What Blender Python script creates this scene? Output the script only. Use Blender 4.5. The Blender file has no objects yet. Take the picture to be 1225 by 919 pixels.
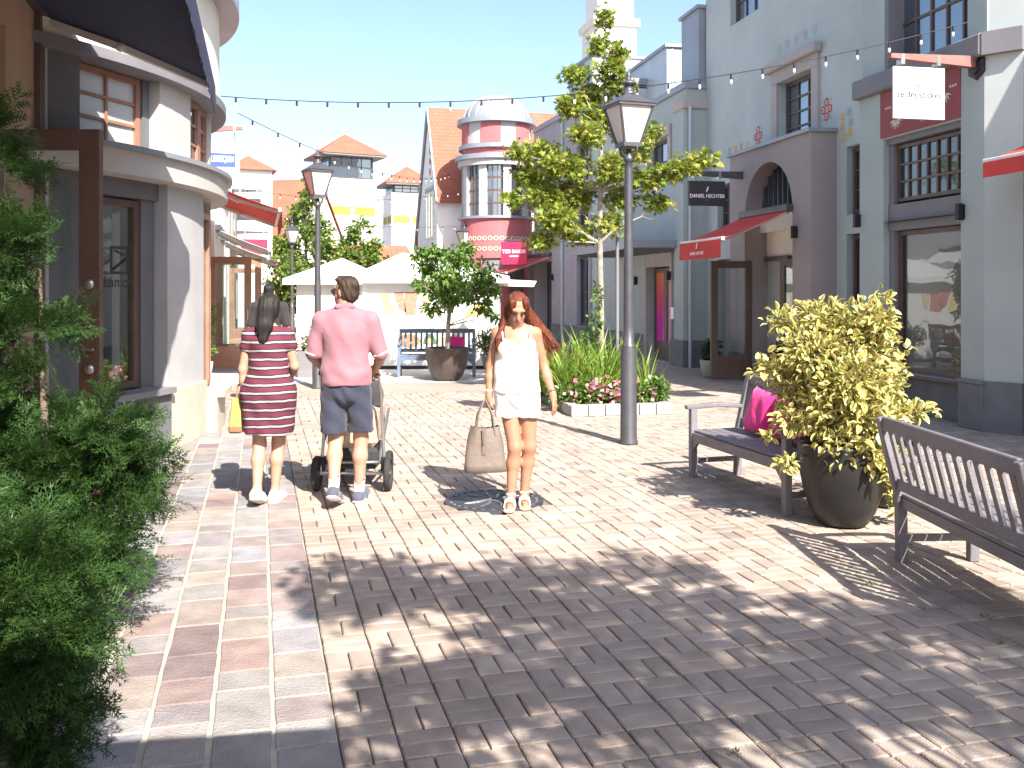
import bpy, bmesh, math, random
import numpy as np
from mathutils import Vector, Matrix, Euler
random.seed(7); rng = np.random.default_rng(11)
scn = bpy.context.scene
COL = scn.collection
R = math.radians
# ---------------------------------------------------------------- camera
FPX, CX, HY, EYE = 1120.0, 612.5, 345.0, 1.7          # focal length and horizon of the photograph in its pixels
cam_d = bpy.data.cameras.new('camera'); cam = bpy.data.objects.new('camera', cam_d); COL.objects.link(cam)
cam.location = (0, 0, EYE); cam.rotation_euler = (R(90), 0, 0)
cam_d.sensor_width = 36; cam_d.lens = FPX/1225*36; cam_d.shift_y = -(459.5-HY)/1225
cam_d.clip_start = .05; cam_d.clip_end = 3000
scn.camera = cam
# ---------------------------------------------------------------- sky, sun, exposure
SUN_EL, SUN_AZ = R(42), math.atan2(.447, -.894)        # horizontal direction towards the sun (x, y) = (.447, -.894)
w = bpy.data.worlds.new('World'); scn.world = w; w.use_nodes = True
nt = w.node_tree
sky = nt.nodes.new('ShaderNodeTexSky'); sky.sky_type = 'NISHITA'; sky.sun_disc = False
sky.sun_elevation = SUN_EL; sky.sun_rotation = SUN_AZ
sky.altitude = 200; sky.air_density = 1.0; sky.dust_density = 2.0; sky.ozone_density = 1.6
nt.links.new(sky.outputs[0], nt.nodes['Background'].inputs[0]); nt.nodes['Background'].inputs[1].default_value = .11
sd = bpy.data.lights.new('sun', 'SUN'); sd.energy = 4.9; sd.angle = R(.55); sd.color = (1, .93, .83)
sun = bpy.data.objects.new('sun', sd); COL.objects.link(sun)
sdir = Vector((.447*math.cos(SUN_EL), -.894*math.cos(SUN_EL), math.sin(SUN_EL)))
sun.rotation_euler = sdir.to_track_quat('Z', 'Y').to_euler(); sun.location = sdir*40
scn.view_settings.view_transform = 'Standard'; scn.view_settings.look = 'None'
scn.view_settings.exposure = 1.45; scn.view_settings.gamma = 1
scn.view_settings.use_curve_mapping = False

# ---------------------------------------------------------------- materials
MATS = {}
def _nt(name):
    m = bpy.data.materials.new(name); m.use_nodes = True
    t = m.node_tree; return m, t, t.nodes['Principled BSDF']
def _n(t, typ, **kw):
    n = t.nodes.new(typ)
    for k, v in kw.items(): setattr(n, k, v)
    return n
def c4(c): return (c[0], c[1], c[2], 1)
def mat(name, c, rough=.7, var=.12, scale=6., bump=.15, bscale=60., metal=0., island=0., spec=.5, c2=None, c2amt=.5, sheen=0, stain=0.):
    """base colour with large mottling, fine relief, and optional difference from piece to piece"""
    if name in MATS: return MATS[name]
    m, t, p = _nt(name)
    tc = _n(t, 'ShaderNodeTexCoord')
    n1 = _n(t, 'ShaderNodeTexNoise'); n1.inputs['Scale'].default_value = scale; n1.inputs['Detail'].default_value = 6
    t.links.new(tc.outputs['Object'], n1.inputs['Vector'])
    mr = _n(t, 'ShaderNodeMapRange'); mr.inputs[1].default_value = .3; mr.inputs[2].default_value = .7
    mr.inputs[3].default_value = 1-var; mr.inputs[4].default_value = 1+var
    t.links.new(n1.outputs[0], mr.inputs[0])
    src = None
    rgb = _n(t, 'ShaderNodeRGB'); rgb.outputs[0].default_value = c4(c); src = rgb.outputs[0]
    if island or c2:
        g = _n(t, 'ShaderNodeNewGeometry'); oi = _n(t, 'ShaderNodeObjectInfo')
        ad = _n(t, 'ShaderNodeMath', operation='ADD'); t.links.new(g.outputs['Random Per Island'], ad.inputs[0]); t.links.new(oi.outputs['Random'], ad.inputs[1])
        fr = _n(t, 'ShaderNodeMath', operation='FRACT'); t.links.new(ad.outputs[0], fr.inputs[0])
        if c2:
            cols = c2 if isinstance(c2, list) else [c2]
            cr = _n(t, 'ShaderNodeValToRGB'); e = cr.color_ramp.elements
            allc = [c]+cols
            e[0].position = 0; e[0].color = c4(allc[0]); e[1].position = 1; e[1].color = c4(allc[-1])
            for i in range(1, len(allc)-1):
                q = e.new(i/(len(allc)-1)); q.color = c4(allc[i])
            t.links.new(fr.outputs[0], cr.inputs[0]); src = cr.outputs[0]
        if island:
            wn = _n(t, 'ShaderNodeTexWhiteNoise', noise_dimensions='1D'); t.links.new(fr.outputs[0], wn.inputs['W'])
            m2 = _n(t, 'ShaderNodeMapRange'); m2.inputs[3].default_value = 1-island; m2.inputs[4].default_value = 1+island
            t.links.new(wn.outputs[0], m2.inputs[0])
            mm = _n(t, 'ShaderNodeMath', operation='MULTIPLY'); t.links.new(m2.outputs[0], mm.inputs[0]); t.links.new(mr.outputs[0], mm.inputs[1]); fac = mm.outputs[0]
        else: fac = mr.outputs[0]
    else: fac = mr.outputs[0]
    if stain:      # patches of dirt running across many pieces, by place in the world
        gp_ = _n(t, 'ShaderNodeNewGeometry'); ns = _n(t, 'ShaderNodeTexNoise'); ns.inputs['Scale'].default_value = 1.1; ns.inputs['Detail'].default_value = 7; ns.inputs['Roughness'].default_value = .62
        t.links.new(gp_.outputs['Position'], ns.inputs['Vector']); ms = _n(t, 'ShaderNodeMapRange'); ms.inputs[1].default_value = .32; ms.inputs[2].default_value = .68; ms.inputs[3].default_value = 1-stain; ms.inputs[4].default_value = 1+stain*.6
        t.links.new(ns.outputs[0], ms.inputs[0]); mq = _n(t, 'ShaderNodeMath', operation='MULTIPLY'); t.links.new(fac, mq.inputs[0]); t.links.new(ms.outputs[0], mq.inputs[1]); fac = mq.outputs[0]
    mx = _n(t, 'ShaderNodeVectorMath', operation='SCALE'); t.links.new(src, mx.inputs[0]); t.links.new(fac, mx.inputs['Scale'])
    t.links.new(mx.outputs[0], p.inputs['Base Color'])
    p.inputs['Roughness'].default_value = rough; p.inputs['Metallic'].default_value = metal
    p.inputs['Specular IOR Level'].default_value = spec
    if sheen: p.inputs['Sheen Weight'].default_value = sheen
    if bump:
        n2 = _n(t, 'ShaderNodeTexNoise'); n2.inputs['Scale'].default_value = bscale; n2.inputs['Detail'].default_value = 5
        t.links.new(tc.outputs['Object'], n2.inputs['Vector'])
        b = _n(t, 'ShaderNodeBump'); b.inputs['Strength'].default_value = bump; b.inputs['Distance'].default_value = .02
        t.links.new(n2.outputs[0], b.inputs['Height']); t.links.new(b.outputs[0], p.inputs['Normal'])
    MATS[name] = m; return m
def leafmat(name, cols, trans=.35, rough=.45):
    if name in MATS: return MATS[name]
    m, t, p = _nt(name)
    g = _n(t, 'ShaderNodeNewGeometry'); oi = _n(t, 'ShaderNodeObjectInfo')
    ad = _n(t, 'ShaderNodeMath', operation='ADD'); t.links.new(g.outputs['Random Per Island'], ad.inputs[0]); t.links.new(oi.outputs['Random'], ad.inputs[1])
    fr = _n(t, 'ShaderNodeMath', operation='FRACT'); t.links.new(ad.outputs[0], fr.inputs[0])
    cr = _n(t, 'ShaderNodeValToRGB'); e = cr.color_ramp.elements
    e[0].color = c4(cols[0]); e[1].color = c4(cols[-1])
    for i in range(1, len(cols)-1): e.new(i/(len(cols)-1)).color = c4(cols[i])
    t.links.new(fr.outputs[0], cr.inputs[0]); t.links.new(cr.outputs[0], p.inputs['Base Color'])
    p.inputs['Roughness'].default_value = rough; p.inputs['Specular IOR Level'].default_value = .35
    tr = _n(t, 'ShaderNodeBsdfTranslucent'); t.links.new(cr.outputs[0], tr.inputs[0])
    mx = _n(t, 'ShaderNodeMixShader'); mx.inputs[0].default_value = trans
    t.links.new(p.outputs[0], mx.inputs[1]); t.links.new(tr.outputs[0], mx.inputs[2])
    t.links.new(mx.outputs[0], t.nodes['Material Output'].inputs[0])
    MATS[name] = m; return m
def variegated(name, green, edge):
    """leaf with green heart and yellow margin: uses the leaf's own uv (x across, 0 at midrib)"""
    m, t, p = _nt(name)
    at = _n(t, 'ShaderNodeAttribute', attribute_name='lu')
    g = _n(t, 'ShaderNodeNewGeometry'); oi = _n(t, 'ShaderNodeObjectInfo')
    ad = _n(t, 'ShaderNodeMath', operation='ADD'); t.links.new(g.outputs['Random Per Island'], ad.inputs[0]); t.links.new(oi.outputs['Random'], ad.inputs[1])
    fr = _n(t, 'ShaderNodeMath', operation='FRACT'); t.links.new(ad.outputs[0], fr.inputs[0])
    s = _n(t, 'ShaderNodeMath', operation='MULTIPLY_ADD'); s.inputs[1].default_value = .55; t.links.new(fr.outputs[0], s.inputs[0]); t.links.new(at.outputs['Fac'], s.inputs[2])
    cr = _n(t, 'ShaderNodeValToRGB'); e = cr.color_ramp.elements; e[0].position = .42; e[1].position = .62
    e[0].color = c4(green); e[1].color = c4(edge)
    t.links.new(s.outputs[0], cr.inputs[0]); t.links.new(cr.outputs[0], p.inputs['Base Color'])
    p.inputs['Roughness'].default_value = .4
    tr = _n(t, 'ShaderNodeBsdfTranslucent'); t.links.new(cr.outputs[0], tr.inputs[0])
    mx = _n(t, 'ShaderNodeMixShader'); mx.inputs[0].default_value = .25
    t.links.new(p.outputs[0], mx.inputs[1]); t.links.new(tr.outputs[0], mx.inputs[2])
    t.links.new(mx.outputs[0], t.nodes['Material Output'].inputs[0])
    MATS[name] = m; return m
def mirror_glass(name, tint, fac, refl=(.85, .92, 1), rough=.02):
    """pane seen as dark interior with a clear reflection"""
    m, t, p = _nt(name)
    p.inputs['Base Color'].default_value = c4(tint); p.inputs['Roughness'].default_value = .25
    gl = _n(t, 'ShaderNodeBsdfGlossy'); gl.inputs[0].default_value = c4(refl); gl.inputs['Roughness'].default_value = rough
    tc = _n(t, 'ShaderNodeTexCoord'); no = _n(t, 'ShaderNodeTexNoise'); no.inputs['Scale'].default_value = 1.3
    t.links.new(tc.outputs['Object'], no.inputs['Vector'])
    b = _n(t, 'ShaderNodeBump'); b.inputs['Strength'].default_value = .02; b.inputs['Distance'].default_value = .2
    t.links.new(no.outputs[0], b.inputs['Height']); t.links.new(b.outputs[0], gl.inputs['Normal'])
    fz = _n(t, 'ShaderNodeLayerWeight'); fz.inputs[0].default_value = fac
    mx = _n(t, 'ShaderNodeMixShader'); t.links.new(fz.outputs['Facing' if False else 'Fresnel'], mx.inputs[0])
    t.links.new(p.outputs[0], mx.inputs[1]); t.links.new(gl.outputs[0], mx.inputs[2])
    t.links.new(mx.outputs[0], t.nodes['Material Output'].inputs[0])
    MATS[name] = m; return m
def clear_glass(name, fac=.12, tint=(.93, .97, .96)):
    m, t, p = _nt(name)
    tp = _n(t, 'ShaderNodeBsdfTransparent'); tp.inputs[0].default_value = c4(tint)
    gl = _n(t, 'ShaderNodeBsdfGlossy'); gl.inputs['Roughness'].default_value = .02
    mx = _n(t, 'ShaderNodeMixShader'); mx.inputs[0].default_value = fac
    t.links.new(tp.outputs[0], mx.inputs[1]); t.links.new(gl.outputs[0], mx.inputs[2])
    t.links.new(mx.outputs[0], t.nodes['Material Output'].inputs[0])
    MATS[name] = m; return m
def tilemat(name, c, sx, sz, joint=.8, rough=.8, rows_axis='Z'):
    """roof tiles / far paving: courses too small to build, as relief and tint"""
    m, t, p = _nt(name)
    tc = _n(t, 'ShaderNodeTexCoord'); mp = _n(t, 'ShaderNodeMapping')
    t.links.new(tc.outputs['Generated' if False else 'UV'], mp.inputs[0])
    br = _n(t, 'ShaderNodeTexBrick'); br.inputs['Scale'].default_value = 1
    br.inputs['Color1'].default_value = c4(c); br.inputs['Color2'].default_value = c4([x*.86 for x in c]); br.inputs['Mortar'].default_value = c4([x*joint for x in c])
    br.inputs['Brick Width'].default_value = sx; br.inputs['Row Height'].default_value = sz; br.inputs['Mortar Size'].default_value = sz*.06; br.inputs['Bias'].default_value = -.2
    t.links.new(mp.outputs[0], br.inputs[0])
    no = _n(t, 'ShaderNodeTexNoise'); no.inputs['Scale'].default_value = 1.2; no.inputs['Detail'].default_value = 5
    t.links.new(tc.outputs['Object'], no.inputs['Vector'])
    mr = _n(t, 'ShaderNodeMapRange'); mr.inputs[1].default_value = .3; mr.inputs[2].default_value = .7; mr.inputs[3].default_value = .85; mr.inputs[4].default_value = 1.12
    t.links.new(no.outputs[0], mr.inputs[0])
    sc = _n(t, 'ShaderNodeVectorMath', operation='SCALE'); t.links.new(br.outputs[0], sc.inputs[0]); t.links.new(mr.outputs[0], sc.inputs['Scale'])
    t.links.new(sc.outputs[0], p.inputs['Base Color']); p.inputs['Roughness'].default_value = rough
    b = _n(t, 'ShaderNodeBump'); b.inputs['Strength'].default_value = .5; b.inputs['Distance'].default_value = .02; b.invert = True
    t.links.new(br.outputs['Fac'], b.inputs['Height']); t.links.new(b.outputs[0], p.inputs['Normal'])
    MATS[name] = m; return m

# ---------------------------------------------------------------- objects
def link(name, me, parent=None):
    o = bpy.data.objects.new(name, me); COL.objects.link(o)
    if parent: o.parent = parent
    return o
def tag(o, label=None, cat=None, group=None, kind=None):
    if label: o['label'] = label
    if cat: o['category'] = cat
    if group: o['group'] = group
    if kind: o['kind'] = kind
    return o
def thing(name, label, cat, loc=(0, 0, 0), rz=0, group=None):
    o = link(name, None); o.location = loc; o.rotation_euler = (0, 0, rz); o.empty_display_size = .2
    return tag(o, label, cat, group)
def copy_tree(o, parent=None):
    c = o.copy(); COL.objects.link(c); c.parent = parent
    for ch in list(o.children): copy_tree(ch, c)
    return c
def np_mesh(name, V, F, m, parent=None, smooth=False):
    """V (n,3), F list of index tuples or an (m,k) array"""
    me = bpy.data.meshes.new(name)
    V = np.asarray(V, dtype=np.float32)
    if isinstance(F, np.ndarray):
        k = F.shape[1]; nf = F.shape[0]
        me.vertices.add(len(V)); me.vertices.foreach_set('co', V.ravel())
        me.loops.add(nf*k); me.loops.foreach_set('vertex_index', F.astype(np.int32).ravel())
        me.polygons.add(nf); me.polygons.foreach_set('loop_start', (np.arange(nf)*k).astype(np.int32))
        me.update(calc_edges=True); me.validate()
    else:
        me.from_pydata([tuple(map(float, v)) for v in V], [], F); me.update()
    if smooth: me.polygons.foreach_set('use_smooth', [True]*len(me.polygons))
    if m: me.materials.append(m)
    return link(name, me, parent)
class MB:
    def __init__(s): s.v = []; s.f = []; s.sm = []
    def add(s, vs, fs, smooth=False):
        n = len(s.v); s.v += [tuple(v) for v in vs]
        for f in fs: s.f.append(tuple(i+n for i in f)); s.sm.append(smooth)
        return s
    def box(s, c, d, rot=None):
        hx, hy, hz = d[0]/2, d[1]/2, d[2]/2
        P = [Vector((x*hx, y*hy, z*hz)) for x in (-1, 1) for y in (-1, 1) for z in (-1, 1)]
        if rot is not None: P = [rot @ p for p in P]
        c = Vector(c)
        return s.add([p+c for p in P], [(0, 1, 3, 2), (4, 6, 7, 5), (0, 4, 5, 1), (2, 3, 7, 6), (0, 2, 6, 4), (1, 5, 7, 3)])
    def b2(s, a, b):  # box from corner a to corner b
        return s.box([(a[i]+b[i])/2 for i in range(3)], [abs(b[i]-a[i]) for i in range(3)])
    def bar(s, a, b, w, h, up=(0, 0, 1)):   # rectangular bar from a to b
        a, b = Vector(a), Vector(b); d = b-a; L = d.length; d.normalize()
        u = Vector(up); x = d.cross(u)
        if x.length < 1e-4: x = d.cross(Vector((1, 0, 0)))
        x.normalize(); z = x.cross(d)
        rot = Matrix((x, d, z)).transposed()
        return s.box((a+b)/2, (w, L, h), rot)
    def tube(s, pts, rad, n=8, caps=True):
        pts = [Vector(p) for p in pts]; rad = rad if isinstance(rad, (list, tuple)) else [rad]*len(pts)
        rings = []; x = None
        for i, p in enumerate(pts):
            d = (pts[min(i+1, len(pts)-1)]-pts[max(i-1, 0)])
            if d.length < 1e-6: d = Vector((0, 0, 1))
            d.normalize()
            if x is None:
                x = d.cross(Vector((0, 0, 1)))
                if x.length < .05: x = d.cross(Vector((1, 0, 0)))
            x = (x-d*x.dot(d)).normalized(); y = d.cross(x)
            rings.append([p+(x*math.cos(2*math.pi*k/n)+y*math.sin(2*math.pi*k/n))*rad[i] for k in range(n)])
        vs = [q for r in rings for q in r]; fs = []
        for i in range(len(pts)-1):
            for k in range(n):
                a, b = i*n+k, i*n+(k+1) % n; fs.append((a, b, b+n, a+n))
        s.add(vs, fs, True)
        if caps:
            s.add(rings[0], [tuple(range(n))]); s.add(rings[-1], [tuple(range(n))[::-1]])
        return s
    def lathe(s, prof, c=(0, 0, 0), n=24, a0=0., a1=2*math.pi, smooth=True, start=0.):
        full = abs(a1-a0-2*math.pi) < 1e-6; m = n if full else n+1
        vs = []; fs = []
        for (r, z) in prof:
            for k in range(m):
                a = start+a0+(a1-a0)*k/n; vs.append((c[0]+r*math.cos(a), c[1]+r*math.sin(a), c[2]+z))
        for i in range(len(prof)-1):
            for k in range(n):
                a, b = i*m+k, i*m+(k+1) % m; fs.append((a, b, b+m, a+m))
        return s.add(vs, fs, smooth)
    def prism(s, poly, z0, z1):     # poly [(x,y)]
        n = len(poly); vs = [(x, y, z0) for x, y in poly]+[(x, y, z1) for x, y in poly]
        fs = [tuple(range(n))[::-1], tuple(range(n, 2*n))]+[(i, (i+1) % n, n+(i+1) % n, n+i) for i in range(n)]
        return s.add(vs, fs)
    def plate(s, poly, y0, y1):     # poly [(x,z)] extruded along y
        n = len(poly); vs = [(x, y0, z) for x, z in poly]+[(x, y1, z) for x, z in poly]
        fs = [tuple(range(n)), tuple(range(n, 2*n))[::-1]]+[((i+1) % n, i, n+i, n+(i+1) % n) for i in range(n)]
        return s.add(vs, fs)
    def ell(s, c, r, n=12, rot=None):
        vs = []; fs = []; m = n//2
        for i in range(m+1):
            th = math.pi*i/m
            for k in range(n):
                a = 2*math.pi*k/n; p = Vector((r[0]*math.sin(th)*math.cos(a), r[1]*math.sin(th)*math.sin(a), r[2]*math.cos(th)))
                if rot is not None: p = rot @ p
                vs.append(p+Vector(c))
        for i in range(m):
            for k in range(n): fs.append((i*n+k, (i+1)*n+k, (i+1)*n+(k+1) % n, i*n+(k+1) % n))
        return s.add(vs, fs, True)
    def build(s, name, m, parent=None, bevel=0., uv=None):
        me = bpy.data.meshes.new(name); me.from_pydata(s.v, [], s.f); me.update()
        me.polygons.foreach_set('use_smooth', s.sm)
        bm = bmesh.new(); bm.from_mesh(me); bmesh.ops.recalc_face_normals(bm, faces=bm.faces); 
        if bevel:
            bmesh.ops.bevel(bm, geom=[e for e in bm.edges if len(e.link_faces) == 2 and e.calc_face_angle(0) > .6], offset=bevel, segments=1, affect='EDGES', clamp_overlap=True)
        if uv:
            L = bm.loops.layers.uv.new('UVMap')
            for f in bm.faces:
                for l in f.loops: l[L].uv = uv(l.vert.co, f.normal)
        bm.to_mesh(me); bm.free()
        if m: me.materials.append(m)
        return link(name, me, parent)
def text_mesh(name, body, size, m, parent, loc, rot, extrude=.002, align='CENTER', xs=1., bold=0.):
    cu = bpy.data.curves.new(name, 'FONT'); cu.body = body; cu.size = size; cu.align_x = align; cu.align_y = 'CENTER'; cu.extrude = extrude; cu.offset = bold
    to = bpy.data.objects.new('t', cu); COL.objects.link(to)
    dg = bpy.context.evaluated_depsgraph_get(); me = bpy.data.meshes.new_from_object(to.evaluated_get(dg))
    bpy.data.objects.remove(to); bpy.data.curves.remove(cu)
    me.materials.clear(); me.materials.append(m)
    o = link(name, me, parent); o.location = loc; o.rotation_euler = rot; o.scale = (xs, 1, 1)
    return o
def ground_pt(px, py, z=0.):
    Y = (EYE-z)*FPX/(py-HY); return Vector(((px-CX)*Y/FPX, Y, z))
def at(px, py, Y): return Vector(((px-CX)*Y/FPX, Y, EYE+(HY-py)*Y/FPX))
class Facade:
    """a facade line on the ground: local x along it, local y out to the street"""
    def __init__(f, p0, d):
        f.p = Vector(p0).to_2d(); f.d = Vector(d).to_2d().normalized(); f.n = Vector((-f.d.y, f.d.x)); f.rz = math.atan2(f.d.y, f.d.x)
    def pt(f, s, o=0., z=0.):
        q = f.p+f.d*s+f.n*o; return Vector((q.x, q.y, z))
    def moved(f, s): return Facade(f.pt(s), f.d)
    def s(f, px, o=0.):
        k = (px-CX)/FPX; q = f.p+f.n*o; return (q.x-k*q.y)/(k*f.d.y-f.d.x)
    def z(f, px, py, o=0.): return EYE+(HY-py)*f.pt(f.s(px, o), o).y/FPX
    def root(f, name, label, cat, s=0., group=None): return thing(name, label, cat, f.pt(s), f.rz, group)
def wall(root, name, m, s0, s1, z0, z1, y=0., depth=1., openings=(), reveal=.18):
    """wall slab, front at y, with real openings whose reveals go back by `reveal`"""
    xs = sorted({s0, s1, *[min(max(v, s0), s1) for o in openings for v in (o[0], o[1])]})
    zs = sorted({z0, z1, *[min(max(v, z0), z1) for o in openings for v in (o[2], o[3])]})
    mb = MB()
    for i in range(len(xs)-1):
        for j in range(len(zs)-1):
            a, b, c, d = xs[i], xs[i+1], zs[j], zs[j+1]; mx, mz = (a+b)/2, (c+d)/2
            yy = y
            if any(o[0] < mx < o[1] and o[2] < mz < o[3] for o in openings): continue
            mb.add([(a, yy, c), (b, yy, c), (b, yy, d), (a, yy, d)], [(0, 1, 2, 3)])
    for o in openings:
        a, b, c, d = o[:4]; r = y-(o[4] if len(o) > 4 else reveal)
        for q in (((a, c), (b, c)), ((b, c), (b, d)), ((b, d), (a, d)), ((a, d), (a, c))):
            (p0, q0), (p1, q1) = q
            mb.add([(p0, y, q0), (p1, y, q1), (p1, r, q1), (p0, r, q0)], [(0, 1, 2, 3)])
        mb.add([(a, r-.12, c), (b, r-.12, c), (b, r-.12, d), (a, r-.12, d)], [(0, 1, 2, 3)])
    e = y-depth
    mb.add([(s0, y, z0), (s0, e, z0), (s0, e, z1), (s0, y, z1)], [(0, 1, 2, 3)])
    mb.add([(s1, y, z0), (s1, e, z0), (s1, e, z1), (s1, y, z1)], [(0, 1, 2, 3)])
    mb.add([(s0, y, z1), (s1, y, z1), (s1, e, z1), (s0, e, z1)], [(0, 1, 2, 3)])
    mb.add([(s0, e, z0), (s1, e, z0), (s1, e, z1), (s0, e, z1)], [(0, 1, 2, 3)])
    me = bpy.data.meshes.new(name); me.from_pydata(mb.v, [], mb.f); me.update(); me.materials.append(m)
    return link(name, me, root)
def window(root, s0, s1, z0, z1, y, cols, rows, fm, gm, fw=.06, bw=.03, dp=.06, name='window'):
    mb = MB()
    for (a, b) in ((s0, s0+fw), (s1-fw, s1)): mb.b2((a, y-dp, z0), (b, y, z1))
    for (a, b) in ((z0, z0+fw), (z1-fw, z1)): mb.b2((s0+fw, y-dp, a), (s1-fw, y, b))
    iw = (s1-s0-2*fw); ih = (z1-z0-2*fw)
    pw = (iw-bw*(cols-1))/cols; ph = (ih-bw*(rows-1))/rows
    for i in range(1, cols):
        a = s0+fw+i*pw+(i-1)*bw; mb.b2((a, y-dp, z0+fw), (a+bw, y-.012, z1-fw))
    for j in range(1, rows):
        a = z0+fw+j*ph+(j-1)*bw
        for i in range(cols):
            q = s0+fw+i*(pw+bw); mb.b2((q, y-dp, a), (q+pw, y-.012, a+bw))
    fr = mb.build(name, fm, root)
    for i in range(cols):
        for j in range(rows):
            a = s0+fw+i*(pw+bw); c = z0+fw+j*(ph+bw)
            t = random.uniform(-.004, .004)
            p = MB(); p.b2((a, y-dp*.75, c), (a+pw, y-dp*.75+.008, c+ph)); p.build('pane', gm, fr)
    return fr
# ================================================================ ground
U = Vector((.966, .26, 0)).normalized(); D = Vector((-.26, .966, 0)).normalized()     # across / along the street
G0 = Vector((.297, 0, 0))                                                              # seam between granite slabs and bricks
def G(a, b, z=0.): return G0+U*a+D*b+Vector((0, 0, z))
STREET = math.atan2(D.y, D.x)-math.pi/2
M_bed = mat('joint_sand', (.17, .15, .13), .95, .25, 8, .3, 90)
M_brick = mat('paver', (.355, .285, .24), .85, .18, 5, .45, 130, island=.12, c2=[(.39, .32, .27), (.345, .275, .24), (.42, .33, .265)], stain=.2)
M_slab = mat('granite_slab', (.29, .265, .255), .8, .18, 7, .5, 70, island=.12, c2=[(.30, .285, .28), (.28, .195, .175), (.26, .26, .28), (.33, .29, .25), (.21, .155, .155), (.29, .27, .26)], stain=.2)
M_mortar = mat('mortar', (.40, .36, .30), .95, .15, 9, .3, 120)
gm, gt, gp = _nt('paving_far')
tc = _n(gt, 'ShaderNodeTexCoord'); mp = _n(gt, 'ShaderNodeMapping'); mp.inputs['Rotation'].default_value = (0, 0, -STREET)
gt.links.new(tc.outputs['Object'], mp.inputs[0])
br = _n(gt, 'ShaderNodeTexBrick'); br.inputs['Scale'].default_value = 1; br.inputs['Brick Width'].default_value = .215; br.inputs['Row Height'].default_value = .1075
br.inputs['Mortar Size'].default_value = .004; br.inputs['Color1'].default_value = (.37, .30, .25, 1); br.inputs['Color2'].default_value = (.33, .265, .23, 1); br.inputs['Mortar'].default_value = (.19, .16, .14, 1)
gt.links.new(mp.outputs[0], br.inputs[0])
no = _n(gt, 'ShaderNodeTexNoise'); no.inputs['Scale'].default_value = .7; no.inputs['Detail'].default_value = 6; gt.links.new(tc.outputs['Object'], no.inputs['Vector'])
mr = _n(gt, 'ShaderNodeMapRange'); mr.inputs[1].default_value = .3; mr.inputs[2].default_value = .7; mr.inputs[3].default_value = .88; mr.inputs[4].default_value = 1.1; gt.links.new(no.outputs[0], mr.inputs[0])
sc = _n(gt, 'ShaderNodeVectorMath', operation='SCALE'); gt.links.new(br.outputs[0], sc.inputs[0]); gt.links.new(mr.outputs[0], sc.inputs['Scale'])
gt.links.new(sc.outputs[0], gp.inputs['Base Color']); gp.inputs['Roughness'].default_value = .88
bp = _n(gt, 'ShaderNodeBump'); bp.invert = True; bp.inputs['Strength'].default_value = .4; bp.inputs['Distance'].default_value = .01; gt.links.new(br.outputs['Fac'], bp.inputs['Height']); gt.links.new(bp.outputs[0], gp.inputs['Normal'])
M_far = gm
# base sheet to the horizon, a hair under the built pavers
mb = MB(); mb.add([(-1500, -1500, -.016), (1500, -1500, -.016), (1500, 1500, -.016), (-1500, 1500, -.016)], [(0, 1, 2, 3)])
tag(mb.build('ground', M_bed), kind='structure')
B0, B1 = 1.2, 15.05                                   # built pavers run from b = B0 to B1 along the street
far = MB(); far.add([G(-30, B1), G(40, B1), G(40, 140), G(-30, 140)], [(0, 1, 2, 3)])
far.add([G(-30, -30), G(40, -30), G(40, B0), G(-30, B0)], [(0, 1, 2, 3)])
tag(far.build('distant_paving', M_far), kind='structure')
# --- basket-weave brick paving
CELL = .215
def paver_mesh(lx, ly, seed):
    rr = random.Random(seed); c = .006; h = .03
    jx = lambda: rr.uniform(-.0025, .0025)
    hx, hy = lx/2-.0038, ly/2-.0038
    top = [(-hx+c+jx(), -hy+c+jx(), 0), (hx-c+jx(), -hy+c+jx(), 0), (hx-c+jx(), hy-c+jx(), 0), (-hx+c+jx(), hy-c+jx(), 0)]
    mid = [(-hx+jx(), -hy+jx(), -.005), (hx+jx(), -hy+jx(), -.005), (hx+jx(), hy+jx(), -.005), (-hx+jx(), hy+jx(), -.005)]
    bot = [(x, y, -h) for x, y, z in mid]
    V = top+mid+bot
    F = [(0, 1, 2, 3)]+[(4+i, 4+(i+1) % 4, (i+1) % 4, i) for i in range(4)]+[(8+i, 8+(i+1) % 4, 4+(i+1) % 4, 4+i) for i in range(4)]
    return V, F
variants = [paver_mesh(CELL, CELL/2, k) for k in range(7)]
vmesh = []
for k, (V, F) in enumerate(variants):
    me = bpy.data.meshes.new('paver'); me.from_pydata(V, [], F); me.materials.append(M_brick); vmesh.append(me)
paving = tag(link('brick_paving', None), kind='structure'); paving.location = G(0, 0)
specs = []
for i in range(0, 48):
    for j in range(int(B0/CELL), int(B1/CELL)):
        a, b = (i+.5)*CELL, (j+.5)*CELL
        p = G(a, b)
        if p.y < 2.6 or p.x > .62*p.y+1.3 or p.x < -.62*p.y-1.0: continue
        for q in (-1, 1):
            if (i+j) % 2: pos, rot = G(a, b+q*CELL/4), 0
            else: pos, rot = G(a+q*CELL/4, b), math.pi/2
            specs.append((pos, rot+STREET))
def showing(p): return 0 if (abs(p.x) < .56*p.y and p.y > 3.15) else 1
specs.sort(key=lambda t: (showing(t[0]), t[0].length))
V3, F3 = [], []
mhole = ground_pt(591, 599)
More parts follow.
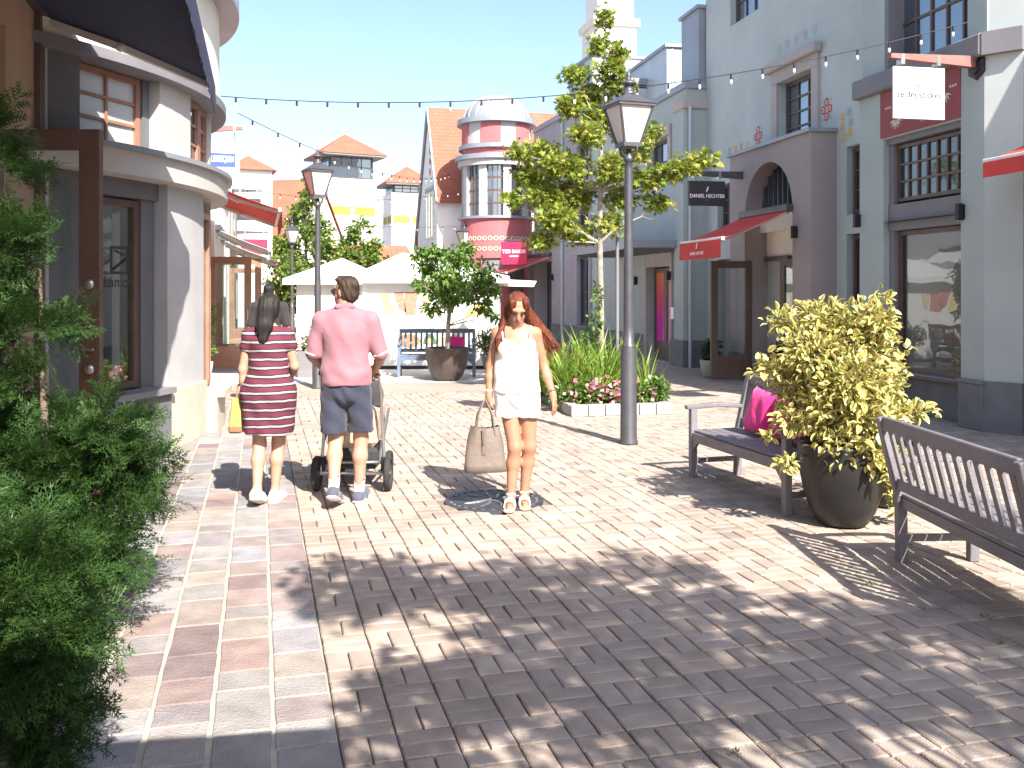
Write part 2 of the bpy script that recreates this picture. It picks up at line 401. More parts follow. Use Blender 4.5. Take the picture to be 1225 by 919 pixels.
for n, (pos, rot) in enumerate(specs):
    if (pos-mhole).length < .40: continue
    k = random.randrange(7); dz = random.gauss(0, .0011); tx, ty = random.gauss(0, .006), random.gauss(0, .006); rz = rot+random.gauss(0, .006)
    if n < 290:
        o = link('paver', vmesh[k], paving); o.location = pos-paving.location+Vector((0, 0, dz)); o.rotation_euler = (tx, ty, rz)
    else:
        M = Matrix.Translation(pos-paving.location+Vector((0, 0, dz))) @ Euler((tx, ty, rz)).to_matrix().to_4x4()
        base = len(V3); V3 += [M @ Vector(v) for v in variants[k][0]]; F3 += [tuple(x+base for x in f) for f in variants[k][1]]
fo = np_mesh('paver_field', np.array([tuple(v) for v in V3]), F3, M_brick, paving); tag(fo, kind='stuff')
# --- granite slab walkway along the left shops
walk = tag(link('granite_walkway', None), kind='structure'); walk.location = G(0, 0)
mb = MB(); mb.add([G(-3.2, B0, -.006)-G0, G(-.004, B0, -.006)-G0, G(-.004, B1, -.006)-G0, G(-3.2, B1, -.006)-G0], [(0, 1, 2, 3)])
mb.build('mortar_bed', M_mortar, walk)
BW = .236
rr = random.Random(5); cnt = 0; V3, F3 = [], []
cand = []
for band in range(12):
    b = 2.0+rr.uniform(0, .3)
    while b < B1-.1:
        L = rr.choice([.2, .24, .28, .33, .4]); L = min(L, B1-b)
        cand.append((band, b, L)); b += L
def slab(band, b, L, seed):
    q = random.Random(seed); g = .010 if band else .008
    x0, x1, y0, y1 = -(band+1)*BW+g, -band*BW-g, b+.005, b+L-.005
    j = lambda: q.uniform(-.004, .004)
    z = q.uniform(0, .004)
    ring = [(x0+j(), y0+j()), ((x0+x1)/2, y0+j()), (x1+j(), y0+j()), (x1+j(), (y0+y1)/2), (x1+j(), y1+j()), ((x0+x1)/2, y1+j()), (x0+j(), y1+j()), (x0+j(), (y0+y1)/2)]
    cx, cy = (x0+x1)/2, (y0+y1)/2
    top = [(cx+(x-cx)*.965, cy+(y-cy)*.965) for x, y in ring]
    V = [U*x+D*y+Vector((0, 0, z+q.uniform(-.0012, .0012))) for x, y in top]+[U*x+D*y+Vector((0, 0, z-.005)) for x, y in ring]+[U*x+D*y+Vector((0, 0, -.03)) for x, y in ring]
    n = 8; F = [tuple(range(n))]+[(n+i, n+(i+1) % n, (i+1) % n, i) for i in range(n)]+[(2*n+i, 2*n+(i+1) % n, n+(i+1) % n, n+i) for i in range(n)]
    return V, F
def vis(c):
    p = G(-(c[0]+.5)*BW, c[1]+c[2]/2); return (0 if abs(p.x) < .56*p.y and p.y > 3.1 else 1, p.length)
cand.sort(key=vis)
for n, c in enumerate(cand):
    V, F = slab(*c, n)
    if n < 280: np_mesh('paving_slab', np.array([tuple(v) for v in V]), F, M_slab, walk)
    else:
        base = len(V3); V3 += V; F3 += [tuple(x+base for x in f) for f in F]
tag(np_mesh('slab_field', np.array([tuple(v) for v in V3]), F3, M_slab, walk), kind='stuff')
# --- pale cross band of small setts in front of the tent
M_sett = mat('setts', (.50, .49, .48), .85, .2, 2.5, .6, 45)
mb = MB(); mb.add([G(-1.6, 17.6, .004), G(6.0, 15.9, .004), G(6.3, 19.6, .004), G(-1.9, 21.0, .004)], [(0, 1, 2, 3)])
tag(mb.build('sett_crossing', M_sett), kind='structure')
mb = MB(); mb.b2((-4, -.07, -.01), (8, .07, .005)); o = mb.build('drain_strip', mat('drain', (.30, .26, .24), .8, .2, 20, .3, 80)); o.location = G(0, 11.9); o.rotation_euler = (0, 0, STREET-R(9)); tag(o, kind='structure')
# --- manhole cover
M_iron = mat('cast_iron', (.075, .075, .085), .5, .3, 9, .25, 80, metal=.5)
M_ironl = mat('worn_iron', (.24, .24, .26), .4, .3, 12, .25, 80, metal=.6)
mh = thing('manhole_cover', 'round dark cast iron manhole cover set in the brick paving', 'manhole cover', mhole)
MB().lathe([(0, -.03), (.395, -.03), (.395, .006), (.36, .008), (.36, .003), (.33, .003), (.33, .007), (0, .007)], n=40, smooth=False).build('cover', M_iron, mh)
for k in range(28):
    a = 2*math.pi*k/28; mb = MB(); mb.box((.345*math.cos(a), .345*math.sin(a), .006), (.022, .03, .006), Matrix.Rotation(a, 3, 'Z')); mb.build('stud', M_ironl, mh)
for k in range(10):
    a = 2*math.pi*k/10+.2; mb = MB(); mb.tube([(.03*math.cos(a), .03*math.sin(a), .009), (.16*math.cos(a+.5), .16*math.sin(a+.5), .010), (.27*math.cos(a+.35), .27*math.sin(a+.35), .009)], [.012, .017, .006], 5); mb.build('relief', M_ironl, mh)
# ================================================================ shared materials for buildings
M_mint = mat('mint_plaster', (.36, .41, .395), .85, .07, 1.3, .12, 110)
M_mintl = mat('pale_mint_plaster', (.42, .465, .455), .85, .07, 1.3, .12, 110)
M_taupe = mat('taupe_plaster', (.30, .265, .26), .85, .08, 1.3, .12, 110)
M_taupel = mat('pale_taupe_trim', (.40, .355, .34), .85, .08, 2, .1, 110)
M_grey = mat('grey_trim', (.185, .18, .195), .75, .08, 3, .1, 90)
M_plinth = mat('plinth_stone', (.15, .155, .17), .7, .14, 4, .2, 60)
M_dred = mat('dark_red_plaster', (.27, .07, .075), .85, .08, 2, .1, 100)
M_cream = mat('cream_plaster', (.78, .74, .64), .85, .06, 1.5, .1, 100)
M_white = mat('white_plaster', (.80, .79, .77), .85, .05, 1.5, .1, 100)
M_yellow = mat('yellow_panel', (.34, .29, .055), .8, .06, 3, .08, 80)
M_brown = mat('brown_paint', (.105, .068, .055), .45, .15, 6, .12, 40)
M_brownl = mat('wood_paint', (.30, .155, .105), .5, .15, 6, .12, 40)
M_black = mat('black_metal', (.022, .022, .025), .4, .1, 8, .05, 60, metal=.3)
M_dgrey = mat('lamp_grey', (.085, .085, .097), .42, .12, 7, .08, 60, metal=.35)
M_zinc = mat('zinc', (.42, .45, .49), .45, .1, 1.2, .06, 30, metal=.25)
M_zincd = mat('zinc_dark', (.27, .29, .33), .5, .1, 1.2, .06, 30, metal=.25)
M_redcloth = mat('red_canvas', (.56, .05, .042), .85, .12, 3, .2, 240)
M_redcloth2 = mat('faded_red_canvas', (.42, .06, .06), .85, .12, 3, .2, 240)
M_navy = mat('navy_canvas', (.028, .034, .085), .85, .15, 3, .2, 240)
M_whitecloth = mat('white_canvas', (.82, .82, .80), .8, .06, 3, .15, 200)
M_ivory = mat('awning_arm', (.70, .68, .64), .4, .05, 5, .0)
M_steel = mat('steel', (.55, .55, .55), .3, .08, 5, 0, metal=.9)
M_signw = mat('sign_white', (.85, .85, .85), .5, .03, 5, 0)
M_ink = mat('sign_ink', (.03, .03, .04), .6, .05, 5, 0)
M_inkg = mat('sign_grey_ink', (.13, .13, .14), .6, .05, 5, 0)
M_pinksign = mat('sign_pink_red', (.62, .015, .075), .5, .03, 5, 0)
M_blue = mat('sign_blue', (.035, .09, .30), .5, .05, 5, 0)
M_paintred = mat('wall_paint_red', (.42, .075, .085), .85, .1, 6, 0)
M_paintcream = mat('wall_paint_cream', (.66, .60, .44), .85, .1, 6, 0)
M_paintgrey = mat('wall_paint_grey', (.36, .40, .39), .85, .1, 6, 0)
M_paintochre = mat('wall_paint_ochre', (.60, .44, .16), .85, .1, 6, 0)
M_tile = tilemat('roof_tile', (.36, .118, .072), .17, .13, .72)
M_skyglass = mirror_glass('sky_glass', (.04, .055, .075), .62)
M_darkglass = mirror_glass('dark_glass', (.022, .025, .028), .40)
M_litglass = mirror_glass('bright_glass', (.52, .52, .49), .6)  # pale base colour paints in the reflection of a sunlit building
M_glass = clear_glass('clear_glass', .10)
M_milk = mat('milk_glass', (.80, .78, .74), .35, .05, 5, 0)
M_stringb = mat('bulb_glass', (.75, .75, .72), .15, .05, 5, 0)
FR = Facade((5.6, 11.1), (-.191, .982))

def wall_lamp(f, s, o, z, label, group='box sconces on the right hand shop fronts'):
    r = thing('wall_lamp', label, 'wall lamp', f.pt(s, o, z), f.rz, group)
    MB().b2((-.04, .0, -.09), (.04, .02, .09)).build('back_plate', M_black, r)
    MB().b2((-.035, .02, -.105), (.035, .09, .105)).build('housing', M_black, r, .006)
    MB().b2((-.025, .03, -.109), (.025, .08, -.104)).build('lens', M_milk, r)
    return r
def awning(f, s0, s1, o0, zw, p, zf, m, name, label, val=.22, arms=2, group=None, cloth_t=.006, text=None, cassette=M_dgrey, tipside=0):
    r = thing(name, label, 'awning', f.pt((s0+s1)/2, o0, zw), f.rz, group)
    hs = (s1-s0)/2; dz = zf-zw
    n = 14; V, F = [], []
    for i in range(n+1):
        t = i/n; V += [(-hs, .06+t*(p-.06), dz*t-.02*math.sin(math.pi*t)), (hs, .06+t*(p-.06), dz*t-.02*math.sin(math.pi*t))]
    for i in range(n): F.append((2*i, 2*i+1, 2*i+3, 2*i+2))
    k = len(V); V += [(x, y, z-cloth_t) for x, y, z in V]; F += [tuple(q+k for q in f_[::-1]) for f_ in F]
    for i in range(n): F += [(2*i, 2*i+2, 2*i+2+k, 2*i+k), (2*i+1, 2*i+1+k, 2*i+3+k, 2*i+3)]
    np_mesh('canopy_cloth', np.array(V), F, m, r)
    V, F = [], []; nn = max(8, int((s1-s0)*8))
    for i in range(nn+1):
        x = -hs+2*hs*i/nn; wv = .004*math.sin(i*1.9); 
        V += [(x, p+.045, dz-.015), (x, p+.05+wv, dz-.015-val*.5), (x, p+.05+wv*1.6, dz-.015-val-.002*math.cos(i*.4))]
    for i in range(nn):
        for j in range(2): F.append((3*i+j, 3*i+3+j, 3*i+4+j, 3*i+1+j))
    kk = len(V); V += [(x, y-.005, z) for x, y, z in V]; F += [tuple(q+kk for q in f_[::-1]) for f_ in F]
    np_mesh('valance', np.array(V), F, m, r, True)
    MB().b2((-hs-.03, 0, -.02), (hs+.03, .12, .10)).build('cassette', cassette, r, .01)
    MB().b2((-hs-.02, p-.02, dz-.04), (hs+.02, p+.04, dz+.025)).build('front_bar', M_ivory, r, .008)
    for sgn in ((-1, 1) if arms == 2 else (1,)):
        mb = MB(); x = sgn*(hs-.12)
        el = (x-sgn*.35, p*.5, dz*.45-.09)
        mb.bar((x, .06, -.04), el, .05, .06); mb.bar(el, (x, p-.01, dz-.03), .045, .055); mb.ell(el, (.045, .045, .045), 8)
        mb.build('folding_arm', M_ivory, r)
    return r
def hang_sign(f, s, o0, o1, z0, z1, th, m, name, label, bracket_m, bz, reach0=0.):
    """sign board hung square to the facade under a wall bracket; returns root with local x out from the wall"""
    r = thing(name, label, 'sign', f.pt(s, 0, bz), f.rz+math.pi/2)       # local x = outward, local y = -along
    mb = MB(); L = o1+.05
    mb.add([(reach0, -.045, -.02), (L, -.045, .05), (L, .045, .05), (reach0, .045, -.02), (reach0, -.045, .12), (L, -.045, .10), (L, .045, .10), (reach0, .045, .12)], [(0, 1, 2, 3), (4, 7, 6, 5), (0, 4, 5, 1), (1, 5, 6, 2), (2, 6, 7, 3), (3, 7, 4, 0)])
    mb.build('bracket', bracket_m, r)
    MB().lathe([(0, 0), (.16, 0), (.16, .02), (.10, .04), (.10, .06), (0, .06)], n=6, smooth=False).build('wall_rosette', M_black, r).rotation_euler = (0, R(90), 0)
    for q in (.15, .85):
        x = o0+(o1-o0)*q; mb = MB(); mb.tube([(x, 0, .02), (x, 0, z1-bz-.03)], .012, 6); mb.box((x, 0, .04), (.05, .10, .12)); mb.build('hanger', M_steel, r)
    bd = MB().b2((o0, -th/2, z0-bz), (o1, th/2, z1-bz)).build('board', m, r, .004)
    return r, bd
# ================================================================ building with bay window and chamfered corner (right)
fs, fz = FR.s, FR.z
r1 = FR.root('corner_shop', 'pale green corner shop with dark red panel under a tall upper window', 'building')
sA, sB, sC = 0., .42, 2.06; sD = 2.66
zl = 4.72
# ground pier/bay: openings: shop window, multi pane window, red panel niche
wall(r1, 'wall', M_mint, sA, sD, .55, 4.45, 0, 5.0, [(sB, sC, .55, 2.62, .30), (sB, sC, 2.62, 3.78, .22)], .25)
wall(r1, 'upper_wall', M_mint, sA+.0, sD, zl+.0, 8.6, -.04, 5.0, [(.35, 2.1, zl, 7.4, .35)], .35)
MB().b2((sA-.04, -1.0, 4.45), (sD+.06, .10, zl)).build('ledge', M_grey, r1, .02)
mb = MB(); mb.b2((sA-.03, -1.0, 0), (sB+.0, .05, .56)); mb.b2((sC-.02, -1, 0), (sD+.02, .05, .56)); mb.b2((sB, -1, 0), (sC-.02, -.20, .50)); mb.build('plinth', M_plinth, r1, .01)
MB().b2((sA-.04, -.9, .56), (sB+.01, .065, .60)).build('plinth_cap', M_grey, r1)
MB().b2((sB, -.24, .50), (sC, -.05, .56)).build('window_sill', M_grey, r1, .01)
MB().b2((sB+.0, -.06, 3.80), (sC+.06, .012, 4.44)).build('red_panel', M_dred, r1)
mb = MB(); mb.b2((sB+.002, -.25, 2.50), (sC-.002, -.07, 2.86)); mb.b2((sB+.002, -.25, 3.70), (sC-.002, -.05, 3.79)); mb.b2((sC-.12, -.25, .56), (sC-.003, -.09, 2.5)); mb.b2((sC-.12, -.25, 2.86), (sC-.003, -.085, 3.7)); mb.build('window_surround', M_grey, r1)
window(r1, sB+.01, sC-.12, 2.90, 3.68, -.13, 7, 3, M_brown, M_darkglass, .05, .028)
window(r1, sB+.01, sC-.12, .56, 2.49, -.15, 1, 1, M_brown, M_darkglass, .06, .03, name='shop_window')
window(r1, .38, 2.08, zl+.02, 7.3, -.26, 5, 4, M_brown, M_skyglass, .05, .035)
MB().b2((2.02, -.30, zl), (2.10, -.05, 7.4)).build('reveal_panel', M_grey, r1)
# painted sprigs on the red panel
for (cx, cz) in ((1.75, 4.02), (1.15, 4.02), (.72, 4.16)):
    mb = MB()
    for k in range(-3, 4):
        a = R(-90+k*24); mb.plate([(cx+.02*math.cos(a), cz+.02*math.sin(a)), (cx+.08*math.cos(a-.16), cz+.08*math.sin(a-.16)), (cx+.15*math.cos(a), cz+.15*math.sin(a)), (cx+.08*math.cos(a+.16), cz+.08*math.sin(a+.16))], .012, .015)
    mb.build('painted_sprig', M_paintcream, r1)
mb = MB()
for cx, cz in ((.5, 4.22), (.55, 4.22), (.60, 4.22), (1.98, 4.2), (1.93, 4.2), (1.88, 4.2)): mb.box((cx, .014, cz), (.028, .004, .028), Matrix.Rotation(R(45), 3, 'Y'))
mb.build('painted_dots', M_paintcream, r1)
# chamfered corner running to the right, then the dark arcade
c0 = FR.pt(0); cdir = Vector((.72, -.69, 0)).normalized()
FC = Facade(c0+cdir*.62, -cdir)     # local x back towards the pier, local y to the street
def to_local(root, p):
    return Matrix.Rotation(-root.rotation_euler.z, 3, 'Z') @ (Vector(p)-root.location)
def quadwall(root, name, m, a, b, z0, z1, th=.3):
    a, b = to_local(root, a), to_local(root, b); t = (b-a).normalized(); n = Vector((-t.y, t.x, 0))*th
    mb = MB(); mb.prism([(a.x, a.y), (b.x, b.y), (b.x+n.x, b.y+n.y), (a.x+n.x, a.y+n.y)], z0, z1); return mb.build(name, m, root)
e0 = c0+cdir*.42
quadwall(r1, 'corner_wall', M_mintl, c0+Vector((.0, .0, 0)), e0, .60, 4.45)
quadwall(r1, 'corner_plinth', M_plinth, c0-Vector((.03, .02, 0)), e0-Vector((.03, .03, 0)), 0, .60)
quadwall(r1, 'corner_wall', M_mintl, c0+Vector((.03, .03, 0)), e0+Vector((.03, .03, 0)), zl, 8.6)
quadwall(r1, 'ledge', M_grey, c0-Vector((.07, .07, 0)), e0-Vector((.05, .07, 0)), 4.45, zl)
# neighbouring arcade with red awning, going on past the camera on the right
r0 = FR.root('arcade_building', 'dark arcade wing beside the pale green corner shop', 'building', -1.0)
F0 = FR.moved(-1.0)
wall(r0, 'wall', M_mintl, -16, -.15, 2.9, 5.4, -.55, 5.0)
mb = MB()
wall(r0, 'back_wall', M_taupe, -16, .5, 0, 2.9, -2.8, 2.0)
for k, s in enumerate((-4.2, -8.0, -12.0)): MB().b2((s-.3, -1.0, 0), (s+.3, -.56, 2.9)).build('pillar', M_mintl, r0)
MB().b2((-16, -2.8, 2.86), (.3, -.56, 2.895)).build('soffit', M_grey, r0)
fa = FR.moved(-1.9)
awning(FR, -4.6, -.55, -.55, 3.52, .95, 3.12, M_redcloth, 'awning', 'bright red awning at the dark arcade beside the green corner shop', .17)
# hanging sign: white board with grey lettering
sgs = fs(1166, .02)
r, bd = hang_sign(FR, .12, .45, 1.12, fz(1100, 140, .8)-.02, fz(1100, 80, .8), .035, M_signw, 'hanging_sign', 'square white hanging sign with thin grey lettering on a rust brown bracket', mat('bracket_brown', (.27, .115, .10), .6, .15, 8, .1, 40), fz(1120, 68, .8))
bd.name = 'board'
zb = (fz(1100, 140, .8)+fz(1100, 80, .8))/2-fz(1120, 68, .8)
text_mesh('lettering', 'seidensticker', .112, M_ink, r, (.785, .0195, zb-.03), (R(90), 0, R(180)), .001, bold=.0015)
text_mesh('lettering', 's.', .09, M_ink, r, (.785, .0195, zb+.08), (R(90), 0, R(180)), .001, bold=.001)
mb = MB(); mb.tube([(.02, 0, .10), (.02, -.2, .16), (.12, -.42, .20)], .018, 6); mb.tube([(.10, -.40, .19), (.18, -.56, .25)], [.03, .042], 8); mb.build('spotlight', M_black, r)
wall_lamp(FR, fs(1152), 0, fz(1152, 254), 'black box sconce on the pier between shop window and chamfered corner')
wall_lamp(FR, fs(1028), 0, fz(1028, 264), 'black box sconce on the green pier next to the narrow window recess')

# ================================================================ main pale green building with arched portal
r2 = FR.root('portal_building', 'tall pale green building with taupe arched portal and painted ornaments', 'building', 2.66)
F2 = FR.moved(2.66); o2 = -.35
S = lambda px, o=0.: F2.s(px, o)
Zf = lambda px, py, o=0.: F2.z(px, py, o)
ws0, ws1 = S(973, o2), S(932, o2); wz0, wz1 = 4.25, Zf(973, 82, o2)
ps0, ps1 = S(970, .1), S(873, .1); pz = 4.2
ns0, ns1 = ps1+1.0, ps1+1.62
send = 6.55
wall(r2, 'wall', M_mintl, 0, send, 0, 8.9, o2, 6.0, [(.28, .95, .5, 2.55), (.28, .95, 2.85, 3.92), (ws0, ws1, wz0, wz1), (ns0, ns1, 2.95, 3.85), (ns0, ns1, 0.02, 2.3), (4.0, 5.3, 7.0, 8.3)], .22)
window(r2, .30, .93, .52, 2.53, o2-.1, 1, 2, M_brown, M_darkglass)
window(r2, .30, .93, 2.87, 3.90, o2-.1, 2, 3, M_brown, M_darkglass)
window(r2, ws0+.01, ws1-.01, wz0, wz1-.01, o2-.13, 3, 4, M_brown, M_skyglass, .06, .03)
window(r2, ns0+.01, ns1-.01, 2.96, 3.84, o2-.12, 2, 3, M_brown, M_darkglass)
window(r2, 4.01, 5.29, 7.01, 8.29, o2-.12, 3, 3, M_brown, M_skyglass)
MB().b2((ns0+.01, o2-.2, .03), (ns1-.01, o2-.14, 2.29)).build('side_door', M_taupe, r2)
# window surround with heavy lintel
mb = MB(); mb.b2((ws0-.22, o2, wz0-.05), (ws0-.005, o2+.05, wz1)); mb.b2((ws1+.005, o2, wz0-.05), (ws1+.22, o2+.05, wz1)); mb.b2((ws0-.22, o2, wz1+.004), (ws1+.22, o2+.055, wz1+.22)); mb.build('window_surround', M_taupel, r2)
MB().b2((ws0-.30, o2, wz1+.22), (ws1+.34, o2+.16, wz1+.38)).build('lintel', M_taupel, r2, .02)
mb = MB()
for k in range(5):
    cx = ws0-.05+k*.32; cz = wz1+.62
    for a in (60, 90, 120): mb.plate([(cx, cz-.08), (cx+.10*math.cos(R(a))-.02, cz+.0), (cx+.16*math.cos(R(a)), cz+.13*math.sin(R(a))), (cx+.10*math.cos(R(a))+.03, cz+.0)], o2+.003, o2+.005)
mb.build('painted_frieze', M_paintgrey, r2)
# portal block with an arched opening
a0, a1 = S(948, .1), S(891, .1); zs = 3.0; arad = (a1-a0)/2; acx = (a0+a1)/2
NA = 20
arch = [(acx+arad*math.cos(math.pi*i/NA), zs+arad*math.sin(math.pi*i/NA)*1.0) for i in range(NA+1)]
def arch_wall(y):
    outer = []
    fs_ = []
    vs = []
    # left jamb, right jamb, spandrels as strips to the top
    q = [((ps0, 0), (a0, 0), (a0, zs), (ps0, zs)), ((a1, 0), (ps1, 0), (ps1, zs), (a1, zs)), ((ps0, zs), (a0, zs), (a0, pz), (ps0, pz)), ((a1, zs), (ps1, zs), (ps1, pz), (a1, pz))]
    for c in q: vs += [(x, y, z) for x, z in c]; n = len(vs); fs_.append((n-4, n-3, n-2, n-1))
    for i in range(NA):
        (x0, z0), (x1, z1) = arch[i], arch[i+1]
        vs += [(x0, y, z0), (x0, y, pz), (x1, y, pz), (x1, y, z1)]; n = len(vs); fs_.append((n-4, n-3, n-2, n-1))
    return vs, fs_
mb = MB(); yf, yb = .1, o2-.001
mb.add(*arch_wall(yf))
prev = [(a0, 0), (a0, zs)][::-1]
loop = [(a1, 0)]+arch+[(a0, 0)]
for i in range(len(loop)-1):
    (x0, z0), (x1, z1) = loop[i], loop[i+1]; mb.add([(x0, yf, z0), (x1, yf, z1), (x1, yb-.3, z1), (x0, yb-.3, z0)], [(0, 1, 2, 3)])
for x in (ps0, ps1): mb.add([(x, yf, 0), (x, yb, 0), (x, yb, pz), (x, yf, pz)], [(0, 1, 2, 3)])
mb.add([(ps0, yf, pz), (ps1, yf, pz), (ps1, yb, pz), (ps0, yb, pz)], [(0, 1, 2, 3)])
me = bpy.data.meshes.new('portal'); me.from_pydata(mb.v, [], mb.f); me.materials.append(M_taupe); portal = link('portal', me, r2)
MB().b2((ps0-.05, o2, pz), (ps1+.05, .16, pz+.06)).build('portal_coping', M_zincd, r2)
MB().plate([(a1, zs+.02)]+[(acx+arad*.99*math.cos(math.pi*i/NA), zs+.02+arad*.99*math.sin(math.pi*i/NA)) for i in range(NA+1)]+[(a0, zs+.02)], o2+.12, o2+.10).build('fanlight_glass', M_darkglass, r2)
for k in range(1, 10):
    x = a0+(a1-a0)*k/10; zt = zs+.05+math.sqrt(max(0, arad**2-(x-acx)**2))
    MB().b2((x-.018, o2+.12, zs), (x+.018, o2+.16, zt)).build('fanlight_bar', M_dgrey, r2)
MB().b2((a0, o2-.02, 2.72), (a1, o2+.15, 3.02)).build('transom_beam', M_cream, r2)
MB().b2((a0+.01, o2-.02, 2.28), (a1-.01, o2+.02, 2.72)).build('transom_panel', M_cream, r2)
MB().b2((a0+.9, o2+.02, 2.2), (a1-.01, o2+.07, 2.28)).build('door_head', M_brown, r2)
MB().b2((a0+.01, o2-1.6, .01), (a1-.01, o2-1.5, 2.28)).build('shop_interior', M_taupe, r2)
def door_leaf(root, p, ang, w, z0, z1, fm, gmat, st=.12, bot=.32, name='door_leaf', handle=True):
    d = link(name, None, root); d.location = p; d.rotation_euler = (0, 0, ang)
    mb = MB(); t = .025
    mb.b2((0, -t, z0), (st, t, z1)); mb.b2((w-st, -t, z0), (w, t, z1)); mb.b2((st, -t, z0), (w-st, t, z0+bot)); mb.b2((st, -t, z1-st), (w-st, t, z1))
    mb.build('door_frame', fm, d)
    MB().b2((st, -.006, z0+bot), (w-st, .006, z1-st)).build('pane', gmat, d)
    if handle:
        mb = MB(); mb.tube([(w-st/2, -.03, 1.0), (w-st/2, -.07, 1.0), (w-st/2, -.07, 1.28), (w-st/2, -.03, 1.28)], .012, 6); mb.build('handle', M_steel, d)
    return d
door_leaf(r2, (a1-.03, -.02, 0), R(90), .80, .04, 2.2, M_brown, M_glass, .13, .42)
door_leaf(r2, (a0+.05, o2+.03, 0), R(12), .85, .04, 2.2, M_brown, M_glass, .12, .42)
mb = MB(); mb.b2((a0+.3, o2-1.2, 0), (a1-.4, o2-.8, .95)); mb.build('shop_counter', M_grey, r2)
mb = MB(); mb.b2((ps0-.02, o2, 0), (a0-.003, .125, .5)); mb.b2((a1+.003, o2, 0), (ps1+.02, .125, .5)); mb.build('plinth', M_plinth, r2)
mb = MB(); mb.b2((0, o2, 0), (.27, o2+.03, .5)); mb.b2((.96, o2, 0), (ps0-.03, o2+.03, .5)); mb.b2((ns1+.01, o2, 0), (send, o2+.03, .52)); mb.build('plinth', M_plinth, r2)
MB().b2((ps0+.18, .10, 1.28), (ps0+.36, .112, 1.50)).build('notice_plate', mat('notice', (.75, .72, .5), .5, .1, 5, 0), r2)
# painted ornaments: red quatrefoils, ochre sprigs
def quatrefoil(cx, cz, r, y):
    mb = MB()
    for k in range(4):
        a = math.pi/2*k; mb.plate([(cx+r*.62*math.cos(a)+r*.44*math.cos(2*math.pi*i/14), cz+r*.72*math.sin(a)+r*.44*math.sin(2*math.pi*i/14)) for i in range(14)], y+.001+.0004*k, y+.003+.0004*k)
    mb.build('painted_flower', M_paintred, r2)
    mb = MB()
    for k in range(4):
        a = math.pi/2*k; q = [(cx+r*.62*math.cos(a)+r*.24*math.cos(2*math.pi*i/12), cz+r*.72*math.sin(a)+r*.24*math.sin(2*math.pi*i/12)) for i in range(12)]
        mb.plate(q, y+.005, y+.006)
    mb.build('painted_petal', M_paintcream, r2)
    mb = MB()
    for k in range(4):
        a = math.pi/2*k; q = [(cx+r*.62*math.cos(a)+r*.13*math.cos(2*math.pi*i/10), cz+r*.72*math.sin(a)+r*.13*math.sin(2*math.pi*i/10)) for i in range(10)]
        mb.plate(q, y+.007, y+.008)
    mb.build('painted_petal_heart', M_paintred, r2)
    mb = MB()
    for k in range(4):
        a = math.pi/4+math.pi/2*k; mb.box((cx+r*1.15*math.cos(a), y+.003, cz+r*1.25*math.sin(a)), (.05, .003, .05), Matrix.Rotation(R(45), 3, 'Y'))
    mb.build('painted_dots', M_paintgrey, r2)
quatrefoil(S(989, o2), Zf(989, 131, o2), .165, o2); quatrefoil(S(907, o2), Zf(907, 163, o2), .165, o2); quatrefoil(S(836.5, o2)-.15, Zf(836, 180, o2), .14, o2)
for (px, py, mm) in ((1008, 140, 0), (1008, 152, 0), (1010, 164, 0), (1016, 134, 1), (1018, 146, 1), (1017, 158, 0), (880, 178, 0), (887, 176, 1), (894, 173, 0), (873, 181, 1)):
    cx, cz = S(px, o2), Zf(px, py, o2); mb = MB()
    for a in (40, 100, 160, 220, 280, 340): mb.plate([(cx, cz), (cx+.06*math.cos(R(a-22)), cz+.06*math.sin(R(a-22))), (cx+.10*math.cos(R(a)), cz+.10*math.sin(R(a))), (cx+.06*math.cos(R(a+22)), cz+.06*math.sin(R(a+22)))], o2+.003, o2+.005)
    mb.build('painted_sprig', (M_paintochre, M_paintgrey)[mm], r2)
wall_lamp(F2, S(953, .1), .1, Zf(953, 278, .1), 'black box sconce on the taupe portal beside the arched doorway')
aw = awning(F2, a0+.0, a1, .1, 3.0, 1.22, 2.52, M_redcloth, 'awning', 'red awning with small white lettering over the arched portal', .30)
text_mesh('lettering', 'DANIEL HECHTER', .075, M_signw, aw, (.0, 1.315, -.70), (R(90), 0, R(180)), .001)
mb = MB(); mb.plate([(.035, -.62), (.01, -.62), (-.035, -.52), (-.01, -.52)], 1.31, 1.316); mb.build('emblem', M_signw, aw)
sg, bd = hang_sign(F2, ps1-.55, .45, 1.15, Zf(838, 248, .8), Zf(838, 219, .8), .06, M_ink, 'hanging_sign', 'black hanging sign with bold white lettering beside the arched portal', M_dgrey, Zf(850, 211, .8), .1)
zc = (Zf(838, 248, .8)+Zf(838, 219, .8))/2-Zf(850, 211, .8)
text_mesh('lettering', 'DANIEL HECHTER', .092, M_signw, sg, (.80, .032, zc-.05), (R(90), 0, R(180)), .001, xs=.92, bold=.002)
text_mesh('lettering', 'PARIS', .035, M_inkg, sg, (.80, .032, zc-.13), (R(90), 0, R(180)), .001)
mb = MB(); mb.plate([(.83, zc+.03), (.805, zc+.03), (.77, zc+.12), (.795, zc+.12)], .031, .034); mb.build('emblem', M_signw, sg)
mb = MB(); mb.tube([(.04, .0, .05), (.04, -.22, .10)], .016, 6); mb.tube([(.04, -.2, .09), (.08, -.36, .15)], .035, 8); mb.build('spotlight', M_black, sg)

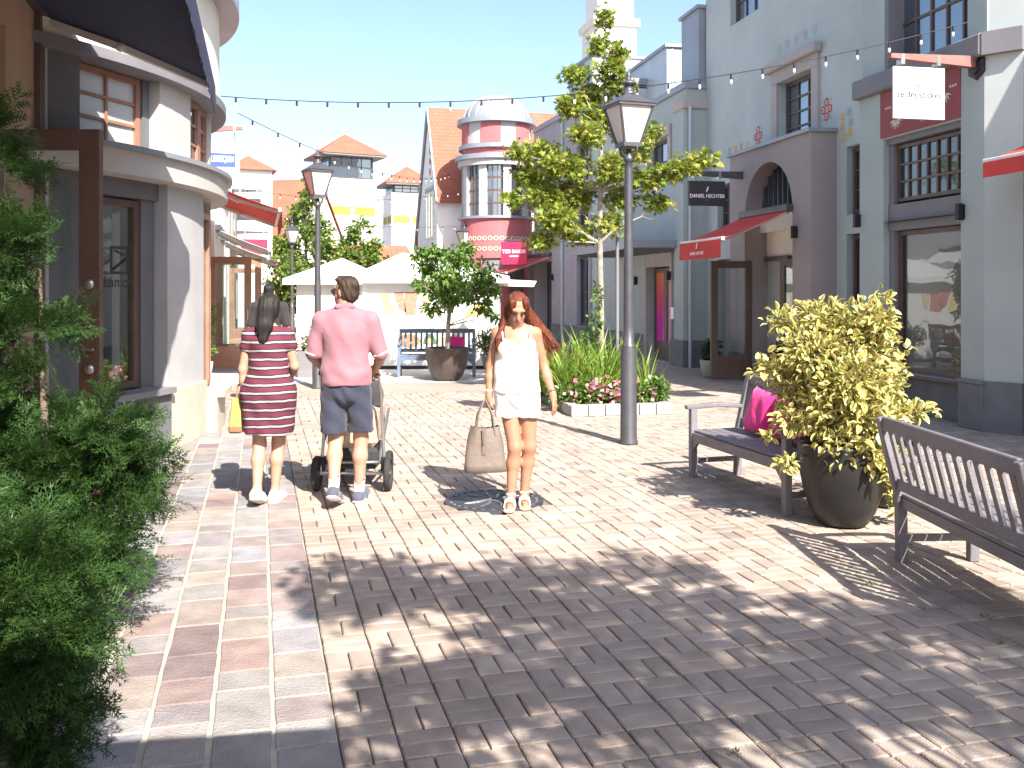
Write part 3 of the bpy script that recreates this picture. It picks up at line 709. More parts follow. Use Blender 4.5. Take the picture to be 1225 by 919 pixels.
# ================================================================ lower green building with canopy and pink doors
r3 = FR.root('canopy_building', 'low pale green building with flat canopy over orange and pink glass doors', 'building', 9.2)
F3 = FR.moved(9.2); o3 = .1
S = lambda px, o=o3: F3.s(px, o)
Zf = lambda px, py, o=o3: F3.z(px, py, o)
d0, d1 = S(803), S(775); dz = 2.2
u0, u1 = S(800), S(776)
wall(r3, 'wall', M_mint, 0, 4.2, 0, 6.0, o3, 6.0, [(d0, d1, .02, dz, .3), (u0, u1, 4.15, 5.15, .22)], .25)
window(r3, u0+.01, u1-.01, 4.16, 5.14, o3-.13, 3, 2, M_brown, M_skyglass)
mb = MB(); mb.b2((u0-.2, o3, 4.05), (u0-.004, o3+.04, 5.15)); mb.b2((u1+.004, o3, 4.05), (u1+.2, o3+.04, 5.15)); mb.b2((u0-.2, o3, 5.154), (u1+.2, o3+.06, 5.38)); mb.build('window_surround', M_taupel, r3)
MB().b2((-.05, -1, 6.0), (4.2, o3+.06, 6.14)).build('coping', M_zincd, r3)
mb = MB(); mb.b2((-.08, -.8, 5.55), (.55, o3+.12, 5.78)); mb.build('pier_cornice', M_taupel, r3, .02)
MB().b2((-.03, -.8, 0), (.50, o3+.08, 5.55)).build('corner_pier', M_mint, r3)
mb = MB(); mb.b2((-.045, -.8, 0), (d0-.15, o3+.095, .58)); mb.b2((d1+.15, o3, 0), (4.2, o3+.03, .58)); mb.build('plinth', M_plinth, r3)
mb = MB(); mb.b2((d0-.14, o3, .0), (d0-.002, o3+.05, dz+.3)); mb.b2((d1+.002, o3, 0), (d1+.14, o3+.05, dz+.3)); mb.b2((d0-.002, o3, dz), (d1+.002, o3+.052, dz+.32)); mb.build('door_surround', M_taupel, r3)
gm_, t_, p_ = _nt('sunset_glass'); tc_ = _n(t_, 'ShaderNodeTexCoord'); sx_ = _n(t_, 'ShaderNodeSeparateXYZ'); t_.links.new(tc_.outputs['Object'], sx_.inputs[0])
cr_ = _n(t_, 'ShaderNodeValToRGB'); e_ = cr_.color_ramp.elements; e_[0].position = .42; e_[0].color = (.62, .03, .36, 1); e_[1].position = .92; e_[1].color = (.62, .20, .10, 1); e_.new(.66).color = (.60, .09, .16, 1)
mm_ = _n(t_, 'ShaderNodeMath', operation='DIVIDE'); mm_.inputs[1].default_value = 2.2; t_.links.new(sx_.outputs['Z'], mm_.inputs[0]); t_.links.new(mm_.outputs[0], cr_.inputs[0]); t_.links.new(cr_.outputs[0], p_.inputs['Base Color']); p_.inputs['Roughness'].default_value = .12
hw = (d1-d0)/2-.02
for k in range(2):
    dl = door_leaf(r3, (d0+.02+k*hw, o3-.18, 0), 0, hw, .03, dz-.03, M_brown, gm_, .10, .42, 'door_leaf')
    if k == 0: pass
can = thing('entrance_canopy', 'flat dark metal canopy over the orange and pink doors', 'canopy', FR.pt(9.2+.35, o3, 2.5), FR.rz)
MB().b2((.0, .0, .08), (4.4, 1.25, .26)).build('slab', M_zincd, can, .01)
for k in range(9): MB().b2((.2+k*.5, .05, .0), (.24+k*.5, 1.2, .08)).build('rib', M_grey, can)
mb = MB(); mb.b2((-.02, 1.25, .05), (4.42, 1.29, .28)); mb.build('fascia', M_zincd, can)
mb = MB(); mb.tube([(-.12, .06, 0), (-.12, .06, 2.5), (-.12, .06, 5.6)], .04, 8); o = mb.build('drain_pipe', M_zinc, r3)
MB().b2((d0-.42, o3+.095, 1.02), (d0-.24, o3+.105, 1.28)).build('notice_plate', M_signw, r3)
wall_lamp(F3, S(806), o3+.08, Zf(806, 330), 'black box sconce beside the orange and pink doors under the canopy')
wall_lamp(F3, S(762), o3, Zf(762, 336), 'black box sconce beyond the orange and pink doors')
# zinc roof boxes
zr = FR.root('zinc_penthouse', 'pale zinc clad roof box on the low green building', 'roof box', 12.0)
zr.location.z = 6.0
MB().b2((0, -4.0, 0), (5.5, -.5, 1.62)).build('cladding', M_zinc, zr)
for k in range(7): MB().b2((-.02, -3.95+k*.55, 0), (.0, -3.92+k*.55, 1.62)).build('standing_seam', M_zinc, zr)
MB().b2((-.06, -4.05, 1.62), (5.55, -.44, 1.70)).build('roof_edge', M_zincd, zr)
zr2 = FR.root('zinc_dormer', 'narrow zinc dormer at the far end of the tall green building', 'roof box', 9.25)
zr2.location.z = 6.0
MB().b2((0, -1.6, 0), (1.0, -.2, 1.75)).build('cladding', M_zincd, zr2)
MB().b2((-.05, -1.65, 1.75), (1.05, -.14, 1.82)).build('roof_edge', M_zincd, zr2)
# ================================================================ grey building further along, up to the round red tower
P4 = FR.pt(13.4, .1); F4 = Facade(P4, (-.26, .966))
r4 = F4.root('grey_shop_building', 'grey lilac shop building with tall narrow windows between the canopy and the round tower', 'building')
M_lilac = mat('lilac_plaster', (.33, .315, .34), .85, .08, 1.3, .1, 100)
q0, q1 = F4.s(706), F4.s(692); h0, h1 = F4.s(662), F4.s(634)
wall(r4, 'wall', M_mintl, 0, q0-.15, 0, 6.9, 0, 6)
wall(r4, 'wall', M_lilac, q0-.15, 8.2, 0, 7.0, .06, 6, [(q0, q1, .6, 2.6), (q0, q1, 2.95, 4.0), (h0, h1, .02, 2.6, .6), (q0, q1, 4.8, 5.9), (h0+.1, h1-.1, 4.6, 6.0)], .2)
window(r4, q0+.01, q1-.01, .61, 2.59, -.06, 2, 2, M_dgrey, M_darkglass); window(r4, q0+.01, q1-.01, 2.96, 3.99, -.06, 2, 2, M_dgrey, M_darkglass)
window(r4, q0+.01, q1-.01, 4.81, 5.89, -.06, 2, 2, M_brown, M_skyglass); window(r4, h0+.11, h1-.11, 4.61, 5.99, -.06, 3, 2, M_brown, M_skyglass)
window(r4, h0+.02, h1-.02, .03, 2.58, -.4, 4, 1, M_brown, M_darkglass, name='shop_front')
mb = MB(); mb.b2((0, -1, 7.0), (8.2, .12, 7.16)); mb.build('coping', M_zincd, r4)
mb = MB(); mb.b2((0, 0, 0), (q0-.16, .04, .58)); mb.b2((q0-.15, .06, 0), (h0-.05, .10, .58)); mb.build('plinth', M_plinth, r4)
mb = MB(); mb.tube([(F4.s(676), .1, 0), (F4.s(676), .1, 6.9)], .045, 8); mb.build('drain_pipe', M_zinc, r4)
wall_lamp(F4, F4.s(664), .06, F4.z(664, 332), 'black box sconce beside the dark shop front next to the round tower')
awning(F4, h0, h1+.1, .06, 2.75, 1.5, 2.2, M_redcloth2, 'awning', 'faded red awning over the dark shop front next to the round tower', .15)
zd = F4.root('zinc_dormer', 'zinc dormer on the grey building behind the maple', 'roof box', 3.6); zd.location.z = 7.0
MB().b2((0, -3, 0), (2.2, -.4, 1.6)).build('cladding', M_zinc, zd); MB().b2((-.06, -3.05, 1.6), (2.26, -.34, 1.68)).build('roof_edge', M_zincd, zd)
window(zd, .3, 1.9, .2, 1.4, -.38, 2, 1, M_brown, M_skyglass)
# tall white tower behind
tw = thing('white_tower', 'tall slender white tower with stepped cornice rising behind the green building', 'tower', (4.6, 44.5, 0), R(14))
MB().b2((-1.0, -1.0, 0), (1.0, 1.0, 13.9)).build('lower_shaft', M_white, tw)
MB().b2((-1.14, -1.14, 13.9), (1.14, 1.14, 14.25)).build('cornice', M_cream, tw)
MB().b2((-.86, -.86, 14.25), (.86, .86, 18.5)).build('upper_shaft', M_white, tw)
for x in (-.8, -.3, .3, .8): MB().b2((x-.10, -.93, 14.25), (x+.10, -.855, 18)).build('pilaster', M_cream, tw)
MB().b2((-1.1, -1.1, 18.5), (1.1, 1.1, 18.9)).build('cornice', M_cream, tw)
# ================================================================ round corner shop on the left
M_lgrey = mat('cool_grey_render', (.40, .40, .41), .85, .08, 2.5, .25, 130)
M_dkrender = mat('dark_grey_render', (.13, .13, .14), .8, .1, 2, .15, 90)
M_sand = mat('sandstone', (.50, .45, .37), .85, .1, 3, .2, 80)
M_offw = mat('off_white_render', (.46, .43, .41), .85, .06, 1.5, .12, 100)
CC = Vector((-7.9, 10.6, 0))
rd = thing('round_corner_shop', 'round corner shop with grey pillar, curved ledge and brown framed windows', 'building', CC)
def arc(name, m, ra, rb, a0, a1, z0, z1, n=None, parent=None):
    n = n or max(3, int(abs(a1-a0)/3)); mb = MB(); a0, a1 = R(a0), R(a1)
    mb.lathe([(ra, z0), (rb, z0)], n=n, a0=a0, a1=a1, smooth=False); mb.lathe([(rb, z0), (rb, z1)], n=n, a0=a0, a1=a1)
    mb.lathe([(rb, z1), (ra, z1)], n=n, a0=a0, a1=a1, smooth=False); mb.lathe([(ra, z1), (ra, z0)], n=n, a0=a0, a1=a1)
    for a in (a0, a1): mb.add([(ra*math.cos(a), ra*math.sin(a), z0), (rb*math.cos(a), rb*math.sin(a), z0), (rb*math.cos(a), rb*math.sin(a), z1), (ra*math.cos(a), ra*math.sin(a), z1)], [(0, 1, 2, 3)])
    me = bpy.data.meshes.new(name); me.from_pydata(mb.v, [], mb.f); me.update(); me.polygons.foreach_set('use_smooth', [False]*len(me.polygons))
    bm = bmesh.new(); bm.from_mesh(me); bmesh.ops.remove_doubles(bm, verts=bm.verts, dist=1e-5); bmesh.ops.recalc_face_normals(bm, faces=bm.faces)
    for f in bm.faces: f.smooth = abs(f.normal.z) < .5
    for e in bm.edges:
        if len(e.link_faces) == 2 and e.calc_face_angle(0) > .6: e.smooth = False
    bm.to_mesh(me); bm.free(); me.materials.append(m); return link(name, me, parent or rd)
def chord_window(a0, a1, z0, z1, rad, cols, rows, fm, gmat, name='window', **kw):
    p0 = Vector((rad*math.cos(R(a0)), rad*math.sin(R(a0)), 0)); p1 = Vector((rad*math.cos(R(a1)), rad*math.sin(R(a1)), 0))
    L = (p1-p0).length; w_ = window(rd, 0, L, z0, z1, 0, cols, rows, fm, gmat, name=name, **kw)
    d = (p1-p0); w_.location = p1; w_.rotation_euler = (0, 0, math.atan2(-d.y, -d.x)); return w_
# ground storey
arc('pillar', M_lgrey, 3.9, 4.30, -9, 5, .62, 2.80)
arc('pillar_base', M_sand, 3.88, 4.34, -9.3, 5.3, 0, .62)
arc('pillar', M_dkrender, 3.9, 4.24, -30, -23.5, 0, 2.80); arc('pillar', M_lgrey, 3.9, 4.28, 21, 32, 0, 2.8)
arc('pillar', M_dkrender, 3.9, 4.26, -60, -44, 0, 2.80)
arc('back_wall', M_dkrender, 3.0, 3.1, -75, 75, 0, 5.0)
arc('base_sill', M_dkrender, 3.8, 4.36, -23.5, -9.3, 0, .60); arc('sill_cap', M_grey, 3.8, 4.42, -23.5, -9.3, .60, .66)
arc('base_sill', M_sand, 3.8, 4.45, 5.3, 40, 0, .42); arc('sill_cap', M_sand, 3.8, 4.53, 5.3, 40, .42, .50)
arc('window_jamb', M_dkrender, 3.9, 4.15, -12.4, -9, .66, 2.80)
arc('lower_lintel', M_dkrender, 3.9, 4.2, -60, 40, 2.62, 2.80)
chord_window(-22.9, -12.6, .68, 2.60, 4.13, 1, 1, M_brown, clear_glass('reflecting_glass', .3), 'shop_window', fw=.07)
chord_window(5.4, 13, .52, 2.60, 4.28, 1, 1, M_brownl, M_darkglass, 'shop_window', fw=.07); chord_window(13.2, 20.8, .52, 2.60, 4.28, 1, 1, M_brownl, M_darkglass, 'shop_window', fw=.07)
arc('ledge', M_offw, 3.7, 4.48, -70, 60, 2.80, 3.03, 60); arc('ledge_cap', M_zincd, 3.7, 4.54, -70, 60, 3.03, 3.08, 60)
# upper storey
arc('pillar', M_offw, 3.9, 4.30, -11, -1.5, 3.08, 3.86); arc('pillar', M_dkrender, 3.9, 4.28, -34, -25.6, 3.08, 3.86)
arc('window_jamb', M_dkrender, 3.9, 4.18, -12.6, -11, 3.08, 3.86); arc('pillar', M_offw, 3.9, 4.28, 13, 60, 3.08, 3.86)
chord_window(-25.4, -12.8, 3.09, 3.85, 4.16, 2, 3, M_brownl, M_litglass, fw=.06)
chord_window(-1.3, 5.8, 3.09, 3.85, 4.24, 1, 3, M_brownl, M_darkglass, fw=.06); chord_window(6, 12.8, 3.09, 3.85, 4.24, 1, 3, M_brownl, M_darkglass, fw=.06)
arc('soffit_ring', M_grey, 3.7, 4.46, -75, 70, 3.86, 3.96, 60)
arc('drum', M_cream, 3.9, 4.38, -75, 75, 3.96, 5.12, 70)
arc('roof_edge', M_zincd, 3.0, 4.62, -75, 75, 5.12, 5.28, 70)
MB().lathe([(4.55, 5.28), (3.2, 6.1), (.05, 6.6)], n=48).build('roof', M_zinc, rd)
# shop interior seen through the glass
si = MB(); si.b2((3.0, -1.45, .66), (3.05, -.6, 2.6)); si.build('display_back', M_white, rd)
pcl = [(.55, .03, .04), (.60, .42, .10), (.12, .10, .10), (.62, .58, .50), (.35, .05, .06), (.15, .3, .12), (.7, .65, .6)]
for k in range(26):
    m_ = mat('display_%d' % (k % 7), pcl[k % 7], .7, .2, 12, .2, 50)
    a = R(random.uniform(-21, -14.5)); rr_ = random.uniform(3.35, 3.95); z = .8+1.05*(k/26)+random.uniform(-.05, .05)
    mb = MB(); mb.box((rr_*math.cos(a), rr_*math.sin(a), z), (random.uniform(.06, .16), random.uniform(.06, .16), random.uniform(.05, .15)), Euler((random.random(), random.random(), random.random()*3)).to_matrix()); mb.build('display_item', m_, rd, .012)
for (a, z) in ((-15.2, 2.35), (-15.0, 2.12), (-14.6, 1.9)):
    mb = MB(); mb.tube([(3.9*math.cos(R(a)), 3.9*math.sin(R(a)), z-.07), (3.88*math.cos(R(a-.8)), 3.88*math.sin(R(a-.8)), z+.06)], .075, 14); mb.build('paper_lantern', mat('paper', (.75, .68, .58), .8, .1, 8, .1, 40), rd)
# lettering on the glass: black emblem and word
ga = R(-17.4); gl = link('glass_lettering', None, rd); gl.location = (4.165*math.cos(ga), 4.165*math.sin(ga), 1.98); gl.rotation_euler = (0, 0, R(-17.7))
mb = MB()
for (x0, x1, z0, z1) in ((-.13, .13, .11, .14), (-.13, .13, -.14, -.11), (-.13, -.10, -.11, .11), (.10, .13, -.11, .11)): mb.b2((0, x0, z0), (.003, x1, z1))
mb.bar((.0015, -.10, -.10), (.0015, .10, .02), .003, .05, (1, 0, 0)); mb.bar((.0015, -.06, .10), (.0015, .06, .05), .003, .04, (1, 0, 0)); mb.build('emblem', M_ink, gl)
text_mesh('lettering', 'Lamon', .16, M_ink, gl, (.002, .0, -.22), (R(90), 0, R(90)), .001)
# ================================================================ near shop on the left with navy awning and open glass door
FL1 = Facade((-4.27, 8.5), (.26, -.966))
r1l = FL1.root('navy_awning_shop', 'brown rendered shop with dark grid window under the navy awning', 'building')
M_tanr = mat('tan_render', (.40, .27, .19), .85, .1, 1.5, .15, 90)
wall(r1l, 'wall', M_tanr, .12, 9.0, 0, 4.4, 0, 4.0, [(1.25, 2.8, 2.85, 3.75), (2.1, 3.6, .05, 2.66, .5), (4.3, 7.5, .5, 2.6)], .22)
window(r1l, 1.26, 2.79, 2.86, 3.74, -.10, 6, 4, M_brown, M_darkglass, .05, .03)
window(r1l, 4.31, 7.49, .51, 2.59, -.10, 3, 1, M_brown, M_darkglass)
MB().b2((-.06, -.6, 0), (.12, .06, 4.4)).build('pilaster', M_offw, r1l); MB().b2((.12, -.0, 0), (.30, .05, 4.4)).build('pilaster', M_brown, r1l)
MB().b2((.3, .0, 0), (1.6, .05, .5)).build('plinth', M_sand, r1l)
# big open glass door
dr = thing('glass_door', 'open dark brown glass shop door with round lock plates', 'door', (-3.66, 6.5, 0), 0)
mb = MB(); DW = .81
mb.b2((-.02, -.03, .12), (.12, .03, 2.80)); mb.b2((DW-.145, -.03, .12), (DW, .03, 2.80)); mb.b2((.12, -.03, 2.66), (DW-.145, .03, 2.80)); mb.b2((.12, -.03, .12), (DW-.145, .03, .70)); mb.build('door_frame', M_brownl if False else mat('door_brown', (.10, .055, .042), .45, .15, 6, .12, 40), dr, .004)
MB().b2((.12, -.006, .70), (DW-.145, .006, 2.66)).build('pane', M_glass, dr)
for z in (1.73, 1.14):
    mb = MB(); mb.lathe([(0, .0), (.035, 0), (.035, .012), (.022, .02), (0, .02)], n=16); o = mb.build('lock_plate', M_steel, dr); o.location = (DW-.07, -.03, z); o.rotation_euler = (R(90), 0, 0)
mb = MB(); mb.tube([(DW-.10, -.03, 1.28), (DW-.10, -.08, 1.28), (DW-.02, -.085, 1.28)], .011, 6); mb.build('handle', M_steel, dr)
# navy awning
awning(FL1, 0.0, 5.6, 0, 4.14, 1.46, 3.63, M_navy, 'awning', 'navy blue awning over the shop with the open glass door', .28)
# ================================================================ shop row on the left behind the round shop
FL = Facade((-3.75, 10.4), (.26, -.966))         # s negative = further up the street
def Lb(y): return -(y-10.4)/.966                  # street depth y -> s
r3l = FL.root('cream_shop', 'cream shop with red awning and brown glass doors past the round corner shop', 'building', Lb(19.5))
f3l = FL.moved(Lb(19.5)); 
wall(r3l, 'wall', M_cream, 0, 4.6, 0, 6.2, -.12, 5, [(.4, 1.5, .03, 2.4, .4), (2.0, 4.2, .5, 2.5), (.6, 1.5, 3.6, 4.8), (2.4, 3.6, 3.6, 4.8)], .2)
window(r3l, .61, 1.49, 3.61, 4.79, -.25, 2, 3, M_brownl, M_skyglass); window(r3l, 2.41, 3.59, 3.61, 4.79, -.25, 2, 3, M_brownl, M_skyglass)
window(r3l, 2.01, 4.19, .51, 2.49, -.25, 2, 1, M_brownl, M_darkglass)
MB().b2((-.1, -5, 6.2), (4.7, .1, 6.45)).build('cornice', M_cream, r3l)
awning(f3l, .3, 4.3, -.12, 3.5, 1.35, 3.02, M_redcloth, 'awning', 'red awning on the cream shop past the round corner shop', .26)
r, bd = hang_sign(f3l, 2.6, -.06, .56, at(262, 205, 16.9).z, at(262, 168, 16.9).z, .05, M_signw, 'hanging_sign', 'white hanging sign with blue and white lettered panel on a red bracket', mat('bracket_brown', (.27, .115, .10)), at(262, 156, 16.9).z)
r.rotation_euler.z = f3l.rz+math.pi/2
zz = at(262, 190, 16.9).z-at(262, 156, 16.9).z
# camera side of this board is local -y
MB().b2((-.05, -.030, zz-.13), (.49, -.026, zz+.12)).build('blue_panel', M_blue, r)
text_mesh('lettering', 'VILEBREQUIN', .155, M_signw, r, (.225, -.0315, zz+.01), (R(90), 0, R(0)), .001, xs=.50, bold=.004)
r4l = FL.root('white_shop', 'white shop with pale awnings and open brown doors in the left row', 'building', Lb(27))
f4l = FL.moved(Lb(27))
wall(r4l, 'wall', M_white, 0, 7.7, 0, 4.3, 0, 5, [(1.2, 2.3, .03, 2.4, .4), (3.0, 5.0, .5, 2.5), (5.6, 6.8, .03, 2.4, .4)], .2)
window(r4l, 3.01, 4.99, .51, 2.49, -.12, 2, 1, M_brownl, M_darkglass); window(r4l, 1.21, 2.29, .04, 2.39, -.3, 2, 1, M_brownl, M_darkglass); window(r4l, 5.61, 6.79, .04, 2.39, -.3, 2, 1, M_brownl, M_darkglass)
MB().b2((-.1, -5, 4.3), (7.8, .12, 4.5)).build('cornice', M_cream, r4l)
for (s0_, s1_, zw, lab) in ((5.2, 7.4, 2.95, 'white awning over the open brown doors of the white shop'), (2.6, 4.9, 2.85, 'white awning over the shop window of the white shop')):
    awning(f4l, s0_, s1_, 0, zw, 1.1, zw-.42, M_whitecloth, 'awning', lab, .14)
dl = thing('shop_door', 'open brown glass door leaf of the white shop', 'door', f4l.pt(7.05, .0), f4l.rz+R(90)); door_leaf(dl, (0, 0, 0), 0, .95, .05, 2.35, M_brownl, M_glass, .14, .45)
dl = thing('shop_door', 'open brown glass door leaf of the cream shop below the red awning', 'door', f3l.pt(.25, -.1), f3l.rz+R(84)); door_leaf(dl, (0, 0, 0), 0, .85, .05, 2.35, M_brownl, M_glass, .14, .45)
r5l = FL.root('ochre_canopy_shop', 'white shop with ochre awning and dark sign in the left row', 'building', Lb(38))
f5l = FL.moved(Lb(38))
wall(r5l, 'wall', M_offw, 0, 11, 0, 4.6, .05, 6, [(1, 3, .5, 2.5), (4.5, 6.0, .03, 2.5, .4), (7.5, 10, .5, 2.5), (5, 6, 3.2, 4.2), (8, 9, 3.2, 4.2)], .2)
for q in ((1, 3, .5, 2.5), (7.5, 10, .5, 2.5), (4.5, 6.0, .03, 2.5), (5, 6, 3.2, 4.2), (8, 9, 3.2, 4.2)): window(r5l, q[0]+.01, q[1]-.01, q[2]+.01, q[3]-.01, -.08, 2, 1, M_brownl, M_darkglass)
awning(f5l, 7.3, 10.3, .05, 3.0, 1.4, 2.55, mat('ochre_canvas', (.60, .38, .16), .85, .1, 3, .2, 200), 'awning', 'ochre awning in the left row beyond the white awnings', .15)
awning(f5l, 3.6, 6.6, .05, 3.0, 1.4, 2.55, M_whitecloth, 'awning', 'white awning beyond the ochre awning in the left row', .15)
dl = thing('shop_door', 'open brown glass door leaf beyond the white awnings', 'door', f5l.pt(10.6, .05), f5l.rz+R(90)); door_leaf(dl, (0, 0, 0), 0, .9, .05, 2.3, M_brownl, M_glass, .14, .45)
r, bd = hang_sign(f5l, 6.5, .15, .95, 4.0, 4.75, .08, M_ink, 'hanging_sign', 'small dark hanging sign in the left row beyond the red awning', M_dgrey, 4.95)
r, bd = hang_sign(f5l, 2.0, .2, 1.2, 3.0, 3.6, .08, M_pinksign, 'hanging_sign', 'small pink hanging sign in the left row near the trees', M_dgrey, 3.8)
# ================================================================ roofs, towers and gables in the distance
def hip_roof(root, hx, hy, z, h, m, ov=.4, rh=0., name='roof'):
    mb = MB(); a, b = hx+ov, hy+ov
    mb.add([(-a, -b, z), (a, -b, z), (a, b, z), (-a, b, z), (-rh, 0, z+h), (rh, 0, z+h)], [(0, 1, 5, 4), (1, 2, 5), (2, 3, 4, 5), (3, 0, 4), (3, 2, 1, 0)])
    return mb.build(name, m, root, uv=lambda c, n: ((c.x if abs(n.y) > abs(n.x) else c.y), math.hypot(c.z, (c.y if abs(n.y) > abs(n.x) else c.x))))
wh = thing('hip_roof_house', 'small white house with a pink hipped tile roof behind the left shop row', 'house', at(297, 345, 42)*1.0, R(20)); wh.location.z = 0
MB().b2((-.95, -.95, 0), (.95, .95, 6.9)).build('wall', M_white, wh); hip_roof(wh, .95, .95, 6.9, .75, M_tile, .2)
for x in (-.7, .2): window(wh, x, x+.45, 5.6, 6.4, .96, 2, 2, M_grey, M_skyglass)
oh = thing('orange_roof_house', 'house with a long steep orange tile roof behind the left trees', 'house', (-12.9, 50, 0), R(-14))
MB().add([(-1.9, 0, 0), (1.4, 0, 0), (1.4, 6, 0), (-1.9, 6, 0), (-1.9, 0, 4.5), (1.4, 0, 4.5), (1.4, 6, 4.5), (-1.9, 6, 4.5), (-1.9, 3, 7.7), (1.4, 3, 7.7)], [(0, 1, 5, 4), (1, 2, 6, 9, 5), (2, 3, 7, 6), (3, 0, 4, 8, 7)]).build('wall', M_cream, oh)
uvr = lambda c, n: (c.x, math.hypot(c.y, c.z))
mb = MB(); mb.add([(-2.1, -.4, 4.3), (1.5, -.4, 4.3), (1.5, 3, 7.85), (-2.1, 3, 7.85), (-2.1, 6.4, 4.3), (1.5, 6.4, 4.3), (-2.1, -.4, 4.15), (1.5, -.4, 4.15)], [(0, 1, 2, 3), (3, 2, 5, 4), (0, 6, 7, 1)]); mb.build('roof', M_tile, oh, uv=uvr)
for x in (-1.4, .2): window(oh, x, x+.8, 2.4, 3.6, .03, 2, 2, M_brownl, M_skyglass)
def lookout_tower(loc, rz, hw, zb, lab, apex):
    t = thing('lookout_tower', lab, 'tower', loc, rz)
    zt = apex-1.55
    MB().b2((-hw, -hw, 0), (hw, hw, zb-1.9)).build('shaft', M_white, t)
    MB().b2((-hw-.06, -hw-.06, zb-1.9), (hw+.06, hw+.06, zb-1.78)).build('string_course', M_cream, t)
    MB().b2((-hw+.02, -hw+.02, zb-1.78), (hw-.02, hw-.02, zb-.98)).build('frieze', M_white, t)
    for (ax, sg_) in ((0, -1), (1, 1), (1, -1)):
        for k in range(2):
            c0_, c1_ = -hw+.15+k*hw, -.12+k*hw
            mb = MB()
            if ax == 0: mb.b2((c0_, sg_*(hw-.01), zb-1.66), (c1_, sg_*(hw+.0), zb-1.1))
            else: mb.b2((sg_*(hw-.01), c0_, zb-1.66), (sg_*(hw+.0), c1_, zb-1.1))
            mb.build('yellow_panel', M_yellow, t)
    MB().b2((-hw-.06, -hw-.06, zb-.98), (hw+.06, hw+.06, zb-.86)).build('string_course', M_cream, t)
    MB().b2((-hw+.03, -hw+.03, zb-.86), (hw-.03, hw-.03, zb+.55)).build('upper_shaft', M_white, t)
    MB().b2((-hw-.02, -hw-.02, zb+.55), (hw+.02, hw+.02, zb+.66)).build('gallery_sill', M_cream, t)
    q = hw-.22
    MB().b2((-q+.05, -q+.05, zb+.66), (q-.05, q-.05, zt)).build('gallery_core', M_dkrender, t)
    window(t, -q, q, zb+.66, zt, -q+.06, 4, 2, M_dgrey, M_skyglass, .12, .07, name='gallery_window')
    for sgn in (1, -1):
        g_ = window(t, -q+.07, q-.07, zb+.66, zt, 0, 4, 2, M_dgrey, M_skyglass, .12, .07, name='gallery_window'); g_.rotation_euler = (0, 0, R(90)*sgn); g_.location = (sgn*(q-.06), 0, 0) if sgn == 1 else (-(q-.06), 0, 0)
        if sgn == 1: g_.location = (q, 0, 0)
        else: g_.location = (-q, 0, 0)
    hip_roof(t, hw, hw, zt+.001, apex-zt, M_tile, .55)
    MB().b2((-hw-.5, -hw-.5, zt-.12), (hw+.5, hw+.5, zt)).build('eaves', M_grey, t)
    return t
lookout_tower((-10.9, 61, 0), R(28), 1.62, 8.0, 'larger white lookout tower with yellow panels and red pyramid roof', 11.75)
lookout_tower((-8.35, 74, 0), R(20), 1.55, 8.4, 'smaller white lookout tower with yellow panels, beside the gabled house', 11.35)
# sloping orange roof at the foot of the towers
fo_ = thing('orange_gable_house', 'low house with orange gable roof below the white towers', 'house', (-8.6, 56, 0), R(30))
mb = MB(); mb.prism([(-2.2, -2), (2.2, -2), (2.2, 2), (-2.2, 2)], 0, 2.6); mb.build('wall', M_cream, fo_)
mb = MB(); mb.add([(-2.5, -2.3, 2.5), (2.5, -2.3, 2.5), (2.5, 0, 4.3), (-2.5, 0, 4.3), (-2.5, 2.3, 2.5), (2.5, 2.3, 2.5)], [(0, 1, 2, 3), (3, 2, 5, 4), (0, 3, 4), (1, 5, 2)]); mb.build('roof', M_tile, fo_, uv=uvr)
# gabled white house beside the round red tower
gh = thing('gabled_house', 'white gabled house with steep orange tile roof beside the round red tower', 'house', at(513, 345, 36.5), 0); gh.location.z = 0
gd = Vector((.965, .262, 0)).normalized(); gn = Vector((gd.y, -gd.x, 0)); gh.rotation_euler = (0, 0, math.atan2(gd.y, gd.x))
# local x = ridge direction, local -y = sunny eaves side
za = 8.75; ze = 5.45
MB().add([(0, -1.75, 0), (0, 2.6, 0), (0, 2.6, 4.2), (0, .0, za-.12), (0, -1.75, ze), (6.5, -1.75, 0), (6.5, 2.6, 0), (6.5, 2.6, 4.2), (6.5, 0, za-.12), (6.5, -1.75, ze)], [(0, 1, 2, 3, 4), (9, 8, 7, 6, 5), (0, 4, 9, 5), (1, 6, 7, 2)]).build('wall', M_white, gh)
mb = MB(); mb.add([(-.05, -2.05, ze-.5), (6.7, -2.05, ze-.5), (6.7, 0, za), (-.05, 0, za), (-.05, 3.0, 3.4), (6.7, 3.0, 3.4)], [(0, 1, 2, 3), (3, 2, 5, 4)]); mb.v += [(x, y, z-.1) for x, y, z in mb.v[:6]]; mb.f += [(6, 9, 8, 7), (9, 10, 11, 8), (0, 3, 9, 6), (3, 4, 10, 9), (0, 6, 7, 1)]; mb.sm += [False]*5
mb.build('roof', M_tile, gh, uv=uvr)
mb = MB(); mb.bar((-.08, -2.05, ze-.58), (-.08, 0, za-.06), .06, .14); mb.bar((-.08, 0, za-.06), (-.08, 3.0, 3.34), .06, .14); mb.build('verge_board', M_zincd, gh)
for k in range(3):
    w_ = MB(); w_.b2((-.04, -1.15+k*.55, 3.6), (-.01, -.75+k*.55, 5.4)); fr_ = w_.build('window', M_cream, gh); MB().b2((-.055, -1.10+k*.55, 3.66), (-.041, -.80+k*.55, 5.34)).build('pane', M_skyglass, fr_)
MB().b2((-.05, -1.25, 5.45), (-.005, .6, 5.6)).build('window_head', M_paintgrey, gh)
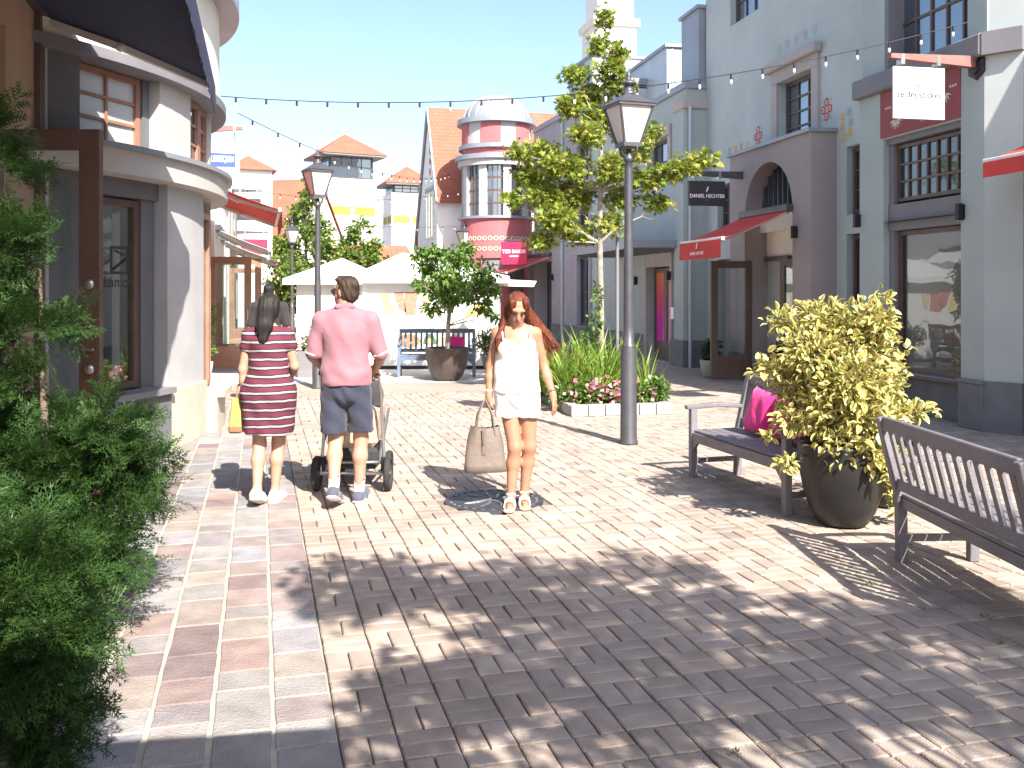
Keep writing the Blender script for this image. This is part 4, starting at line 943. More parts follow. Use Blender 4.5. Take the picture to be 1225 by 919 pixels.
for (y_, z_) in ((-.3, 7.0), (-.3, 6.6), (-.3, 6.2)): MB().box((-.012, y_, z_), (.02, .2, .2), Matrix.Rotation(R(45), 3, 'X')).build('painted_diamond', M_paintred, gh)
MB().b2((-.03, -.5, 7.2), (-.005, -.05, 7.55)).build('attic_window', M_skyglass, gh)
# round red tower with zinc dome
M_brickred = mat('red_tower_plaster', (.42, .13, .14), .85, .1, 2, .12, 90)
M_trim = mat('tower_trim', (.44, .42, .43), .8, .08, 2, .1, 80)
TX = at(594, 345, 33.6)
rt = thing('round_tower', 'round red and grey tower with ribbed zinc dome at the bend of the street', 'tower', (TX.x, TX.y, 0))
sc_ = 33.6/1120
zt_ = lambda py: EYE+(HY-py)*sc_
RT = 1.28
def ring(name, m, r0_, r1_, z0, z1, a0=0, a1=360): 
    o = arc(name, m, r0_, r1_, a0, a1-.001 if a1-a0 >= 360 else a1, z0, z1, max(6, int((a1-a0)/7)), rt); return o
ring('ground_storey', M_grey, .8, RT-.08, 0, zt_(310))
for a in range(0, 360, 45): ring('red_pier', M_brickred, RT-.1, RT-.02, 0, zt_(312), a+8, a+22)
ring('red_band', M_brickred, .8, RT, zt_(310), zt_(264))
ring('band_cornice', M_zincd, .8, RT+.10, zt_(264), zt_(261))
ring('window_storey', M_skyglass, .7, RT-.14, zt_(261), zt_(202))
for a in range(0, 360, 40):
    ring('pier', M_trim, .8, RT-.02, zt_(261), zt_(202), a+2, a+15)
    for q in (23, 32): ring('mullion', M_brown, RT-.16, RT-.10, zt_(261), zt_(202), a+q, a+q+1.6)
for k in range(1, 4): ring('glazing_bar', M_brown, RT-.16, RT-.115, zt_(261-k*15)-.03, zt_(261-k*15)+.03)
ring('lower_cornice', M_trim, .8, RT+.10, zt_(202), zt_(195)); ring('lower_cornice', M_zincd, .8, RT+.20, zt_(195), zt_(189.5))
ring('red_band', M_brickred, .8, RT-.05, zt_(189.5), zt_(182)); ring('middle_cornice', M_zincd, .8, RT+.08, zt_(182), zt_(177))
ring('attic', M_trim, .8, RT-.06, zt_(177), zt_(152))
for a in range(0, 360, 60): ring('red_panel', M_brickred, RT-.07, RT-.03, zt_(176), zt_(153), a+5, a+38)
ring('dome_cornice', M_zincd, .8, RT+.14, zt_(152), zt_(146))
zd0 = zt_(146); hd = zt_(115)-zd0
MB().lathe([((RT-.1)*math.cos(t*math.pi/2/12), zd0+hd*math.sin(t*math.pi/2/12)) for t in range(13)], n=40).build('dome', M_zincd, rt)
for k in range(20):
    a = 2*math.pi*k/20; mb = MB(); mb.tube([((RT-.08)*math.cos(t*math.pi/2/8)*math.cos(a), (RT-.08)*math.cos(t*math.pi/2/8)*math.sin(a), zd0+hd*math.sin(t*math.pi/2/8)) for t in range(9)], .018, 4); mb.build('dome_rib', M_zinc, rt)
for i in range(20):
    a = R(180+i*9); r_ = RT+.002
    for (dz_, s_) in ((.98, .10), (.62, .10)):
        z = zt_(310)+dz_-.3; p = Vector((r_*math.cos(a), r_*math.sin(a), z)); mb = MB(); mb.lathe([(.05, 0), (.085, 0), (.085, .008), (.05, .008), (.05, 0)], n=10); o = mb.build('painted_ring', M_paintcream, rt); o.location = p; o.rotation_euler = (0, R(90), a)
# pink sign on the tower
ps = thing('hanging_sign', 'bright pink red square sign with white lettering on the round tower', 'sign', at(615, 303, 30.2), R(-6))
MB().b2((-.42, -.05, -.36), (.42, .05, .36)).build('board', M_pinksign, ps, .005)
text_mesh('lettering', 'TED BAKER', .15, M_signw, ps, (0, -.053, .05), (R(90), 0, 0), .001, bold=.004)
text_mesh('lettering', 'LONDON', .065, M_signw, ps, (0, -.053, -.10), (R(90), 0, 0), .001, bold=.002)
mb = MB(); mb.bar((0, .0, .42), (.2, 1.0, .42), .05, .06); mb.tube([(-.3, 0, .36), (-.3, 0, .42)], .015, 6); mb.tube([(.3, 0, .36), (.3, 0, .42)], .015, 6); mb.bar((-.35, 0, .42), (.35, 0, .42), .04, .05); mb.build('bracket', M_dgrey, ps)
# ================================================================ lamps, strings of bulbs, benches, pots, tent
def lamp_post(loc, rz, label):
    r = thing('street_lamp', label, 'street lamp', loc, rz, 'lantern street lamps')
    MB().lathe([(0, 0), (.105, 0), (.105, .02), (.092, .05), (.088, 1.02), (.080, 1.06)], n=20).build('base_column', M_dgrey, r)
    MB().lathe([(.083, 1.06), (.083, 1.075), (.062, 1.10), (.058, 1.3), (.043, 3.0), (.040, 3.08), (.055, 3.09), (.055, 3.13), (.035, 3.15), (.03, 3.22), (0, 3.22)], n=18).build('pole', M_dgrey, r)
    for k in range(4):
        a = R(45+90*k); mb = MB(); mb.tube([(.03*math.cos(a), .03*math.sin(a), 3.12), (.11*math.cos(a), .11*math.sin(a), 3.16), (.12*math.cos(a), .12*math.sin(a), 3.24), (.09*math.cos(a), .09*math.sin(a), 3.30)], .010, 6); mb.build('scroll_arm', M_dgrey, r)
    ln = link('lantern', None, r); ln.location = (0, 0, 3.27); ln.rotation_euler = (0, 0, R(20))
    b0, b1, h = .095, .195, .40
    mb = MB(); mb.b2((-b0-.015, -b0-.015, -.03), (b0+.015, b0+.015, .015)); mb.b2((-b1-.02, -b1-.02, h), (b1+.02, b1+.02, h+.03))
    for sx in (-1, 1):
        for sy in (-1, 1): mb.bar((sx*b0, sy*b0, .01), (sx*b1, sy*b1, h+.005), .022, .022, (1, 0, 0))
    mb.build('lantern_frame', M_dgrey, ln)
    for k in range(4):
        rot = Matrix.Rotation(math.pi/2*k, 3, 'Z'); V = [rot @ Vector(v) for v in ((-b0+.008, -b0+.004, .015), (b0-.008, -b0+.004, .015), (b1-.008, -b1+.006, h), (-b1+.008, -b1+.006, h))]
        mb = MB(); mb.add(V+[v*.985 for v in V], [(0, 1, 2, 3), (7, 6, 5, 4), (0, 4, 5, 1), (1, 5, 6, 2), (2, 6, 7, 3), (3, 7, 4, 0)]); mb.build('pane', MATS['lamp_pane'], ln)
    mb = MB(); q = b1+.03
    mb.add([(-q, -q, h+.03), (q, -q, h+.03), (q, q, h+.03), (-q, q, h+.03), (-.06, -.06, h+.15), (.06, -.06, h+.15), (.06, .06, h+.15), (-.06, .06, h+.15)], [(0, 1, 5, 4), (1, 2, 6, 5), (2, 3, 7, 6), (3, 0, 4, 7), (4, 5, 6, 7), (3, 2, 1, 0)]); mb.build('hood', M_dgrey, ln)
    MB().lathe([(.075, h+.15), (.075, h+.17), (.052, h+.18), (.05, h+.25), (.085, h+.26), (.08, h+.28), (.035, h+.30), (.02, h+.33), (.028, h+.355), (.02, h+.38), (.008, h+.40), (.004, h+.46), (0, h+.46)], n=16).build('finial', M_dgrey, ln)
    MB().ell((0, 0, .2), (.05, .05, .08)).build('bulb', M_milk, ln)
    return r
pm, pt_, pp = _nt('lamp_pane'); pp.inputs['Base Color'].default_value = (.72, .68, .63, 1); pp.inputs['Roughness'].default_value = .35; pp.inputs['Transmission Weight'].default_value = .25; MATS['lamp_pane'] = pm
L1 = ground_pt(752, 531)
lp = lamp_post(L1, 0, 'dark grey lantern street lamp beside the flower bed with the maple')
for p, lab in (((-3.30, 15.9, 0), 'dark grey lantern street lamp behind the man in the pink shirt'), ((-7.52, 32.0, 0), 'dark grey lantern street lamp in front of the left trees'), ((-1.68, 34.5-1.6, 0), 'dark grey lantern street lamp at the foot of the round red tower')):
    c = copy_tree(lp); c.location = p; c['label'] = lab; c.rotation_euler.z = random.uniform(0, .4)
# strings of bulbs over the street
def bulbs(a, b, sag, n, label):
    a, b = Vector(a), Vector(b); r = thing('string_light', label, 'string lights', a, 0, 'strings of bulbs over the street')
    pts = [a.lerp(b, t/40)-Vector((0, 0, sag*4*(t/40)*(1-t/40)))-a for t in range(41)]
    mb = MB(); mb.tube(pts, .006, 5); mb.build('cable', M_black, r)
    for k in range(n):
        t = (k+.5)/n; p = a.lerp(b, t)-Vector((0, 0, sag*4*t*(1-t)))-a
        mb = MB(); mb.tube([p-Vector((0, 0, .0)), p-Vector((0, 0, .07))], .014, 6); s_ = mb.build('socket', M_black, r)
        mb = MB(); mb.ell(p-Vector((0, 0, .095)), (.018, .018, .035), 8); mb.build('bulb', M_stringb, s_)
bulbs((-3.58, 11.5, 4.06), FR.pt(fs(1168), .1, fz(1168, 27)), .40, 24, 'string of bulbs from the round shop to the green corner shop')
bulbs((-3.6, 12.3, 4.0), (-2.3, 35.2, 6.0), .45, 20, 'string of bulbs from the round shop to the gabled house')
bulbs((-7.6, 24.5, 4.4), (-1.7, 32.6, 5.1), .35, 18, 'string of bulbs from the white shop to the round tower')
bulbs((-9.5, 31.0, 4.5), (-1.8, 33.0, 3.9), .3, 18, 'string of bulbs hung lower between the left row and the round tower')
# ---------------------------------------------------------------- benches
M_bench = mat('grey_painted_wood', (.175, .165, .185), .5, .14, 5, .25, 60, island=.07)
M_benchb = mat('blue_grey_wood', (.13, .17, .24), .55, .14, 5, .25, 60, island=.07)
def bench(name, label, L, m, slats=13):
    r = thing(name, label, 'bench', group=None)      # local x along, back at +y, front at -y, origin under the middle
    H = L/2
    for i in range(5): MB().b2((-H+.03, -.24+i*.095, .405), (H-.03, -.24+i*.095+.082, .43)).build('seat_slat', m, r, .004)
    for sx in (-1, 1):
        x = sx*(H-.035)
        MB().b2((x-.03, -.27, 0), (x+.03, -.21, .62)).build('front_leg', m, r, .005)
        mb = MB(); mb.bar((x, .21, 0), (x, .22, .42), .06, .06, (0, 1, 0)); mb.bar((x, .22, .40), (x, .34, .90), .06, .06, (0, 1, 0)); mb.build('back_leg', m, r, .005)
        MB().b2((x-.022, -.21, .34), (x+.022, .19, .405)).build('side_rail', m, r)
        MB().b2((x-.018, -.21, .13), (x+.018, .18, .17)).build('stretcher', m, r)
        mb = MB(); mb.bar((x, -.31, .63), (x, .0, .645), .065, .035); mb.bar((x, -.002, .645), (x, .26, .625), .06, .034); mb.build('armrest', m, r, .006)
    mb = MB(); mb.b2((-H+.06, -.262, .325), (H-.06, -.232, .404)); mb.build('front_apron', m, r)
    mb = MB(); mb.b2((-H+.06, .195, .34), (H-.06, .225, .404)); mb.build('back_apron', m, r)
    y0, z0, y1, z1 = .245, .50, .325, .845
    mb = MB(); mb.bar((-H+.06, y0-.005, .49), (H-.06, y0-.005, .49), .03, .07); mb.build('lower_back_rail', m, r, .003)
    mb = MB(); mb.bar((-H+.06, y1+.005, .865), (H-.06, y1+.005, .865), .035, .085); mb.build('top_back_rail', m, r, .006)
    for k in range(slats):
        x = -H+.13+(L-.26)*k/(slats-1); mb = MB(); mb.bar((x, y0, .525), (x, y1, .825), .045, .016, (0, 1, 0)); mb.build('back_slat', m, r)
    for k, (sx, sg_) in enumerate(((-1, 1), (1, -1))):
        x = sx*(H-.065); mb = MB(); mb.plate([(x, .325), (x+sg_*.09, .325), (x+sg_*.02, .26), (x, .22)], -.26, -.235); mb.build('corner_brace', m, r)
    return r
b1 = bench('park_bench', 'dark grey slatted bench with pink cushions beside the yellow shrub', 1.56, M_bench)
p1, p2 = ground_pt(829, 571), ground_pt(941, 617); u = (p2-p1).normalized(); nb = Vector((-u.y, u.x, 0))
b1.rotation_euler = (0, 0, math.atan2(u.y, u.x)); b1.location = (p1+p2)/2+nb*.24
b2 = copy_tree(b1); b2['label'] = 'empty dark grey slatted bench turned with its back to the street'
pb = ground_pt(1078, 672); u2 = Vector((-.04, 1, 0)).normalized()     # local x; back (+y) towards the street
b2.rotation_euler = (0, 0, math.atan2(u2.y, u2.x)); n2 = Vector((-u2.y, u2.x, 0)); b2.location = pb-u2*(.78-.035)-n2*.215
b3 = bench('park_bench', 'blue grey slatted bench against the white tent', 1.5, M_benchb)
q1 = ground_pt(476, 452); b3.location = (q1.x+.72, q1.y+.26, 0); b3.rotation_euler = (0, 0, R(3))
for o in (b1, b2, b3): o['group'] = 'slatted park benches'
# cushions
M_pink = mat('pink_cushion', (.74, .02, .22), .8, .1, 5, .3, 30, sheen=.2)
M_pink2 = mat('crimson_cushion', (.62, .02, .09), .8, .1, 5, .3, 30, sheen=.2)
def cushion(parent_bench, x, m, label, rz=0., w=.40, h=.40):
    r = link('cushion', None); tag(r, label, 'cushion', 'cushions on the benches')
    n = 14; V, F = [], []
    for side in (1, -1):
        base = len(V)
        for i in range(n+1):
            for j in range(n+1):
                u_, v_ = i/n*2-1, j/n*2-1; k = max(0, (1-u_**4)*(1-v_**4))**.55
                pin = 1-.07*(1-abs(u_)**2)*(abs(v_)**6); pin2 = 1-.07*(1-abs(v_)**2)*(abs(u_)**6)
                V.append((u_*w/2*pin2, side*(.075*k+.004)+.006*math.sin(7*u_+3*v_)*k, (v_*h/2)*pin))
        for i in range(n):
            for j in range(n):
                a = base+i*(n+1)+j; q = (a, a+n+1, a+n+2, a+1); F.append(q if side < 0 else q[::-1])
    np_mesh('cushion_body', np.array(V), F, m, r, True)
    M_ = Matrix.Translation(parent_bench.location) @ Matrix.Rotation(parent_bench.rotation_euler.z, 4, 'Z') @ Matrix.Translation((x, .16, .435+h/2-.005)) @ Matrix.Rotation(R(-14), 4, 'X') @ Matrix.Rotation(rz, 4, 'Y')
    r.matrix_world = M_; r.location, r.rotation_euler = M_.to_translation(), M_.to_euler(); return r
cushion(b1, -.24, M_pink, 'bright pink square cushion leaning at the open end of the grey bench', R(5))
cushion(b1, .16, M_pink2, 'crimson cushion half hidden by the yellow shrub', R(-4))
cushion(b1, .52, M_pink, 'pink cushion behind the yellow shrub at the pot end of the bench', R(3))
cushion(b3, .35, M_pink, 'small pink cushion on the blue grey bench by the tent', R(3), .36, .34)
# ---------------------------------------------------------------- bowls and pots
M_pot = mat('dark_resin_pot', (.018, .017, .018), .5, .15, 4, .1, 50)
M_potb = mat('brown_resin_pot', (.075, .055, .048), .5, .15, 4, .1, 50)
M_soil = mat('soil', (.05, .035, .025), .95, .3, 15, .6, 40)
def bowl_pot(name, label, loc, r_, h, m, group=None):
    r = thing(name, label, 'plant pot', loc, 0, group)
    prof = [(0, 0), (r_*.42, 0), (r_*.56, h*.04), (r_*.72, h*.18), (r_*.86, h*.40), (r_*.95, h*.65), (r_, h*.95), (r_, h), (r_*.94, h), (r_*.92, h*.9), (r_*.90, h*.86)]
    MB().lathe(prof, n=40).build('bowl', m, r); MB().lathe([(r_*.91, h*.88), (0, h*.90)], n=24).build('soil', M_soil, r)
    return r
# ---------------------------------------------------------------- tent
TY = 19.6
tn = thing('market_tent', 'white market tent with printed food pictures on its wall', 'tent', (0, 0, 0)); tx0, tx1 = (433-CX)*TY/FPX, (597-CX)*TY/FPX
tn.location = ((tx0+tx1)/2, TY, 0); hw = (tx1-tx0)/2; zE = 1.95
mb = MB(); mb.b2((-hw, 0, .08), (hw, 2.8, zE)); mb.build('wall', M_whitecloth, tn)
mb = MB(); q = hw+.22
mb.add([(-q, -.22, zE), (q, -.22, zE), (q, 3.0, zE), (-q, 3.0, zE), (-.75, 1.4, zE+.55), (-q, -.22, zE-.14), (q, -.22, zE-.14), (q, 3, zE-.14), (-q, 3, zE-.14)], [(0, 1, 4), (1, 2, 4), (2, 3, 4), (3, 0, 4), (0, 5, 6, 1), (1, 6, 7, 2), (2, 7, 8, 3), (3, 8, 5, 0)]); mb.build('roof', M_whitecloth, tn)
for x in (-hw+.05, hw-.05): MB().b2((x-.04, -.02, 0), (x+.04, .05, zE)).build('pole', M_signw, tn)
mb = MB(); mb.b2((-hw+.02, .03, .0), (hw-.02, .1, .08)); mb.build('base_gap', M_ink, tn)  # black strip paints the shade in the gap under the tent wall
# flap at the right end
mb = MB(); mb.add([(hw+.0, -.1, zE-.06), (hw+.78, -.3, zE-.10), (hw+.78, 1.4, zE-.10), (hw, 1.4, zE-.06), (hw, -.1, zE-.2), (hw+.72, -.3, zE-.22), (hw+.72, 1.4, zE-.22), (hw, 1.4, zE-.2)], [(0, 1, 2, 3), (7, 6, 5, 4), (0, 4, 5, 1), (1, 5, 6, 2), (2, 6, 7, 3)]); mb.build('side_flap', M_whitecloth, tn)
tx = lambda px: (px-CX)*TY/FPX-tn.location.x
tz = lambda py: EYE+(HY-py)*TY/FPX
def printed(poly, m, name='print', d=.004):
    mb = MB(); mb.plate([(tx(a), tz(b)) for a, b in poly], -d, -d+.003); mb.build(name, m, tn)
P_y = mat('print_yellow', (.80, .62, .20), .8, .25, 18, 0); P_r = mat('print_red', (.55, .22, .16), .8, .3, 25, 0); P_o = mat('print_tan', (.72, .55, .36), .8, .25, 18, 0); P_b = mat('print_brown', (.34, .20, .10), .8, .3, 22, 0); P_g = mat('print_green', (.08, .16, .06), .8, .3, 22, 0)
printed([(453, 352), (466, 350), (472, 376), (462, 377)], P_y); printed([(471, 350), (483, 349), (486, 374), (477, 370)], P_r); printed([(484, 349), (500, 350), (497, 377), (484, 377)], P_r); printed([(502, 352), (514, 350), (512, 372), (503, 374)], P_o); printed([(560, 368), (580, 362), (584, 376), (556, 380)], P_y)
printed([(489+14*math.cos(R(a)), 408+8.5*math.sin(R(a))) for a in range(0, 360, 24)], P_b); printed([(514+8*math.cos(R(a)), 412-13*abs(math.sin(R(a)))) for a in range(0, 181, 15)], P_g)
printed([(514+3.5*math.cos(R(a)), 411-6*abs(math.sin(R(a)))) for a in range(0, 181, 20)], P_y, d=.007); printed([(538+16*math.cos(R(a)), 407+7*math.sin(R(a))) for a in range(0, 360, 24)], P_o)
for k in range(9):
    x = 494+k*3.4; y = 389+((k-4)**2)*.30
    printed([(x, y), (x+1.1, y-.3), (x+1.6, y+3.6), (x+.6, y+3.8)], M_inkg, 'lettering', .005)
t2 = thing('market_tent', 'second white market tent behind the left lamp post', 'tent', (at(395, 345, 25).x, 25, 0))
MB().b2((-.9, 0, .05), (1.0, 2.5, 1.95)).build('wall', M_whitecloth, t2)
mb = MB(); mb.add([(-1.2, -.3, 1.95), (1.3, -.3, 1.95), (1.3, 2.8, 1.95), (-1.2, 2.8, 1.95), (.1, 1.2, 2.55), (-1.2, -.3, 1.8), (1.3, -.3, 1.8)], [(0, 1, 4), (1, 2, 4), (2, 3, 4), (3, 0, 4), (0, 5, 6, 1)]); mb.build('roof', M_whitecloth, t2)
# parasol added unseen behind the camera on the left to cast the lower left shade
pr = thing('parasol', 'square cream parasol standing beside the viewpoint', 'parasol', (-.72, -.55, 0), R(8))
MB().lathe([(0, 0), (.3, 0), (.3, .06), (.04, .09), (.03, 2.9), (0, 2.9)], n=16).build('pole', M_dgrey, pr)
mb = MB(); mb.add([(-1.5, -1.5, 2.5), (1.5, -1.5, 2.5), (1.5, 1.5, 2.5), (-1.5, 1.5, 2.5), (0, 0, 3.0), (-1.5, -1.5, 2.35), (1.5, -1.5, 2.35), (1.5, 1.5, 2.35), (-1.5, 1.5, 2.35)], [(0, 1, 4), (1, 2, 4), (2, 3, 4), (3, 0, 4), (0, 5, 6, 1), (1, 6, 7, 2), (2, 7, 8, 3), (3, 8, 5, 0)]); mb.build('canopy', M_whitecloth, pr)
# ================================================================ plants
def rot_mats(n, up=None, spread=1.0):
    """random leaf frames: x across, y along the leaf, z its face"""
    y = rng.normal(size=(n, 3)); 
    if up is not None: y = y*spread+up
    y /= np.linalg.norm(y, axis=1, keepdims=True)
    t = rng.normal(size=(n, 3))*.55+np.array([0, 0, 1.]); x = np.cross(y, t); x /= (np.linalg.norm(x, axis=1, keepdims=True)+1e-9); z = np.cross(x, y)
    return np.stack([x, y, z], axis=2)
def T_oval(wd=.45, fold=.18):   # leaf of length 1 with a midrib fold; last value = distance from midrib
    v = [(0, 0, 0), (0, .35, -.03), (0, .7, -.05), (0, 1, -.16)]
    r = [(wd*.75/2*1.0, .22, fold*.5), (wd/2, .5, fold*.6), (wd*.62/2, .8, fold*.2)]
    V = v+r+[(-x, y, z) for x, y, z in r]
    F = [(0, 4, 1), (1, 4, 5), (1, 5, 2), (2, 5, 6), (2, 6, 3), (0, 1, 7), (1, 8, 7), (1, 2, 8), (2, 9, 8), (2, 3, 9)]
    lu = [0, 0, 0, .35]+[1]*6
    return np.array(V), np.array(F), np.array(lu)
def T_maple():
    V = [(0, 0, 0)]; F = []; ang = [-150, -105, -75, -45, -22, 0, 22, 45, 75, 105, 150]; rad = [.25, .62, .36, .80, .42, 1.0, .42, .80, .36, .62, .25]
    for a, r_ in zip(ang, rad): V.append((math.sin(R(a))*r_*.62, .28+math.cos(R(a))*r_*.62, -.10*r_*r_+.04*abs(math.sin(R(a)))))
    V[0] = (0, .28, .03)
    for i in range(1, 11): F.append((0, i+1, i))
    return np.array(V), np.array(F), np.zeros(len(V))
def T_diamond(wd=.5):
    return np.array([(0, 0, 0), (wd/2, .5, .08), (0, 1, -.06), (-wd/2, .5, .08)]), np.array([(0, 1, 2), (0, 2, 3)]), np.array([0, 1, .3, 1])
def T_blade():
    return np.array([(-.012, 0, 0), (.012, 0, 0), (.014, .4, .02), (-.014, .4, .02), (.010, .75, -.08), (-.010, .75, -.08), (0, 1, -.26)]), np.array([(0, 1, 2), (0, 2, 3), (3, 2, 4), (3, 4, 5), (5, 4, 6)]), np.zeros(7)
def leaf_cloud(name, P, size, tmpl, m, parent, frames=None, lu=False):
    V0, F0, L0 = tmpl; n = len(P); fr = frames if frames is not None else rot_mats(n)
    V = np.einsum('nij,vj->nvi', fr, V0)*np.asarray(size).reshape(n, 1, 1)+P[:, None, :]
    F = (F0[None]+(np.arange(n)*len(V0))[:, None, None]).reshape(-1, 3)
    o = np_mesh(name, V.reshape(-1, 3), F, m, parent, False)
    if lu:
        a = o.data.attributes.new('lu', 'FLOAT', 'POINT'); a.data.foreach_set('value', np.tile(L0, n).astype(np.float32))
    return o
def in_blobs(blobs, n, shell=.55):
    """points in ellipsoids [(x,y,z,rx,ry,rz)], denser towards the outside"""
    w_ = np.array([b[3]*b[4]+b[3]*b[5]+b[4]*b[5] for b in blobs]); w_ = w_/w_.sum(); out = []; nb_ = []
    for b, k in zip(blobs, (w_*n).astype(int)):
        d = rng.normal(size=(k, 3)); d /= np.linalg.norm(d, axis=1, keepdims=True)
        rr_ = (shell+(1-shell)*rng.random((k, 1)))*rng.choice([1., 1., .8, .5], size=(k, 1))
        out.append(np.array(b[:3])+d*rr_*np.array(b[3:])); nb_.append(d)
    return np.concatenate(out), np.concatenate(nb_)
def drooping(n, outward, droop=-.25, sp=.5):
    up = outward*.8+np.array([0, 0, droop]); return rot_mats(n, up, sp)
def limb(mb, a, b, r0, r1, wob=.06, n=5):
    a, b = Vector(a), Vector(b); L = (b-a).length
    pts = [a.lerp(b, t/n)+Vector((random.gauss(0, wob), random.gauss(0, wob), random.gauss(0, wob*.5)))*L*.35*math.sin(math.pi*t/n) for t in range(n+1)]
    mb.tube(pts, [r0+(r1-r0)*t/n for t in range(n+1)], 7); return pts
M_bark = mat('pale_bark', (.30, .27, .22), .9, .3, 14, .8, 50)
M_barkd = mat('brown_bark', (.16, .12, .09), .9, .3, 14, .8, 50)
ML_maple = leafmat('maple_leaf', [(.12, .20, .03), (.20, .28, .04), (.28, .34, .05), (.34, .37, .07), (.33, .26, .07)], .38)
ML_green = leafmat('fresh_leaf', [(.07, .15, .025), (.12, .22, .04), (.17, .27, .05)], .32)
ML_dark = leafmat('dark_leaf', [(.025, .055, .018), (.04, .085, .025), (.06, .10, .03)], .2)
ML_ever = leafmat('conifer_frond', [(.022, .058, .016), (.036, .085, .022), (.065, .125, .028)], .3)
ML_bg = leafmat('street_tree_leaf', [(.10, .18, .035), (.16, .24, .05), (.22, .28, .06)], .35)
ML_grass = leafmat('grass_blade', [(.12, .22, .03), (.20, .30, .045), (.28, .36, .07)], .35)
def tree(name, label, loc, blobs, n, lsize, tmpl, lm, trunk, bark, nb_branches=True, droop=-.25, group=None, shell=.35):
    r = thing(name, label, 'tree', loc, 0, group)
    mb = MB(); mb.tube([Vector(p) for p, _ in trunk], [q for _, q in trunk], 10); t_ = mb.build('trunk', bark, r)
    top = [Vector(p) for p, _ in trunk]
    mb = MB()
    for b in blobs:
        c = Vector(b[:3]); best = min(top, key=lambda p: (p-c).length+max(0, p.z-c.z+.25)*3)
        if (c-best).length > .12:
            pts = limb(mb, best, c, max(.008, .018*min(1.6, (c-best).length)), .005, .10)
            for k in range(3):
                d = Vector((random.gauss(0, 1), random.gauss(0, 1), random.gauss(.3, .7))).normalized(); limb(mb, pts[-1-k], pts[-1-k]+Vector((d.x*b[3], d.y*b[4], d.z*b[5]))*.8, .006, .003, .2, 3)
    mb.build('limbs', bark, r)
    P, nd = in_blobs(blobs, n, shell)
    # break the blobs: pull leaves into small twig clumps
    K = max(6, n//14); cl = P[rng.integers(0, len(P), K)]
    for k0 in range(0, len(P), 2000):
        s_ = slice(k0, k0+2000); dd = ((P[s_, None, :]-cl[None])**2).sum(2); j = dd.argmin(1); P[s_] = P[s_]*.62+cl[j]*.38+rng.normal(size=P[s_].shape)*lsize*.25
    sz = lsize*rng.uniform(.65, 1.2, len(P))
    o = leaf_cloud('crown', P, sz, tmpl, lm, r, drooping(len(P), nd, droop)); tag(o, kind='stuff')
    return r
# --- maple in the flower bed
TB = Vector((1.37, 14.5, 0)); sc77 = 14.5/FPX
def bl(px, py, rx, ry, dy=0., rd_=None): return ((px-718)*sc77, dy, EYE+(HY-py)*sc77, rx*sc77, (rd_ or (rx+ry)/2)*sc77, ry*sc77)
mblobs = [bl(724, 22, 11, 16), bl(716, 52, 18, 14, .05), bl(738, 62, 18, 14), bl(727, 84, 24, 13, -.1), bl(690, 88, 26, 10, .1), bl(736, 104, 26, 15), bl(703, 112, 26, 14, .2), bl(680, 130, 24, 14, -.1), bl(722, 138, 32, 18, .1), bl(752, 150, 22, 20, .3), bl(775, 160, 17, 12, -.2), bl(700, 165, 26, 16, -.3), bl(650, 178, 26, 13, .2), bl(622, 182, 22, 12, 0), bl(672, 200, 36, 18, -.2), bl(636, 208, 30, 14, .3), bl(612, 240, 15, 9, -.1), bl(650, 235, 34, 18, 0), bl(690, 230, 34, 22, .35), bl(730, 205, 26, 20, -.25), bl(745, 235, 26, 18, .25), bl(775, 215, 24, 15, 0), bl(806, 205, 26, 14, -.1), bl(838, 192, 26, 11, 0), bl(790, 240, 20, 12, .2), bl(665, 262, 32, 16, -.25), bl(690, 278, 26, 14, .2), bl(648, 288, 18, 13, -.1), bl(728, 265, 20, 14, .1), bl(760, 185, 20, 14, -.3)]
mtrunk = [((0, 0, 0), .055), ((.01, 0, 1.2), .05), ((-.01, 0, 2.4), .044), ((0, .01, 3.2), .036), ((.02, 0, 4.2), .024), ((.06, 0, 5.2), .013), ((.08, 0, 5.95), .006)]
tree('maple_tree', 'young yellow green maple with pale trunk growing in the flower bed', TB, mblobs, 9000, .130, T_maple(), ML_maple, mtrunk, M_bark, droop=-.15)
# bark rings up the trunk and a side sprout
# --- tree just behind the camera whose shade dapples the foreground paving
sblobs = []
rs = random.Random(3)
for k in range(62):
    z = rs.uniform(3.2, 5.7); gx, gy = rs.uniform(-1.1, 2.9), rs.uniform(2.6, 5.75)     # where its shade lands
    if gx < -.4 and gy < 4.6 or (gx > 1.6 and gy > 5.2): continue
    sblobs.append((gx+.496*z-3.05, gy-.992*z+.25, z, rs.uniform(.28, .5), rs.uniform(.28, .5), rs.uniform(.2, .36)))
tree('maple_tree', 'taller maple standing behind the viewpoint on the right', (3.05, -.25, 0), sblobs, 8200, .15, T_maple(), ML_maple, [((0, 0, 0), .09), ((0, 0, 2.5), .07), ((.05, 0, 4.2), .045), ((0, 0, 5.6), .01)], M_bark, droop=-.15)
